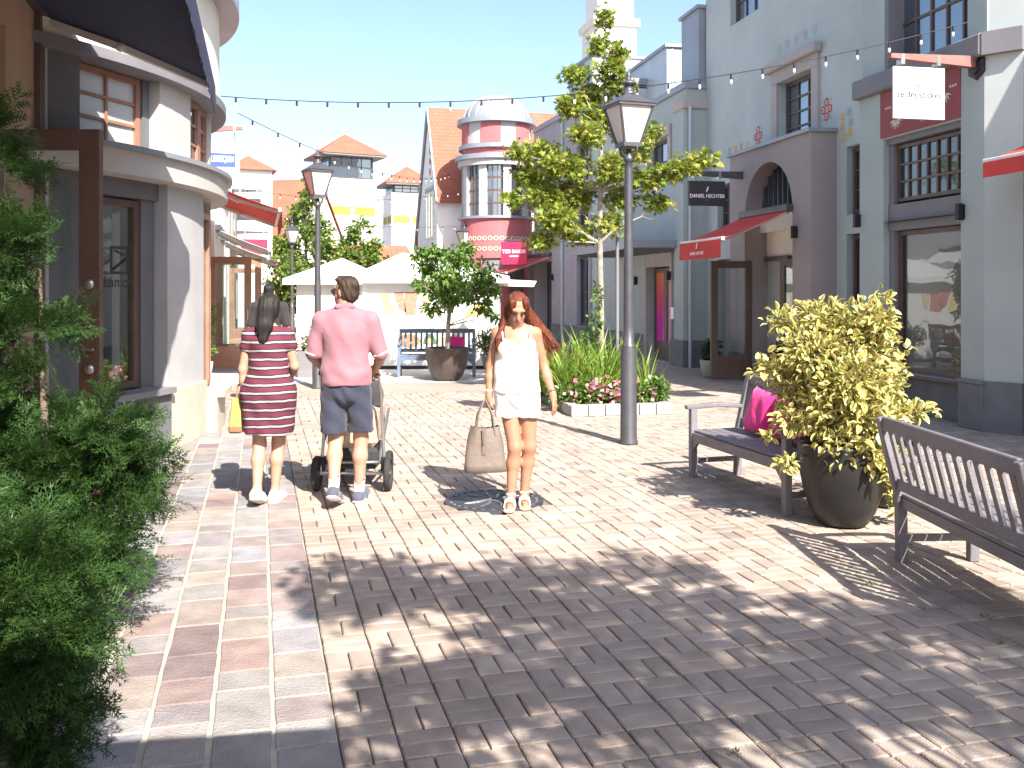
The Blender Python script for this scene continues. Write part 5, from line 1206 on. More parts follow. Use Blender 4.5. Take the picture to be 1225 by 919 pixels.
# --- potted standard tree in front of the tent
pl = ground_pt(533, 458)
bowl_pot('bowl_planter', 'large dark brown bowl planter in front of the white tent', (pl.x, pl.y+.40, 0), .41, .61, M_potb)
sc2 = (pl.y+.4)/FPX
def b_(px, py, rx, ry, dy=0): return ((px-533)*sc2, dy, EYE+(HY-py)*sc2, rx*sc2, (rx+ry)/2*sc2, ry*sc2)
tree('potted_tree', 'round headed green tree standing in the brown bowl planter', (pl.x, pl.y+.40, .5), [(x, y, z-.5, a, b, c) for x, y, z, a, b, c in (b_(520, 302, 24, 12), b_(510, 318, 22, 16, .2), b_(548, 312, 26, 14, -.2), b_(575, 328, 22, 18, .1), b_(585, 345, 14, 16), b_(540, 335, 30, 18, -.35), b_(520, 345, 22, 18, .3), b_(560, 350, 28, 18, .25), b_(515, 368, 14, 12, -.1), b_(535, 358, 22, 14, -.25), b_(578, 368, 14, 10, .1), b_(500, 340, 10, 12), b_(588, 378, 8, 8, .1), b_(555, 296, 16, 7), b_(498, 305, 12, 8))], 3600, .10, T_oval(.5), ML_green, [((0, 0, 0), .05), ((.02, 0, .5), .042), ((.06, 0, .95), .036), ((.10, 0, 1.3), .022), ((.12, 0, 1.7), .01)], M_bark, droop=-.5, shell=.3)
# --- street trees in the left distance
def bg_tree(lab, px, base_y, Y, top, half, nb_, seed, n):
    rs = random.Random(seed); p = at(px, 345, Y); zt = EYE+(HY-top)*Y/FPX; zb = EYE+(HY-base_y)*Y/FPX; hw = half*Y/FPX; bs = []
    for k in range(nb_):
        t = (k+.5)/nb_; z = zb+(zt-zb)*t; w_ = hw*(1-t)**.75+.12; a = rs.uniform(0, 6.28); q = w_*rs.uniform(.35, .9)
        bs.append((q*math.cos(a), q*math.sin(a), z, w_*.42+.1, w_*.42+.1, w_*.22+.14))
    tree('street_tree', lab, (p.x, p.y, 0), bs, n, .17, T_diamond(.75), ML_bg, [((0, 0, 0), .10), ((0, 0, zb), .08), ((0, 0, (zb+zt)/2), .05), ((0, 0, zt-.1), .01)], M_barkd, group='street trees on the left', shell=.3)
bg_tree('taller light green street tree between the two left lamp posts', 366, 372, 36, 212, 56, 40, 4, 10500)
bg_tree('lower light green street tree behind the man in pink', 432, 372, 38, 262, 58, 36, 9, 9000)
bg_tree('small light green street tree by the ochre awning', 330, 360, 42, 285, 24, 14, 12, 2600)
# --- hedge blocks and planters in the distance
def shrub(name, label, loc, blobs, n, ls, tmpl, lm, cat='shrub', droop=.1, group=None, flowers=None, stems=True):
    r = thing(name, label, cat, loc, 0, group)
    if stems:
        mb = MB()
        for b in blobs[:8]: limb(mb, (b[0]*.3, b[1]*.3, 0), b[:3], .010, .004, .1)
        mb.build('stems', M_barkd, r)
    P, nd = in_blobs(blobs, n, .5); o = leaf_cloud('foliage', P, ls*rng.uniform(.6, 1.2, len(P)), tmpl, lm, r, drooping(len(P), nd, droop, .6)); tag(o, kind='stuff')
    if flowers:
        fn, fs_, fm = flowers; P, nd = in_blobs([(b[0], b[1], b[2], b[3]*1.08, b[4]*1.08, b[5]*1.08) for b in blobs], fn, .95)
        o = leaf_cloud('flowers', P, fs_*rng.uniform(.7, 1.2, len(P)), T_diamond(.9), fm, r, drooping(len(P), nd, .2, .8)); tag(o, kind='stuff')
    return r
ML_pinkf = leafmat('pink_petal', [(.72, .20, .32), (.85, .40, .50), (.90, .60, .66), (.70, .08, .16)], .3)
ML_redf = leafmat('rust_petal', [(.55, .12, .08), (.62, .22, .14), (.45, .10, .09)], .3)
ML_whitef = leafmat('cream_petal', [(.78, .76, .60), (.70, .72, .45), (.80, .78, .70)], .3)
ML_hyd = leafmat('dusky_petal', [(.45, .30, .36), (.55, .45, .45), (.30, .28, .25), (.20, .26, .12)], .25)
hp = at(381, 345, 22.5)
shrub('hedge_bush', 'bright green bush beside the left lamp post', (hp.x+.25, hp.y, .0), [(0, 0, .75, .42, .35, .38), (.2, .1, .9, .3, .3, .28), (-.2, 0, .6, .3, .3, .35)], 1500, .10, T_diamond(.6), ML_green)
px_ = at(372, 345, 18.0)
pk = thing('box_planter', 'grey box planter with pink flowers by the left lamp post', 'plant pot', (px_.x, 18.0, 0)); MB().b2((-.22, -.2, 0), (.22, .2, .5)).build('box', M_grey, pk, .01); MB().b2((-.2, -.18, .5), (.2, .18, .505)).build('soil', M_soil, pk)
shrub('flowering_plant', 'pink flowers in the grey box planter', (px_.x, 18.0, .5), [(0, 0, .13, .26, .22, .15)], 350, .08, T_diamond(.6), ML_green, 'plant', flowers=(110, .07, ML_pinkf))
hy = ground_pt(586, 447)
bowl_pot('round_planter', 'grey round planter with the dusky flowering bush beside the tent', (hy.x+.1, hy.y+.2, 0), .28, .38, M_grey)
shrub('flowering_bush', 'dusky pink flowering bush beside the right end of the white tent', (hy.x+.1, hy.y+.2, .32), [(0, 0, .25, .38, .32, .26), (.15, 0, .42, .28, .28, .2), (-.2, -.05, .3, .25, .25, .2)], 900, .085, T_oval(.6), ML_green, flowers=(360, .07, ML_hyd))
# small pots along the right facade
for (px, py, rr_, hh, lab) in ((850, 452, .20, .34, 'dark leaved plant in a pale pot beside the arched portal'), (930, 462, .22, .34, 'dark leaved plant in a pot at the portal doorway')):
    g_ = ground_pt(px, py); bowl_pot('tapered_pot', lab.replace('dark leaved plant in a', 'tapered').replace('tapered pale pot', 'tapered pale pot').replace('tapered pot', 'tapered shaded pot'), g_, rr_, hh, mat('pale_pot', (.42, .38, .35), .7, .1, 5, .1, 50), 'pots along the right facades')
    shrub('potted_plant', lab, (g_.x, g_.y, hh*.85), [(0, 0, .2, .2, .2, .2), (.06, 0, .33, .15, .15, .14)], 420, .08, T_oval(.5), ML_dark, 'plant')
gl_ = f3l.pt(1.0, -.35)
shrub('potted_plant', 'leafy green plant standing behind the brown glass door on the left', (gl_.x+.35, gl_.y-.4, .25), [(0, 0, .35, .22, .2, .3), (0, 0, .8, .25, .2, .35), (0, 0, 1.1, .15, .15, .2)], 500, .09, T_oval(.5), ML_green, 'plant'); bowl_pot('tapered_pot', 'white pot of the leafy plant behind the brown glass door', (gl_.x+.35, gl_.y-.4, 0), .16, .28, M_signw)
# --- flower bed with stone edging
FB = Facade((.78, 12.36), (-.191, .982))           # left edge runs along this line; local y = left, so the bed lies at -y
bd_ = thing('flower_bed', 'low stone edged flower bed around the maple', 'flower bed', FB.pt(0), FB.rz)
M_edge = mat('pale_edging', (.34, .335, .34), .8, .16, 5, .25, 60)
BL, BWD = 4.2, 1.42
nst = 6
for k in range(nst): MB().b2((.0, -BWD*(k+1)/nst+.006, 0), (.13, -BWD*k/nst-.006, .15)).build('edging_stone', M_edge, bd_, .008)
for sd in (0, 1):
    for k in range(13): MB().b2((.13+BL*k/13+.006, -BWD+.0 if sd else -.13, 0), (.13+BL*(k+1)/13-.006, -BWD+.13 if sd else 0, .15)).build('edging_stone', M_edge, bd_, .008)
MB().b2((.13, -BWD+.13, 0), (BL, -.13, .11)).build('soil', M_soil, bd_)
def fbp(px, py, zref=.1): return ground_pt(px, py, zref)
# ornamental grass tussocks
def tussock(label, loc, n, h, sp, m=ML_grass):
    r = thing('grass_tussock', label, 'grass', loc, 0, 'grass tussocks in the flower bed')
    P = np.zeros((n, 3)); P[:, :2] = rng.normal(size=(n, 2))*.05
    up = np.concatenate([rng.normal(size=(n, 2))*sp, np.ones((n, 1))], axis=1)
    o = leaf_cloud('blades', P, h*rng.uniform(.55, 1.1, n), T_blade(), m, r, rot_mats(n, up, .04)); tag(o, kind='stuff'); o.scale = (1, 1, 1); return r
for i, (px, Y_, h, n) in enumerate(((664, 13.6, .95, 150), (684, 13.1, .85, 150), (700, 14.2, 1.0, 140), (722, 13.4, .85, 130), (735, 14.8, .95, 120), (770, 13.6, .75, 60), (650, 14.6, .9, 110), (712, 13.0, .7, 110))):
    p = at(px, 345, Y_); tussock('arching bright green grass tussock in the flower bed under the maple', (p.x, p.y, .1), n, h, .38)
for i, (px, Y_, w_, h, fl, lab) in enumerate(((700, 12.75, .22, .17, (90, .075, ML_pinkf), 'pink begonias at the bed edge beside the lamp post'), (722, 12.85, .24, .18, (110, .085, ML_pinkf), 'dense pink begonias at the bed edge behind the lamp post'), (765, 12.8, .18, .16, (50, .07, ML_pinkf), 'red and white begonias at the bed corner right of the lamp post'), (675, 12.9, .2, .14, (60, .06, ML_whitef), 'cream variegated plants at the bed corner by the walking woman'), (784, 12.9, .2, .2, (70, .06, ML_hyd), 'dusky purple leaved plant at the right bed corner'), (650, 13.9, .25, .22, (60, .06, ML_whitef), 'grey green plant on the left bed edge'), (655, 15.6, .35, .35, (190, .08, ML_redf), 'rust red flower heads at the back of the bed'), (682, 15.9, .3, .3, (120, .08, ML_redf), 'rust red flower heads at the back of the bed'), (705, 14.0, .35, .3, None, 'mid green leafy plants around the maple trunk'), (730, 13.7, .35, .33, None, 'mid green leafy plants around the maple trunk'))):
    p = at(px, 345, Y_); shrub('bed_plant', lab, (p.x, p.y, .1), [(0, 0, h, w_, w_*.8, h), (w_*.5, 0, h*.8, w_*.6, w_*.6, h*.8), (-w_*.5, 0, h*.8, w_*.6, w_*.6, h*.8)], 420, .075, T_oval(.6), ML_green, 'plant', .3, 'plants in the flower bed', fl)
shrub('climbing_plant', 'leafy climber growing up the maple trunk', (TB.x-.08, TB.y-.1, .1), [(-.05, 0, .5, .22, .15, .2), (-.12, 0, .8, .2, .12, .15), (-.02, 0, 1.1, .12, .1, .2), (.03, 0, 1.5, .07, .07, .2), (-.15, 0, .3, .2, .15, .2)], 380, .09, T_oval(.55), ML_green, 'plant')
mb = MB(); mb.tube([(0, 0, 0), (0, 0, 2.6)], .028, 8); o = mb.build('tree_stake', M_grey); o.location = (TB.x+.30, TB.y+.35, .1); tag(o, 'grey stake beside the maple trunk', 'stake')
# --- variegated shrub in the black pot
sp_ = ground_pt(1022, 640); SPT = Vector((sp_.x+.02, sp_.y+.29, 0))
bowl_pot('bowl_planter', 'black bowl planter holding the yellow variegated shrub', SPT, .315, .60, M_pot)
MV = variegated('variegated_leaf', (.12, .19, .05), (.62, .54, .20))
vs = thing('variegated_shrub', 'big yellow and green variegated shrub in the black bowl planter', 'shrub', (SPT.x, SPT.y, .55))
scv = SPT.y/FPX
def bv(px, py, rx, ry, dy=0.): return ((px-1022)*scv, dy, EYE+(HY-py)*scv-.55, rx*scv, (rx+ry)/2*scv, ry*scv)
vb = [bv(1022, 400, 60, 40, .0), bv(985, 420, 52, 36, -.1), bv(1060, 420, 44, 40, .05), bv(955, 385, 26, 16, .05), bv(1000, 378, 34, 20, .15), bv(1050, 380, 30, 22, -.15), bv(1020, 450, 62, 40, -.22), bv(970, 460, 40, 36, .1), bv(1075, 450, 34, 36, .15), bv(1030, 490, 58, 36, -.2), bv(985, 490, 38, 34, -.15), bv(1062, 495, 36, 34, 0), bv(935, 440, 26, 14, -.05), bv(955, 500, 24, 14, -.15), bv(950, 550, 14, 10, -.15), bv(1072, 358, 9, 14, 0), bv(1073, 390, 12, 18, 0), bv(1100, 490, 34, 9, -.1), bv(1010, 525, 40, 24, -.22), bv(1068, 550, 18, 30, -.2), bv(1085, 590, 16, 24, -.05), bv(1040, 540, 30, 24, -.26), bv(930, 520, 10, 8, -.1)]
mb = MB()
for b in vb: limb(mb, (random.gauss(0, .04), random.gauss(0, .04), 0), b[:3], .012, .004, .16)
mb.build('stems', M_barkd, vs)
P, nd = in_blobs(vb, 5600, .35); szs = .074*rng.uniform(.6, 1.2, len(P)); frs = drooping(len(P), nd, .15, .55)
order = np.argsort(-(szs*1.0)+.10*(P[:, 1]+.05*np.abs(P[:, 0]))-.02*0)
big = order[:250]; rest = order[250:]
tp = T_oval(.52, .22)
lme = bpy.data.meshes.new('leaf'); lme.from_pydata([tuple(v) for v in tp[0]], [], [tuple(int(i) for i in f) for f in tp[1]]); lme.materials.append(MV)
a_ = lme.attributes.new('lu', 'FLOAT', 'POINT'); a_.data.foreach_set('value', tp[2].astype(np.float32))
for i in big:
    o = link('leaf', lme, vs); o.matrix_local = Matrix.Translation(P[i]) @ Matrix(frs[i].tolist()).to_4x4() @ Matrix.Scale(float(szs[i]), 4)
o = leaf_cloud('foliage', P[rest], szs[rest], tp, MV, vs, frs[rest], True); tag(o, kind='stuff')
shrub('flowering_plant', 'pink flowers behind the yellow shrub by the shop window', (SPT.x+.55, SPT.y+.55, .45), [(0, 0, .22, .16, .14, .13)], 160, .07, T_oval(.6), ML_green, 'plant', flowers=(60, .07, ML_pinkf))
mb = MB(); MBp = bowl_pot('round_planter', 'dark planter behind the yellow shrub', (SPT.x+.55, SPT.y+.55, 0), .22, .5, M_pot)
# weeds in the joints at lower right
for k, (px, py) in enumerate(((1040, 700), (1195, 770), (1090, 655), (1180, 740), (880, 905))):
    p = ground_pt(px, py); shrub('joint_weed', 'small green weed sprouting from the brick joints', p, [(0, 0, .008, .03, .02, .01)], 16, .02, T_diamond(.5), ML_green, 'weed', .1, 'weeds between the bricks', stems=False)
# --- feathery conifer in the left foreground
CP = ground_pt(88, 752); CPT = Vector((CP.x-.12, CP.y+.12, 0))
bowl_pot('round_planter', 'pale stone round planter holding the feathery conifer', CPT, .27, .36, mat('pale_stone_pot', (.55, .48, .40), .8, .12, 5, .2, 60))
cf = thing('conifer', 'feathery dark green conifer in the left foreground planter', 'shrub', (CPT.x, CPT.y, .3))
scc = CPT.y/FPX
def bc(px, py, rx, ry, dy=0.): return ((px-612.5)*scc-CPT.x, dy, EYE+(HY-py)*scc-.3, rx*scc, (rx+ry)/2*scc, ry*scc)
cb = [bc(6, 205, 16, 26), bc(28, 282, 24, 9, -.1), bc(4, 300, 26, 26), bc(28, 398, 46, 18), bc(78, 390, 22, 7, -.1), bc(4, 450, 24, 26, -.05), bc(12, 525, 26, 34, .1), bc(115, 520, 58, 32, -.05), bc(70, 570, 80, 45, -.1), bc(140, 560, 42, 30, 0), bc(150, 600, 30, 20, .1), bc(40, 640, 90, 50, -.25), bc(125, 640, 50, 35, -.2), bc(60, 690, 70, 40, -.3), bc(105, 690, 36, 26, -.3), bc(-30, 560, 50, 100, 0), bc(-50, 350, 40, 100, .05), bc(-10, 160, 12, 22, .05)]
mb = MB()
mb.tube([(-.05, 0, 0), (-.08, 0, .6), (-.12, .02, 1.5)], [.03, .022, .008], 8); mb.build('trunk', M_barkd, cf)
# fronds: each a curved spray of many short needles, built once as a template
def frond(seed):
    q = random.Random(seed); V, F = [], []
    def needle(p, d, L):
        d = d.normalized(); s_ = d.cross(Vector((0, 0, 1))); s_ = s_.normalized()*.030 if s_.length > 1e-3 else Vector((.03, 0, 0)); b = len(V)
        V.extend([p-s_*.5, p+s_*.5, p+d*L]); F.append((b, b+1, b+2))
    def spray(p, d, L, lev):
        n = max(1, int(L/.075)); c = p.copy()
        for i in range(n):
            t = i/n; dd = (d+Vector((0, 0, -.25*t))).normalized(); c2 = c+dd*(L/n); w_ = .008; s_ = dd.cross(Vector((0, 0, 1))).normalized()*w_; b = len(V)
            V.extend([c-s_, c+s_, c2+s_*.8, c2-s_*.8]); F.append((b, b+1, b+2)); F.append((b, b+2, b+3))
            side = dd.cross(Vector((0, 0, 1))).normalized()
            for sg_ in (-1, 1):
                e = (dd*.75+side*sg_*.75+Vector((q.gauss(0, .2), q.gauss(0, .2), q.gauss(.05, .25))))
                if lev > 0 and i > 0: spray(c2, e.normalized(), L*(.50-.28*t)*q.uniform(.7, 1.1), lev-1)
                else: needle(c2, e, q.uniform(.08, .15))
            c = c2
        needle(c, d+Vector((0, 0, -.2)), .11)
    spray(Vector((0, 0, 0)), Vector((0, 1, .12)), 1.0, 1)
    return np.array([tuple(v) for v in V]), np.array(F), np.zeros(len(V))
fts = [frond(k) for k in range(4)]
def conifer_fronds(root, blobs, n, ls):
    P, nd = in_blobs(blobs, n, .2); up = nd*.55+np.array([.35, -.2, .18])
    for k in range(4):
        s_ = slice(k, None, 4); n_ = len(P[s_]); o = leaf_cloud('fronds', P[s_], ls*rng.uniform(.7, 1.25, n_), fts[k], ML_ever, root, rot_mats(n_, up[s_], .32)); tag(o, kind='stuff')
conifer_fronds(cf, cb, 1300, .20)
# a second one closer, its planter below the frame
C2 = Vector((-1.95, 3.05, 0)); scc = C2.y/FPX; CPT2 = C2
bowl_pot('round_planter', 'pale stone round planter of the lower conifer', C2, .27, .36, MATS['pale_stone_pot'])
cf2 = thing('conifer', 'lower feathery dark green conifer beside the first one', 'shrub', (C2.x, C2.y, .3))
MB().tube([(0, 0, 0), (0, 0, .5)], [.02, .008], 7).build('trunk', M_barkd, cf2)
def bc2(px, py, rx, ry, dy=0.): return ((px-612.5)*scc-C2.x, dy, EYE+(HY-py)*scc-.3, rx*scc, (rx+ry)/2*scc, ry*scc)
conifer_fronds(cf2, [bc2(10, 700, 90, 60), bc2(40, 770, 70, 50, -.05), bc2(20, 850, 60, 50, 0), bc2(30, 910, 50, 40, 0), bc2(-60, 760, 60, 120), bc2(60, 730, 40, 36, .05)], 520, .17)
# ================================================================ people: smooth unions of tapered limbs, surfaced once
def V3(*a): return np.array(a, dtype=float)
class Blend:
    def __init__(s): s.p = []; s.cuts = []
    def cone(s, a, b, ra, rb, k=.03, flat=None): s.p.append(('c', V3(*a), V3(*b), ra, rb, k, flat)); return s
    def ell(s, c, r, k=.03, rot=None): s.p.append(('e', V3(*c), V3(*r), None if rot is None else np.array(rot), k)); return s
    def cut(s, pt, n): s.cuts.append((V3(*pt), V3(*n))); return s
    def mesh(s, h=.009, extra=None):
        lo = np.full(3, 9.); hi = np.full(3, -9.)
        for q in s.p:
            if q[0] == 'c': r = max(q[3], q[4]); lo = np.minimum(lo, np.minimum(q[1], q[2])-r); hi = np.maximum(hi, np.maximum(q[1], q[2])+r)
            else: r = max(q[2]); lo = np.minimum(lo, q[1]-r); hi = np.maximum(hi, q[1]+r)
        lo -= 4*h; hi += 4*h; n = np.ceil((hi-lo)/h).astype(int)+1
        D_ = np.full(n, .5, dtype=np.float32); ax = [lo[i]+np.arange(n[i])*h for i in range(3)]
        for q in s.p:
            k = q[5] if q[0] == 'c' else q[4]
            if q[0] == 'c': r = max(q[3], q[4])+k+.03; l, u_ = np.minimum(q[1], q[2])-r, np.maximum(q[1], q[2])+r
            else: r = max(q[2])+k+.03; l, u_ = q[1]-r, q[1]+r
            i0 = np.clip(((l-lo)/h).astype(int), 0, n-1); i1 = np.clip(((u_-lo)/h).astype(int)+2, 1, n)
            X = np.stack(np.meshgrid(*[ax[i][i0[i]:i1[i]] for i in range(3)], indexing='ij'), -1)
            if q[0] == 'c':
                ab = q[2]-q[1]; pa = X-q[1]; t = np.clip((pa@ab)/max(1e-9, ab@ab), 0, 1); v = pa-t[..., None]*ab
                if q[6] is not None: fl = np.array(q[6][0]); v = v+fl*((v@fl)*(q[6][1]-1))[..., None]
                d = np.linalg.norm(v, axis=-1)-(q[3]+t*(q[4]-q[3]))
            else:
                pa = X-q[1]
                if q[3] is not None: pa = pa@q[3]
                e = np.linalg.norm(pa/q[2], axis=-1); d = (e-1)*np.min(q[2])*1.0
            sl = tuple(slice(i0[i], i1[i]) for i in range(3)); o = D_[sl]
            m_ = np.clip(k-np.abs(o-d), 0, None)/max(k, 1e-6); D_[sl] = np.minimum(o, d)-m_*m_*k*.25
        if s.cuts or extra:
            X = np.stack(np.meshgrid(*ax, indexing='ij'), -1)
            for pt, nn in s.cuts: D_ = np.maximum(D_, (X-pt)@(nn/np.linalg.norm(nn)))
            if extra: D_ = extra(X, D_)
        return nets(D_, lo, h)
def nets(D_, lo, h):
    S_ = D_ < 0; c = [S_[i:S_.shape[0]-1+i, j:S_.shape[1]-1+j, k:S_.shape[2]-1+k] for i in (0, 1) for j in (0, 1) for k in (0, 1)]
    cnt = sum(x.astype(np.int8) for x in c); act = (cnt > 0) & (cnt < 8); I = np.argwhere(act); idx = np.full(act.shape, -1, dtype=np.int64); idx[act] = np.arange(len(I))
    pos = np.zeros((len(I), 3)); num = np.zeros(len(I)); corners = [(i, j, k) for i in (0, 1) for j in (0, 1) for k in (0, 1)]
    for a in range(8):
        for b in range(a+1, 8):
            if sum(abs(corners[a][q]-corners[b][q]) for q in range(3)) != 1: continue
            ca, cb_ = np.array(corners[a]), np.array(corners[b]); da = D_[tuple((I+ca).T)]; db = D_[tuple((I+cb_).T)]
            m_ = (da < 0) != (db < 0); t = np.where(m_, da/(da-db+1e-12), 0)
            pos += np.where(m_[:, None], ca+(cb_-ca)*t[:, None], 0); num += m_
    pos = lo+(I+pos/num[:, None])*h; F = []
    for a in range(3):
        b, c_ = (a+1) % 3, (a+2) % 3; s0 = [slice(None)]*3; s1 = [slice(None)]*3; s0[a] = slice(0, -1); s1[a] = slice(1, None)
        A, B = S_[tuple(s0)], S_[tuple(s1)]; E = np.argwhere(A != B)
        E = E[(E[:, b] > 0) & (E[:, c_] > 0) & (E[:, b] < idx.shape[b]) & (E[:, c_] < idx.shape[c_])]
        fl = A[tuple(E.T)]; eb = np.zeros(3, int); eb[b] = 1; ec = np.zeros(3, int); ec[c_] = 1
        q = np.stack([idx[tuple((E-eb-ec).T)], idx[tuple((E-ec).T)], idx[tuple(E.T)], idx[tuple((E-eb).T)]], 1); q[~fl] = q[~fl][:, ::-1]; F.append(q)
    return pos, np.concatenate(F)
def put(name, bl_, m, parent, h=.009, extra=None):
    V, F = bl_.mesh(h, extra); return np_mesh(name, V, F, m, parent, True)
def nrm(v): v = np.array(v, float); return v/np.linalg.norm(v)
def hand(B, W, Dv, N, side, curl=.5, s=1.):
    """W wrist, Dv finger direction, N palm side; side=+1/-1 puts the thumb"""
    W = V3(*W); Dv = nrm(Dv); N = nrm(N-Dv*np.dot(N, Dv)) if True else N; T = np.cross(Dv, N)*side
    B.cone(W-Dv*.02, W+Dv*.03, .024*s, .026*s, .02)
    for i, (of, L) in enumerate(((.030, .066), (.010, .075), (-.010, .070), (-.028, .055))):
        a = W+Dv*.02+T*of*.6*s; b = W+Dv*.085*s+T*of*s; B.cone(a, b, .014*s, .0115*s, .010)
        d1 = nrm(Dv*math.cos(curl)+N*math.sin(curl)); d2 = nrm(Dv*math.cos(curl*2.2)+N*math.sin(curl*2.2)); c = b+d1*L*.55*s; B.cone(b, c, .0105*s, .0095*s, .003); B.cone(c, c+d2*L*.55*s, .0095*s, .0075*s, .003)
    a = W+Dv*.025*s+T*.022*s; b = a+(Dv*.55+T*.55+N*.25)*.042*s; B.cone(a, b, .014*s, .0115*s, .01); B.cone(b, b+nrm(Dv*.9+T*.15+N*.5)*.035*s, .011*s, .008*s, .003)
def limbs(B, J, f=1.0, armk=1.0):
    for q in 'LR':
        sh, el, wr = J['sh'+q], J['el'+q], J['wr'+q]
        B.cone(sh, el, .047*f*armk, .037*f*armk, .03); m_ = np.array(el)*.62+np.array(wr)*.38; B.cone(el, m_, .037*f*armk, .037*f*armk, .02); B.cone(m_, wr, .037*f*armk, .024*f, .02)
        hp_, kn, an, to = (np.array(J[x+q]) for x in ('hip', 'kn', 'an', 'to'))
        B.cone(hp_, kn, .083*f, .054*f, .03); cf_ = kn*.66+an*.34+np.array(J.get('calf', (0, 0, 0)))*.02; B.cone(kn, cf_, .052*f, .054*f, .03); B.cone(cf_, an, .053*f, .034*f, .03)
        he = an+np.array(J['heel'+q]); B.cone(an, he, .034*f, .033*f, .02); B.cone(he, to, .034*f, .026*f, .02); B.cone(an, (to+he)/2, .033*f, .03*f, .02)
def head_prims(B, c, Rm, s=1., nose=True):
    """Rm columns: right, forward, up of the head"""
    c = V3(*c); E = lambda o, r, k=.02: B.ell(c+Rm@(np.array(o)*s), np.array(r)*s, k, Rm)
    E((0, -.012, .035), (.073, .092, .085)); E((0, .02, -.035), (.060, .070, .080), .03); E((0, .055, -.085), (.034, .030, .026), .03)
    if nose: B.cone(c+Rm@(np.array((0, .088, .015))*s), c+Rm@(np.array((0, .108, -.025))*s), .010*s, .015*s, .012)
    for sx in (-1, 1): E((sx*.074, -.005, -.01), (.012, .022, .032), .008); E((sx*.032, .055, -.03), (.024, .022, .022), .02)
    E((0, .082, -.058), (.024, .014, .012), .012)
    E((0, .078, .035), (.052, .014, .012), .02)
def face_parts(r, c, Rm, s, eye=(.03, .02, .015), lip=(.45, .14, .12), brow=(.10, .05, .03), lids=None):
    c = V3(*c); W_ = lambda o: Vector(c+Rm@(np.array(o)*s)); rot = Matrix(Rm.tolist())
    for sx in (-1, 1):
        MB().ell(W_((sx*.030, .084, .004)), (.014*s, .010*s, .0065*s), 10, rot).build('eye', mat('eye_dark', eye, .4, .05, 5, 0), r)
        mb = MB(); mb.tube([W_((sx*.014, .0935, .030)), W_((sx*.032, .0925, .036)), W_((sx*.050, .080, .030))], [.0045*s, .0055*s, .003*s], 5); mb.build('eyebrow', mat('brow_'+r.name[:9], brow, .8, .1, 5, 0), r)
    mb = MB(); mb.tube([W_((-.024, .086, -.060)), W_((-.010, .0955, -.056)), W_((0, .097, -.058)), W_((.010, .0955, -.056)), W_((.024, .086, -.060))], [.003*s, .007*s, .007*s, .007*s, .003*s], 6); mb.build('lips', mat('lips', lip, .5, .1, 5, 0), r)
def frame(yaw, pitch=0., roll=0.):
    """head frame; yaw 0 looks along -y (to the camera), positive turns to the picture's right"""
    f = Matrix.Rotation(yaw, 3, 'Z') @ Matrix.Rotation(pitch, 3, 'X') @ Matrix.Rotation(roll, 3, 'Y')
    base = np.array([[-1, 0, 0], [0, -1, 0], [0, 0, 1.]]).T     # right, forward, up when facing -y
    return np.array(f) @ base
def hairmat(name, c, c2):
    if name in MATS: return MATS[name]
    m, t, p = _nt(name); tc_ = _n(t, 'ShaderNodeTexCoord'); mp_ = _n(t, 'ShaderNodeMapping'); mp_.inputs['Scale'].default_value = (90, 90, 7); t.links.new(tc_.outputs['Object'], mp_.inputs[0])
    no_ = _n(t, 'ShaderNodeTexNoise'); no_.inputs['Scale'].default_value = 1; no_.inputs['Detail'].default_value = 4; t.links.new(mp_.outputs[0], no_.inputs['Vector'])
    cr_ = _n(t, 'ShaderNodeValToRGB'); cr_.color_ramp.elements[0].position = .3; cr_.color_ramp.elements[1].position = .7; cr_.color_ramp.elements[0].color = c4(c); cr_.color_ramp.elements[1].color = c4(c2); t.links.new(no_.outputs[0], cr_.inputs[0]); t.links.new(cr_.outputs[0], p.inputs['Base Color'])
    b = _n(t, 'ShaderNodeBump'); b.inputs['Strength'].default_value = .6; b.inputs['Distance'].default_value = .01; t.links.new(no_.outputs[0], b.inputs['Height']); t.links.new(b.outputs[0], p.inputs['Normal']); p.inputs['Roughness'].default_value = .62; p.inputs['Specular IOR Level'].default_value = .3; p.inputs['Anisotropic'].default_value = .5; MATS[name] = m; return m
def skinmat(name, c):
    m = mat(name, c, .5, .07, 8, .05, 90, spec=.4); p = m.node_tree.nodes['Principled BSDF']; p.inputs['Subsurface Weight'].default_value = .12; p.inputs['Subsurface Radius'].default_value = (.02, .008, .004); p.inputs['Subsurface Scale'].default_value = .5; return m
def cloth(name, c, **kw):
    a = dict(rough=.85, var=.08, scale=7, bump=.35, bscale=16, sheen=.15); a.update(kw); return mat(name, c, **a)
SK1 = skinmat('skin_fair', (.44, .26, .185)); SK2 = skinmat('skin_tan', (.38, .195, .125))
def shoe(r, an, he, to, up, m, sole, name='shoe'):
    an, he, to = V3(*an), V3(*he), V3(*to); d = nrm(to-he); sd_ = nrm(np.cross(d, up)); dn = -nrm(np.cross(sd_, d)); 
    B = Blend(); B.cone(he-d*.012, he+(to-he)*.5, .043, .046, .02, (np.cross(sd_, d), 1.0)); B.cone(he+(to-he)*.5, to, .046, .034, .02); B.cone(he, he*.35+an*.65, .042, .043, .02)
    o = put(name, B, m, r, .007)
    S_ = Blend(); S_.cone(he-d*.012-np.cross(sd_, d)*.030, to-np.cross(sd_, d)*.022, .046, .040, .01, (np.cross(sd_, d), 2.6)); put('sole', S_, sole, o, .006); return o
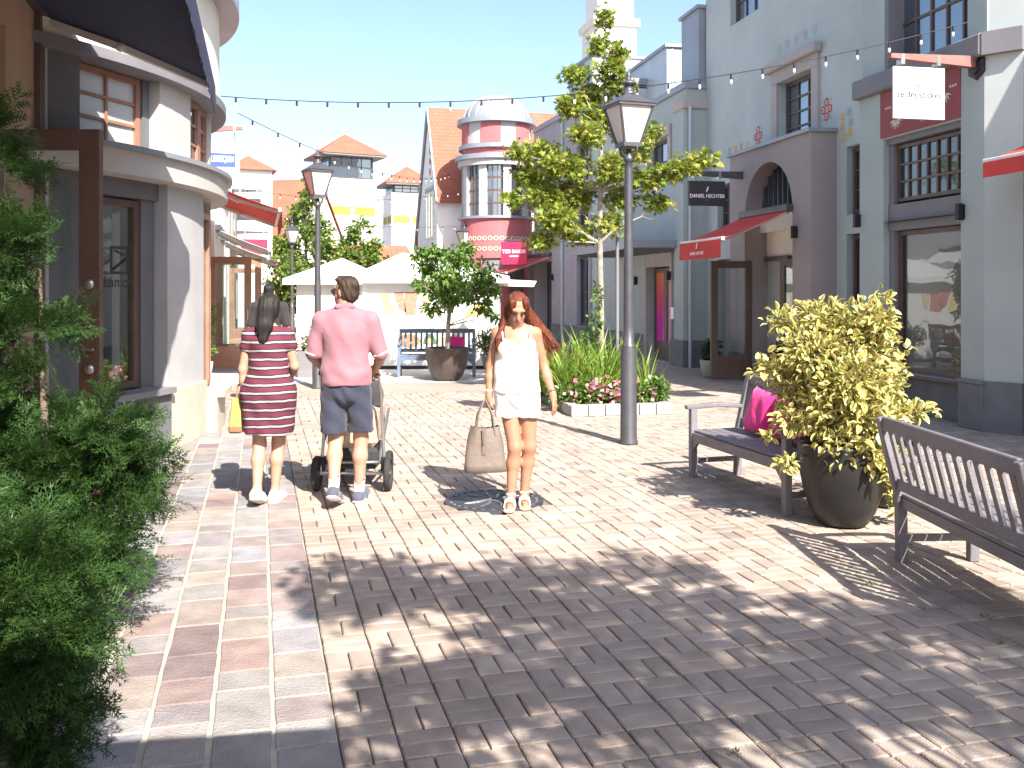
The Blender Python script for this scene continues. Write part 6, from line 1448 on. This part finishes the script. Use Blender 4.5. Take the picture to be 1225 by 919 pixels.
# ---------------------------------------------------------------- man in pink pushing the stroller (seen from behind)
MP = Vector((-1.31, 7.38, 0))
mn = thing('person', 'man in pink polo shirt and navy shorts pushing a stroller', 'person', MP)
J = dict(shL=(-.195, 0, 1.435), elL=(-.265, .02, 1.16), wrL=(-.205, .22, 1.035), shR=(.195, 0, 1.435), elR=(.275, .04, 1.16), wrR=(.19, .25, 1.035),
         hipL=(-.095, 0, .93), knL=(-.085, .03, .51), anL=(-.062, -.17, .165), heelL=(0, -.055, -.035), toL=(-.05, .02, .035),
         hipR=(.095, .01, .93), knR=(.105, .09, .50), anR=(.09, .10, .10), heelR=(0, -.045, -.06), toR=(.12, .27, .035), calf=(0, -1, 0))
B = Blend()
B.ell((0, 0, .96), (.165, .115, .13)); B.ell((0, .0, 1.13), (.155, .108, .16), .06); B.ell((0, 0, 1.34), (.185, .115, .17), .06); B.cone(J['shL'], J['shR'], .052, .052, .06); B.cone((0, 0, 1.50), (-.17, 0, 1.45), .05, .05, .05); B.cone((0, 0, 1.50), (.17, 0, 1.45), .05, .05, .05); B.cone((0, -.01, 1.46), (0, .0, 1.60), .062, .055, .03)
limbs(B, J, 1.05); hand(B, J['wrL'], (.1, .75, -.25), V3(.2, .2, -1), 1, .8); hand(B, J['wrR'], (-.1, .75, -.25), V3(-.2, .2, -1), -1, .8)
hm = frame(R(-118), R(0)); hc = (-.005, .015, 1.672); head_prims(B, hc, hm, 1.0)
put('body', B, SK1, mn, .0085); face_parts(mn, hc, hm, 1.0)
M_polo = cloth('pink_pique', (.29, .135, .165)); M_shorts = cloth('navy_cotton', (.030, .035, .062), bscale=11, bump=.5); M_hairb = hairmat('brown_hair', (.022, .014, .010), (.060, .038, .026))
B = Blend(); B.ell((0, 0, .99), (.203, .162, .16), .05); B.ell((0, 0, 1.16), (.182, .136, .18), .08); B.ell((0, 0, 1.34), (.195, .138, .17), .06); B.cone(J['shL'], J['shR'], .062, .062, .06); B.cone((0, -.005, 1.515), (-.18, 0, 1.465), .055, .055, .05); B.cone((0, -.005, 1.515), (.18, 0, 1.465), .055, .055, .05); B.cone((0, -.005, 1.47), (0, 0, 1.56), .075, .062, .02)
for q in 'LR': e = np.array(J['el'+q])*.88+np.array(J['sh'+q])*.12; B.cone(J['sh'+q], e, .070, .068, .03)
B.cut((0, 0, .925), (0, -.12, -1))
rngf = lambda X, D_: D_+.0035*np.sin(X[..., 2]*46+np.sin(X[..., 0]*17)*1.7)*np.exp(-((X[..., 2]-1.0)/.12)**2)+.0025*np.sin(X[..., 0]*40+X[..., 2]*22)
put('polo_shirt', B, M_polo, mn, .0085, rngf)
B = Blend(); B.cone((-.055, -.045, 1.555), (.055, -.045, 1.555), .024, .024, .01); B.cone((-.06, -.04, 1.555), (-.05, .05, 1.54), .022, .02, .01); B.cone((.06, -.04, 1.555), (.05, .05, 1.54), .022, .02, .01); put('collar', B, M_polo, mn, .007)
for q in 'LR':
    e = np.array(J['el'+q])*.90+np.array(J['sh'+q])*.10; d = nrm(np.array(J['el'+q])-np.array(J['sh'+q])); mb = MB(); mb.tube([Vector(e-d*.006), Vector(e+d*.006)], .0695, 20); mb.build('sleeve_trim', cloth('white_trim', (.7, .68, .68)), mn)
B = Blend(); B.ell((0, 0, .95), (.182, .142, .11), .05); B.ell((0, 0, .87), (.14, .138, .10), .03)
for q, e in (('L', (-.100, .0, .56)), ('R', (.112, .07, .555))): B.cone(np.array(J['hip'+q])-V3(0, .01, .0), e, .100, .101, .014)
B.cut((0, 0, .565), (0, .05, -1))
put('shorts', B, M_shorts, mn, .0085, lambda X, D_: D_+.004*np.sin(X[..., 2]*38+X[..., 0]*46+np.sin(X[..., 0]*30)))
M_shoen = cloth('navy_mesh', (.07, .08, .12)); M_sole = mat('white_sole', (.72, .70, .66), .6, .1, 8, .1, 40); M_sock = cloth('white_sock', (.75, .72, .70)); M_sockr = cloth('red_stripe', (.45, .07, .10))
for q, up in (('L', (0, .7, .7)), ('R', (0, 0, 1.))):
    an = np.array(J['an'+q]); he = an+np.array(J['heel'+q]); d = nrm(an-np.array(J['kn'+q])); shoe(mn, an, he, np.array(J['to'+q]), np.array(up, float), M_shoen, M_sole)
    mb = MB(); mb.tube([Vector(an-d*.10), Vector(an-d*.02), Vector(he)], [.045, .043, .04], 14); sk_ = mb.build('sock', M_sock, mn)
    mb = MB(); mb.tube([Vector(an-d*.085), Vector(an-d*.073)], .0465, 14); mb.build('sock_stripe', M_sockr, sk_)
B = Blend(); C_ = V3(*hc); E = lambda o, r_: B.ell(C_+hm@np.array(o), r_, .02, hm)
E((0, -.028, .048), (.081, .090, .082)); E((0, -.055, -.02), (.073, .055, .07)); E((0, .035, .10), (.06, .045, .03)); E((.05, -.03, .0), (.03, .05, .06)); E((-.05, -.03, .0), (.03, .05, .06))
put('hair', B, M_hairb, mn, .007, lambda X, D_: D_+.004*np.sin(X[..., 0]*150+X[..., 2]*60)*np.sin(X[..., 1]*110))
gl_ = link('sunglasses', None, mn); Wp = lambda o: Vector(C_+hm@np.array(o))
for sx in (-1, 1): MB().ell(Wp((sx*.034, .094, .004)), (.030, .010, .020), 12, Matrix(hm.tolist())).build('lens', M_ink, gl_); mb = MB(); mb.tube([Wp((sx*.064, .088, .012)), Wp((sx*.079, .01, .012))], .004, 5); mb.build('temple', M_ink, gl_)
# ---------------------------------------------------------------- stroller
st = thing('stroller', 'stroller with chrome frame and black and beige basket pushed by the man', 'stroller', (MP.x-.03, MP.y+.55, 0))
M_tyre = mat('tyre', (.025, .025, .027), .8, .1, 9, .2, 60); M_basket = mat('basket_weave', (.46, .36, .28), .85, .25, 45, .5, 70); M_blackcl = cloth('black_nylon', (.03, .03, .035))
for (x, y, r_) in ((-.30, -.06, .145), (.30, -.06, .145), (-.22, .62, .11), (.22, .62, .11)):
    w_ = link('wheel', None, st); w_.location = (x, y, r_); w_.rotation_euler = (0, R(90), 0)
    mb = MB(); mb.lathe([(r_-.035, -.022), (r_-.01, -.026), (r_, -.012), (r_, .012), (r_-.01, .026), (r_-.035, .022), (r_-.035, -.022)], n=28); mb.build('tyre', M_tyre, w_)
    mb = MB(); mb.lathe([(r_-.036, -.012), (r_-.05, -.008), (r_-.05, .008), (r_-.036, .012)], n=24); mb.lathe([(0, -.03), (.025, -.03), (.025, .03), (0, .03)], n=12)
    for k in range(6): a = k*math.pi/3; mb.bar((.02*math.cos(a), .02*math.sin(a), 0), ((r_-.045)*math.cos(a), (r_-.045)*math.sin(a), 0), .014, .012)
    mb.build('rim', M_dgrey, w_)
mb = MB(); mb.tube([(-.30, -.06, .145), (.30, -.06, .145)], .014, 8); mb.tube([(-.27, -.02, .23), (.27, -.02, .23)], .013, 8); mb.tube([(-.22, .62, .11), (.22, .62, .11)], .012, 8); mb.build('axle', M_steel, st)
for sx in (-1, 1):
    mb = MB(); mb.tube([(sx*.27, -.04, .16), (sx*.25, -.02, .45), (sx*.245, -.12, .85), (sx*.235, -.24, 1.0)], .014, 8); mb.tube([(sx*.26, -.02, .25), (sx*.22, .62, .13)], .013, 8); mb.tube([(sx*.25, .0, .42), (sx*.235, .45, .62)], .013, 8); mb.build('side_frame', M_steel, st)
    MB().b2((sx*.265-.03, -.05, .16), (sx*.265+.03, .02, .28)).build('hinge', M_black, st, .006)
mb = MB(); mb.tube([(-.235, -.24, 1.0), (-.22, -.29, 1.035), (.22, -.29, 1.035), (.235, -.24, 1.0)], .018, 10); mb.build('handle', M_black, st)
mb = MB(); mb.prism([(-.20, .0), (.20, .0), (.19, .62), (-.19, .62)], .34, .70); mb.build('basket', M_basket, st, .05)
mb = MB(); mb.b2((-.20, .02, .16), (.20, .5, .34)); mb.build('under_basket', M_blackcl, st, .03)
B = Blend(); B.cone((-.05, .25, .76), (.05, .25, .76), .17, .17, .05); B.ell((0, .16, .77), (.20, .18, .17), .05); B.cut((0, 0, .68), (0, 0, -1)); put('hood', B, M_blackcl, st, .012)
mb = MB(); mb.b2((-.23, -.10, .68), (-.17, -.05, .98)); mb.build('hood_strap', M_blackcl, st, .02)
# ---------------------------------------------------------------- woman in striped dress (seen from behind)
WP = Vector((-1.93, 7.42, 0))
wm = thing('person', 'dark haired woman in red, white and navy striped dress walking away', 'person', WP)
J = dict(shL=(-.150, 0, 1.325), elL=(-.20, -.01, 1.06), wrL=(-.195, .02, .83), shR=(.150, 0, 1.325), elR=(.20, .03, 1.08), wrR=(.12, .22, .98),
         hipL=(-.085, 0, .86), knL=(-.075, .02, .46), anL=(-.055, -.13, .135), heelL=(0, -.045, -.04), toL=(-.05, .03, .025),
         hipR=(.085, .01, .86), knR=(.055, .10, .46), anR=(.035, .07, .085), heelR=(0, -.04, -.055), toR=(.05, .23, .025), calf=(0, -1, 0))
B = Blend(); B.ell((0, 0, .88), (.165, .12, .13)); B.ell((0, 0, 1.06), (.125, .095, .14), .06); B.ell((0, 0, 1.24), (.142, .10, .14), .06); B.cone(J['shL'], J['shR'], .040, .040, .05); B.cone((0, 0, 1.385), (-.13, 0, 1.335), .04, .04, .04); B.cone((0, 0, 1.385), (.13, 0, 1.335), .04, .04, .04); B.cone((0, -.005, 1.36), (0, .01, 1.47), .047, .044, .03)
limbs(B, J, .93); hand(B, J['wrL'], (.05, .1, -1), V3(1, .2, 0), 1, .55, .92); hand(B, J['wrR'], (-.4, .8, .15), V3(-.5, -.2, -.6), -1, .5, .92)
hm2 = frame(R(180)-R(-12), R(0)); hc2 = (.0, .02, 1.535); head_prims(B, hc2, hm2, .95); put('body', B, SK1, wm, .0085); face_parts(wm, hc2, hm2, .95)
sm, t_, p_ = _nt('striped_jersey'); tc_ = _n(t_, 'ShaderNodeTexCoord'); sx_ = _n(t_, 'ShaderNodeSeparateXYZ'); t_.links.new(tc_.outputs['Object'], sx_.inputs[0])
no_ = _n(t_, 'ShaderNodeTexNoise'); no_.inputs['Scale'].default_value = 5; t_.links.new(tc_.outputs['Object'], no_.inputs['Vector'])
ma = _n(t_, 'ShaderNodeMath', operation='MULTIPLY_ADD'); ma.inputs[1].default_value = .035; t_.links.new(no_.outputs[0], ma.inputs[0]); t_.links.new(sx_.outputs['Z'], ma.inputs[2])
mu = _n(t_, 'ShaderNodeMath', operation='MULTIPLY'); mu.inputs[1].default_value = 1/.066; t_.links.new(ma.outputs[0], mu.inputs[0]); fr_ = _n(t_, 'ShaderNodeMath', operation='FRACT'); t_.links.new(mu.outputs[0], fr_.inputs[0])
cr_ = _n(t_, 'ShaderNodeValToRGB'); cr_.color_ramp.interpolation = 'CONSTANT'; e = cr_.color_ramp.elements; e[0].position = 0; e[0].color = (.125, .018, .036, 1); e[1].position = .36; e[1].color = (.016, .016, .032, 1); e.new(.52).color = (.36, .32, .33, 1); e.new(.74).color = (.016, .016, .032, 1); e.new(.86).color = (.125, .018, .036, 1)
t_.links.new(fr_.outputs[0], cr_.inputs[0]); t_.links.new(cr_.outputs[0], p_.inputs['Base Color']); p_.inputs['Roughness'].default_value = .85
B = Blend(); B.ell((0, 0, .90), (.188, .145, .14), .06); B.ell((0, 0, 1.06), (.158, .125, .16), .08); B.ell((0, 0, 1.24), (.162, .122, .14), .06); B.cone(J['shL'], J['shR'], .048, .048, .05); B.cone((0, 0, 1.385), (-.14, 0, 1.335), .046, .05, .04); B.cone((0, 0, 1.385), (.14, 0, 1.335), .046, .05, .04)
for q in 'LR': e_ = np.array(J['sh'+q])*.70+np.array(J['el'+q])*.30; B.cone(J['sh'+q], e_, .054, .062, .03)
B.cone((-.085, .0, .84), (-.078, -.01, .55), .125, .118, .09); B.cone((.085, .02, .84), (.07, .06, .55), .125, .118, .09); B.cone((0, 0, .8), (0, .02, .6), .13, .13, .08); B.cut((0, 0, .555), (-.1, .1, -1)); B.cut((0, 0, 1.405), (0, 0, 1))
put('striped_dress', B, sm, wm, .0085, lambda X, D_: D_+.004*np.sin(X[..., 0]*52+X[..., 2]*9)*np.clip((1.0-X[..., 2])/.3, 0, 1)+.003*np.sin(X[..., 2]*40+X[..., 0]*26))
M_hairk = hairmat('black_hair', (.009, .007, .007), (.026, .022, .022))
B = Blend(); C_ = V3(*hc2); E = lambda o, r_, k=.03: B.ell(C_+hm2@np.array(o), r_, k, hm2)
E((0, -.025, .042), (.080, .092, .088)); E((0, -.05, -.02), (.072, .055, .08)); E((.055, .0, -.0), (.02, .05, .06)); E((-.055, 0, 0), (.02, .05, .06)); B.cone((0, -.06, 1.52), (-.01, -.085, 1.40), .068, .062, .04, ((0, 1, 0), 1.4)); B.cone((-.01, -.085, 1.40), (-.015, -.105, 1.30), .060, .040, .03, ((0, 1, 0), 1.4))
put('hair', B, M_hairk, wm, .007, lambda X, D_: D_+.0022*np.sin(X[..., 0]*210))
M_shoew = cloth('white_canvas_shoe', (.72, .68, .64))
for q, up in (('L', (0, .75, .66)), ('R', (0, 0, 1.))):
    an = np.array(J['an'+q]); shoe(wm, an-V3(0, 0, .012), an+np.array(J['heel'+q]), np.array(J['to'+q]), np.array(up, float), M_shoew, mat('tan_sole', (.62, .50, .38), .7, .1, 8, .1, 40))
yb = thing('handbag', 'yellow and tan handbag held by the woman in the striped dress', 'handbag', (WP.x-.255, WP.y+.08, .56))
mb = MB(); mb.add([(-.05, -.13, .04), (.05, -.13, .04), (.05, .13, .04), (-.05, .13, .04), (-.035, -.10, .27), (.035, -.10, .27), (.035, .10, .27), (-.035, .10, .27), (-.03, -.1, 0), (.03, -.1, 0), (.03, .1, 0), (-.03, .1, 0)], [(0, 1, 5, 4), (1, 2, 6, 5), (2, 3, 7, 6), (3, 0, 4, 7), (4, 5, 6, 7), (8, 11, 10, 9), (8, 9, 1, 0), (9, 10, 2, 1), (10, 11, 3, 2), (11, 8, 0, 3)]); mb.build('bag_body', cloth('yellow_leather', (.42, .30, .09), bump=.1), yb, .012)
mb = MB(); mb.b2((-.052, -.135, -.005), (.052, .135, .06)); mb.build('bag_base', cloth('tan_leather', (.25, .13, .07), bump=.1), yb, .015)
mb = MB(); mb.tube([(0, -.07, .26), (.0, -.05, .36), (.04, .0, .40), (0, .05, .36), (0, .07, .26)], .009, 6); mb.build('bag_handle', MATS['tan_leather'], yb)
# ---------------------------------------------------------------- woman in white with tote bag (facing the camera)
LP = Vector((.035, 7.30, 0))
wl = thing('person', 'red haired woman in white top and shorts looking down, carrying a bag', 'person', LP)
# picture-left arm = L
J = dict(shL=(-.148, .01, 1.345), elL=(-.205, .045, 1.09), wrL=(-.215, .0, .86), shR=(.148, .01, 1.345), elR=(.215, .05, 1.10), wrR=(.285, -.03, .865),
         hipL=(-.078, 0, .88), knL=(-.015, -.04, .47), anL=(-.045, -.03, .085), heelL=(0, .04, -.055), toL=(-.058, -.185, .022),
         hipR=(.088, .01, .88), knR=(.100, .0, .47), anR=(.060, .05, .085), heelR=(0, .04, -.055), toR=(.066, -.105, .022), calf=(0, 1, 0))
B = Blend(); B.ell((0, 0, .90), (.165, .115, .12)); B.ell((0, 0, 1.07), (.130, .095, .14), .06); B.ell((0, .01, 1.26), (.150, .10, .14), .06); B.cone(J['shL'], J['shR'], .040, .040, .05); B.cone((0, .02, 1.40), (-.13, .01, 1.355), .04, .04, .04); B.cone((0, .02, 1.40), (.13, .01, 1.355), .04, .04, .04); B.cone((0, .02, 1.38), (0, -.012, 1.485), .048, .044, .03)
for sx in (-1, 1): B.ell((sx*.07, -.075, 1.225), (.065, .055, .065), .03)
limbs(B, J, .95); hand(B, J['wrL'], (.05, -.05, -1), V3(.6, .5, 0), -1, .85, .95); hand(B, J['wrR'], (.15, -.15, -1), V3(-.7, .35, -.1), 1, .28, .95)
hm3 = frame(R(8), R(30), R(3)); hc3 = (.005, -.035, 1.535); head_prims(B, hc3, hm3, .97); put('body', B, SK2, wl, .008); face_parts(wl, hc3, hm3, .97, brow=(.10, .04, .02), lip=(.50, .13, .11))
M_cami = cloth('white_camisole', (.80, .77, .70), bump=.3); M_wshort = cloth('white_denim', (.80, .79, .80), bump=.4, bscale=60)
B = Blend(); B.cone((0, .0, .90), (0, .0, 1.06), .190, .160, .06, ((0, 1, 0), 1.32)); B.cone((0, 0, 1.06), (0, .005, 1.22), .160, .166, .06, ((0, 1, 0), 1.36))
for sx in (-1, 1): B.ell((sx*.066, -.070, 1.225), (.075, .066, .075), .05)
B.cut((0, 0, .895), (0, 0, -1))
def vneck(X, D_):
    x, y, z = X[..., 0], X[..., 1], X[..., 2]; top = 1.262+.55*np.abs(x)*(y < .02)+.0*z; D_ = np.maximum(D_, z-np.minimum(top, 1.325)); D_ = np.maximum(D_, (np.abs(x)-.150)*(z > 1.2)-.0*(z > 1.2)-.5*(z <= 1.2)); return D_+.0035*np.sin(x*46+z*18)*np.clip((1.25-z)/.2, 0, 1)
put('camisole', B, M_cami, wl, .008, vneck)
for sx in (-1, 1):
    mb = MB(); mb.tube([(sx*.10, -.105, 1.29), (sx*.11, -.07, 1.36), (sx*.112, .0, 1.408), (sx*.105, .07, 1.36)], .007, 6); mb.build('strap', M_cami, wl)
B = Blend(); B.ell((0, 0, .90), (.180, .132, .10), .05); B.ell((0, 0, .85), (.13, .130, .10), .03); B.cone((-.080, 0, .87), (-.070, -.012, .68), .098, .094, .012); B.cone((.085, 0, .87), (.096, -.005, .68), .098, .094, .012); B.cut((0, 0, .70), (0, 0, -1)); B.cut((0, 0, .965), (0, 0, 1))
put('shorts', B, M_wshort, wl, .008, lambda X, D_: D_+.003*np.sin(X[..., 0]*60+X[..., 2]*30))
mb = MB(); mb.tube([(-.10, -.133, .90), (0, -.139, .885), (.10, -.133, .90)], .004, 5); mb.tube([(0, -.137, .95), (0, -.130, .84)], .003, 5); mb.build('shorts_seam', mat('seam', (.55, .54, .55), .8, .1, 5, 0), wl) if False else None
M_hairr = hairmat('auburn_hair', (.045, .012, .007), (.17, .042, .018))
B = Blend(); C_ = V3(*hc3); E = lambda o, r_, k=.025: B.ell(C_+hm3@np.array(o), r_, k, hm3)
E((0, -.030, .048), (.083, .090, .085)); E((0, -.055, -.03), (.076, .055, .09)); E((.066, .015, .01), (.020, .05, .07)); E((-.066, .015, .01), (.020, .05, .07)); E((.052, .045, .070), (.026, .028, .045)); E((-.052, .045, .070), (.026, .028, .045))
put('hair', B, M_hairr, wl, .007, lambda X, D_: D_+.0025*np.sin(X[..., 0]*180+X[..., 2]*20))
rs = random.Random(8); B = Blend()
for k in range(16):     # locks falling on the picture-left side, over the shoulder
    a = rs.uniform(0, 1); x0 = -.080+.02*a; p0 = V3(x0+rs.gauss(0, .006), -.03+.07*a, 1.52+rs.uniform(-.03, .03)); p1 = V3(-.105-.02*a, -.035+.07*a, 1.42); p2 = V3(-.125+rs.gauss(0, .018), -.085+.05*a, 1.31); p3 = p2+V3(rs.gauss(0, .014)-.005, -.01, -.10+rs.gauss(0, .03))
    B.cone(p0, p1, .016, .016, .012); B.cone(p1, p2, .016, .012, .010); B.cone(p2, p3, .012, .004, .006)
for k in range(26):     # locks blown to the picture-right
    a = rs.uniform(0, 1); p0 = V3(.070+.012*a, -.04+.09*a, 1.54+rs.uniform(-.05, .04)); p1 = V3(.125+.05*a, .0+.06*a, 1.43+rs.gauss(0, .015)); p2 = V3(.205+.06*a+rs.gauss(0, .012), .02+.05*a, 1.32+rs.gauss(0, .02)); p3 = p2+V3(.045+rs.gauss(0, .015), rs.gauss(0, .01), -.11+rs.gauss(0, .03))
    B.cone(p0, p1, .017, .016, .010); B.cone(p1, p2, .015, .010, .008); B.cone(p2, p3, .010, .0035, .004)
put('loose_hair', B, M_hairr, wl, .006)
mb = MB()
for k in range(14):
    a = rs.random(); p = Vector((.2+.07*a, .02+.05*a, 1.34)); mb.tube([p, p+Vector((.03+rs.gauss(0, .02), 0, -.06)), p+Vector((.07+rs.gauss(0, .03), rs.gauss(0, .02), -.15+rs.gauss(0, .04)))], [.004, .003, .001], 4)
mb.build('hair_strands', M_hairr, wl)
mb = MB(); mb.lathe([(.031, -.008), (.035, -.006), (.036, .006), (.031, .008)], n=18); o = mb.build('bracelet', mat('bracelet', (.20, .10, .08), .4, .2, 30, .2, 50), wl); o.location = (.272, -.018, .905); o.rotation_euler = (R(-12), R(-15), 0)
mb = MB(); mb.lathe([(.029, -.006), (.032, -.004), (.032, .004), (.029, .006)], n=18); o = mb.build('bracelet', M_signw, wl); o.location = (-.213, .008, .905)
M_sand_ = cloth('white_strap', (.78, .74, .68)); M_cork = mat('cork_sole', (.50, .36, .24), .8, .2, 30, .3, 60)
for q in 'LR':
    an = np.array(J['an'+q]); he = an+np.array(J['heel'+q]); to = np.array(J['to'+q]); d = to-he
    sl = link('sandal', None, wl)
    B = Blend(); B.cone((he[0], he[1]+.01, .012), (to[0], to[1]-.02, .012), .040, .046, .02, ((0, 0, 1), 3.2)); put('sole', B, M_cork, sl, .006)
    for t in (.45, .72):
        p = he+d*t; mb = MB(); mb.tube([(p[0]-.042, p[1], .02), (p[0]-.034, p[1], .055+.02*(1-t)), (p[0], p[1], .068+.03*(1-t)), (p[0]+.034, p[1], .055+.02*(1-t)), (p[0]+.042, p[1], .02)], .007, 6); mb.build('strap', M_sand_, sl)
    mb = MB(); mb.lathe([(.036, -.008), (.040, 0), (.036, .008)], n=16); o = mb.build('ankle_strap', M_sand_, sl); o.location = Vector(an)+Vector((0, 0, .02))
tb = thing('handbag', 'large taupe leather tote carried by the woman in white', 'handbag', (LP.x-.245, LP.y-.02, .26), R(8))
M_taupeb = cloth('taupe_leather', (.15, .118, .098), bump=.25, bscale=22, rough=.55)
n_ = 10; V, F = [], []
for j in range(7):
    t = j/6; w_, d_ = .165-.035*t-.02*t*t, .085-.045*t
    for i in range(24):
        a = 2*math.pi*i/24; q = 4.0; x = abs(math.cos(a))**(2/q)*math.copysign(1, math.cos(a)); y = abs(math.sin(a))**(2/q)*math.copysign(1, math.sin(a))
        sag_ = .012*math.sin(3*a+t*4)*t; V.append((x*w_+sag_, y*d_+sag_*.6, .02+.335*t+(-.035*math.cos(a)**2*0+.02*abs(math.cos(a)))*t))
for j in range(6):
    for i in range(24): F.append((j*24+i, j*24+(i+1) % 24, (j+1)*24+(i+1) % 24, (j+1)*24+i))
F.append(tuple(range(24))[::-1]); np_mesh('bag_body', np.array(V), F, M_taupeb, tb, True)
for sy in (-1, 1):
    mb = MB(); mb.tube([(-.075, sy*.045, .30), (-.055, sy*.04, .46), (.0, sy*.015, .585), (.055, sy*.04, .46), (.075, sy*.045, .30)], .008, 8); mb.build('bag_handle', M_taupeb, tb)
mb = MB(); mb.b2((-.03, -.075, .16), (.0, -.068, .36)); mb.tube([(-.015, -.075, .34), (-.02, -.085, .24)], .006, 6); mb.build('bag_strap', M_taupeb, tb)
# ---------------------------------------------------------------- man in dark shirt walking further ahead
BP = Vector((-3.53, 13.6, 0)); bmn = thing('person', 'man in dark grey shirt walking ahead of the woman in stripes', 'person', BP)
J = dict(shL=(-.20, 0, 1.43), elL=(-.27, -.02, 1.14), wrL=(-.26, .10, .90), shR=(.20, 0, 1.43), elR=(.27, -.02, 1.14), wrR=(.26, .1, .90), hipL=(-.09, 0, .91), knL=(-.09, .05, .5), anL=(-.09, -.1, .12), heelL=(0, -.05, -.05), toL=(-.09, .08, .03), hipR=(.09, 0, .91), knR=(.09, .12, .5), anR=(.09, .15, .09), heelR=(0, -.05, -.06), toR=(.1, .32, .03), calf=(0, -1, 0))
B = Blend(); B.ell((0, 0, .95), (.16, .11, .13)); B.ell((0, 0, 1.12), (.15, .105, .15), .06); B.ell((0, 0, 1.32), (.18, .115, .17), .06); B.cone(J['shL'], J['shR'], .06, .06, .05); B.cone((0, 0, 1.45), (0, .01, 1.58), .058, .052, .03); limbs(B, J, 1.0); hand(B, J['wrL'], (0, .2, -1), V3(1, .2, 0), 1); hand(B, J['wrR'], (0, .2, -1), V3(-1, .2, 0), -1)
hm4 = frame(R(180)); hc4 = (0, .02, 1.645); head_prims(B, hc4, hm4); put('body', B, SK1, bmn, .012)
B = Blend(); B.ell((0, 0, 1.0), (.18, .135, .12), .05); B.ell((0, 0, 1.14), (.172, .13, .15), .06); B.ell((0, 0, 1.32), (.20, .138, .17), .06); B.cone(J['shL'], J['shR'], .075, .075, .05); B.cone((0, 0, 1.46), (0, 0, 1.52), .07, .06, .02)
for q in 'LR': B.cone(J['sh'+q], np.array(J['el'+q])*.85+np.array(J['sh'+q])*.15, .067, .064, .03)
B.cut((0, 0, .92), (0, 0, -1)); put('shirt', B, cloth('charcoal_shirt', (.024, .020, .024)), bmn, .012)
B = Blend(); B.ell((0, 0, .93), (.175, .13, .1), .05)
for q in 'LR': B.cone(J['hip'+q], J['kn'+q], .10, .09, .03)
B.cut((0, 0, .5), (0, 0, -1)); put('shorts', B, cloth('dark_shorts', (.10, .09, .09)), bmn, .012)
B = Blend(); C_ = V3(*hc4); B.ell(C_+V3(0, -.02, .045), (.081, .095, .08), .02); B.ell(C_+V3(0, -.045, -.015), (.073, .06, .06), .02); put('hair', B, M_hairk, bmn, .01)
for q in 'LR': an = np.array(J['an'+q]); shoe(bmn, an, an+np.array(J['heel'+q]), np.array(J['to'+q]), V3(0, 0, 1), M_shoen, M_sole)
# ================================================================ tidy: separate pieces become parts of their own
def split_loose(o):
    bm = bmesh.new(); bm.from_mesh(o.data); bm.verts.ensure_lookup_table(); bmesh.ops.remove_doubles(bm, verts=bm.verts, dist=1e-6); bm.verts.ensure_lookup_table()
    seen = set(); comps = []
    for v in bm.verts:
        if v.index in seen: continue
        st_ = [v]; seen.add(v.index); c = []
        while st_:
            q = st_.pop(); c.append(q)
            for e in q.link_edges:
                z = e.other_vert(q)
                if z.index not in seen: seen.add(z.index); st_.append(z)
        comps.append(c)
    if len(comps) > 1:
        for k, c in enumerate(comps):
            ix = {v.index: i for i, v in enumerate(c)}; fs_ = {f for v in c for f in v.link_faces}
            me = bpy.data.meshes.new(o.data.name); me.from_pydata([tuple(v.co) for v in c], [], [tuple(ix[v.index] for v in f.verts) for f in fs_])
            for m_ in o.data.materials: me.materials.append(m_)
            me.polygons.foreach_set('use_smooth', [f.smooth for f in fs_])
            if k == 0: first = me
            else: n_ = link(o.name.split('.')[0], me, o.parent); n_.matrix_local = o.matrix_local
        o.data = first
    bm.free()
for o in list(bpy.data.objects):
    if o.type == 'MESH' and o.name.split('.')[0] in ('plinth', 'axle', 'window_surround', 'door_surround', 'painted_petal', 'painted_petal_heart', 'painted_dots', 'painted_sprig', 'painted_frieze'): split_loose(o)
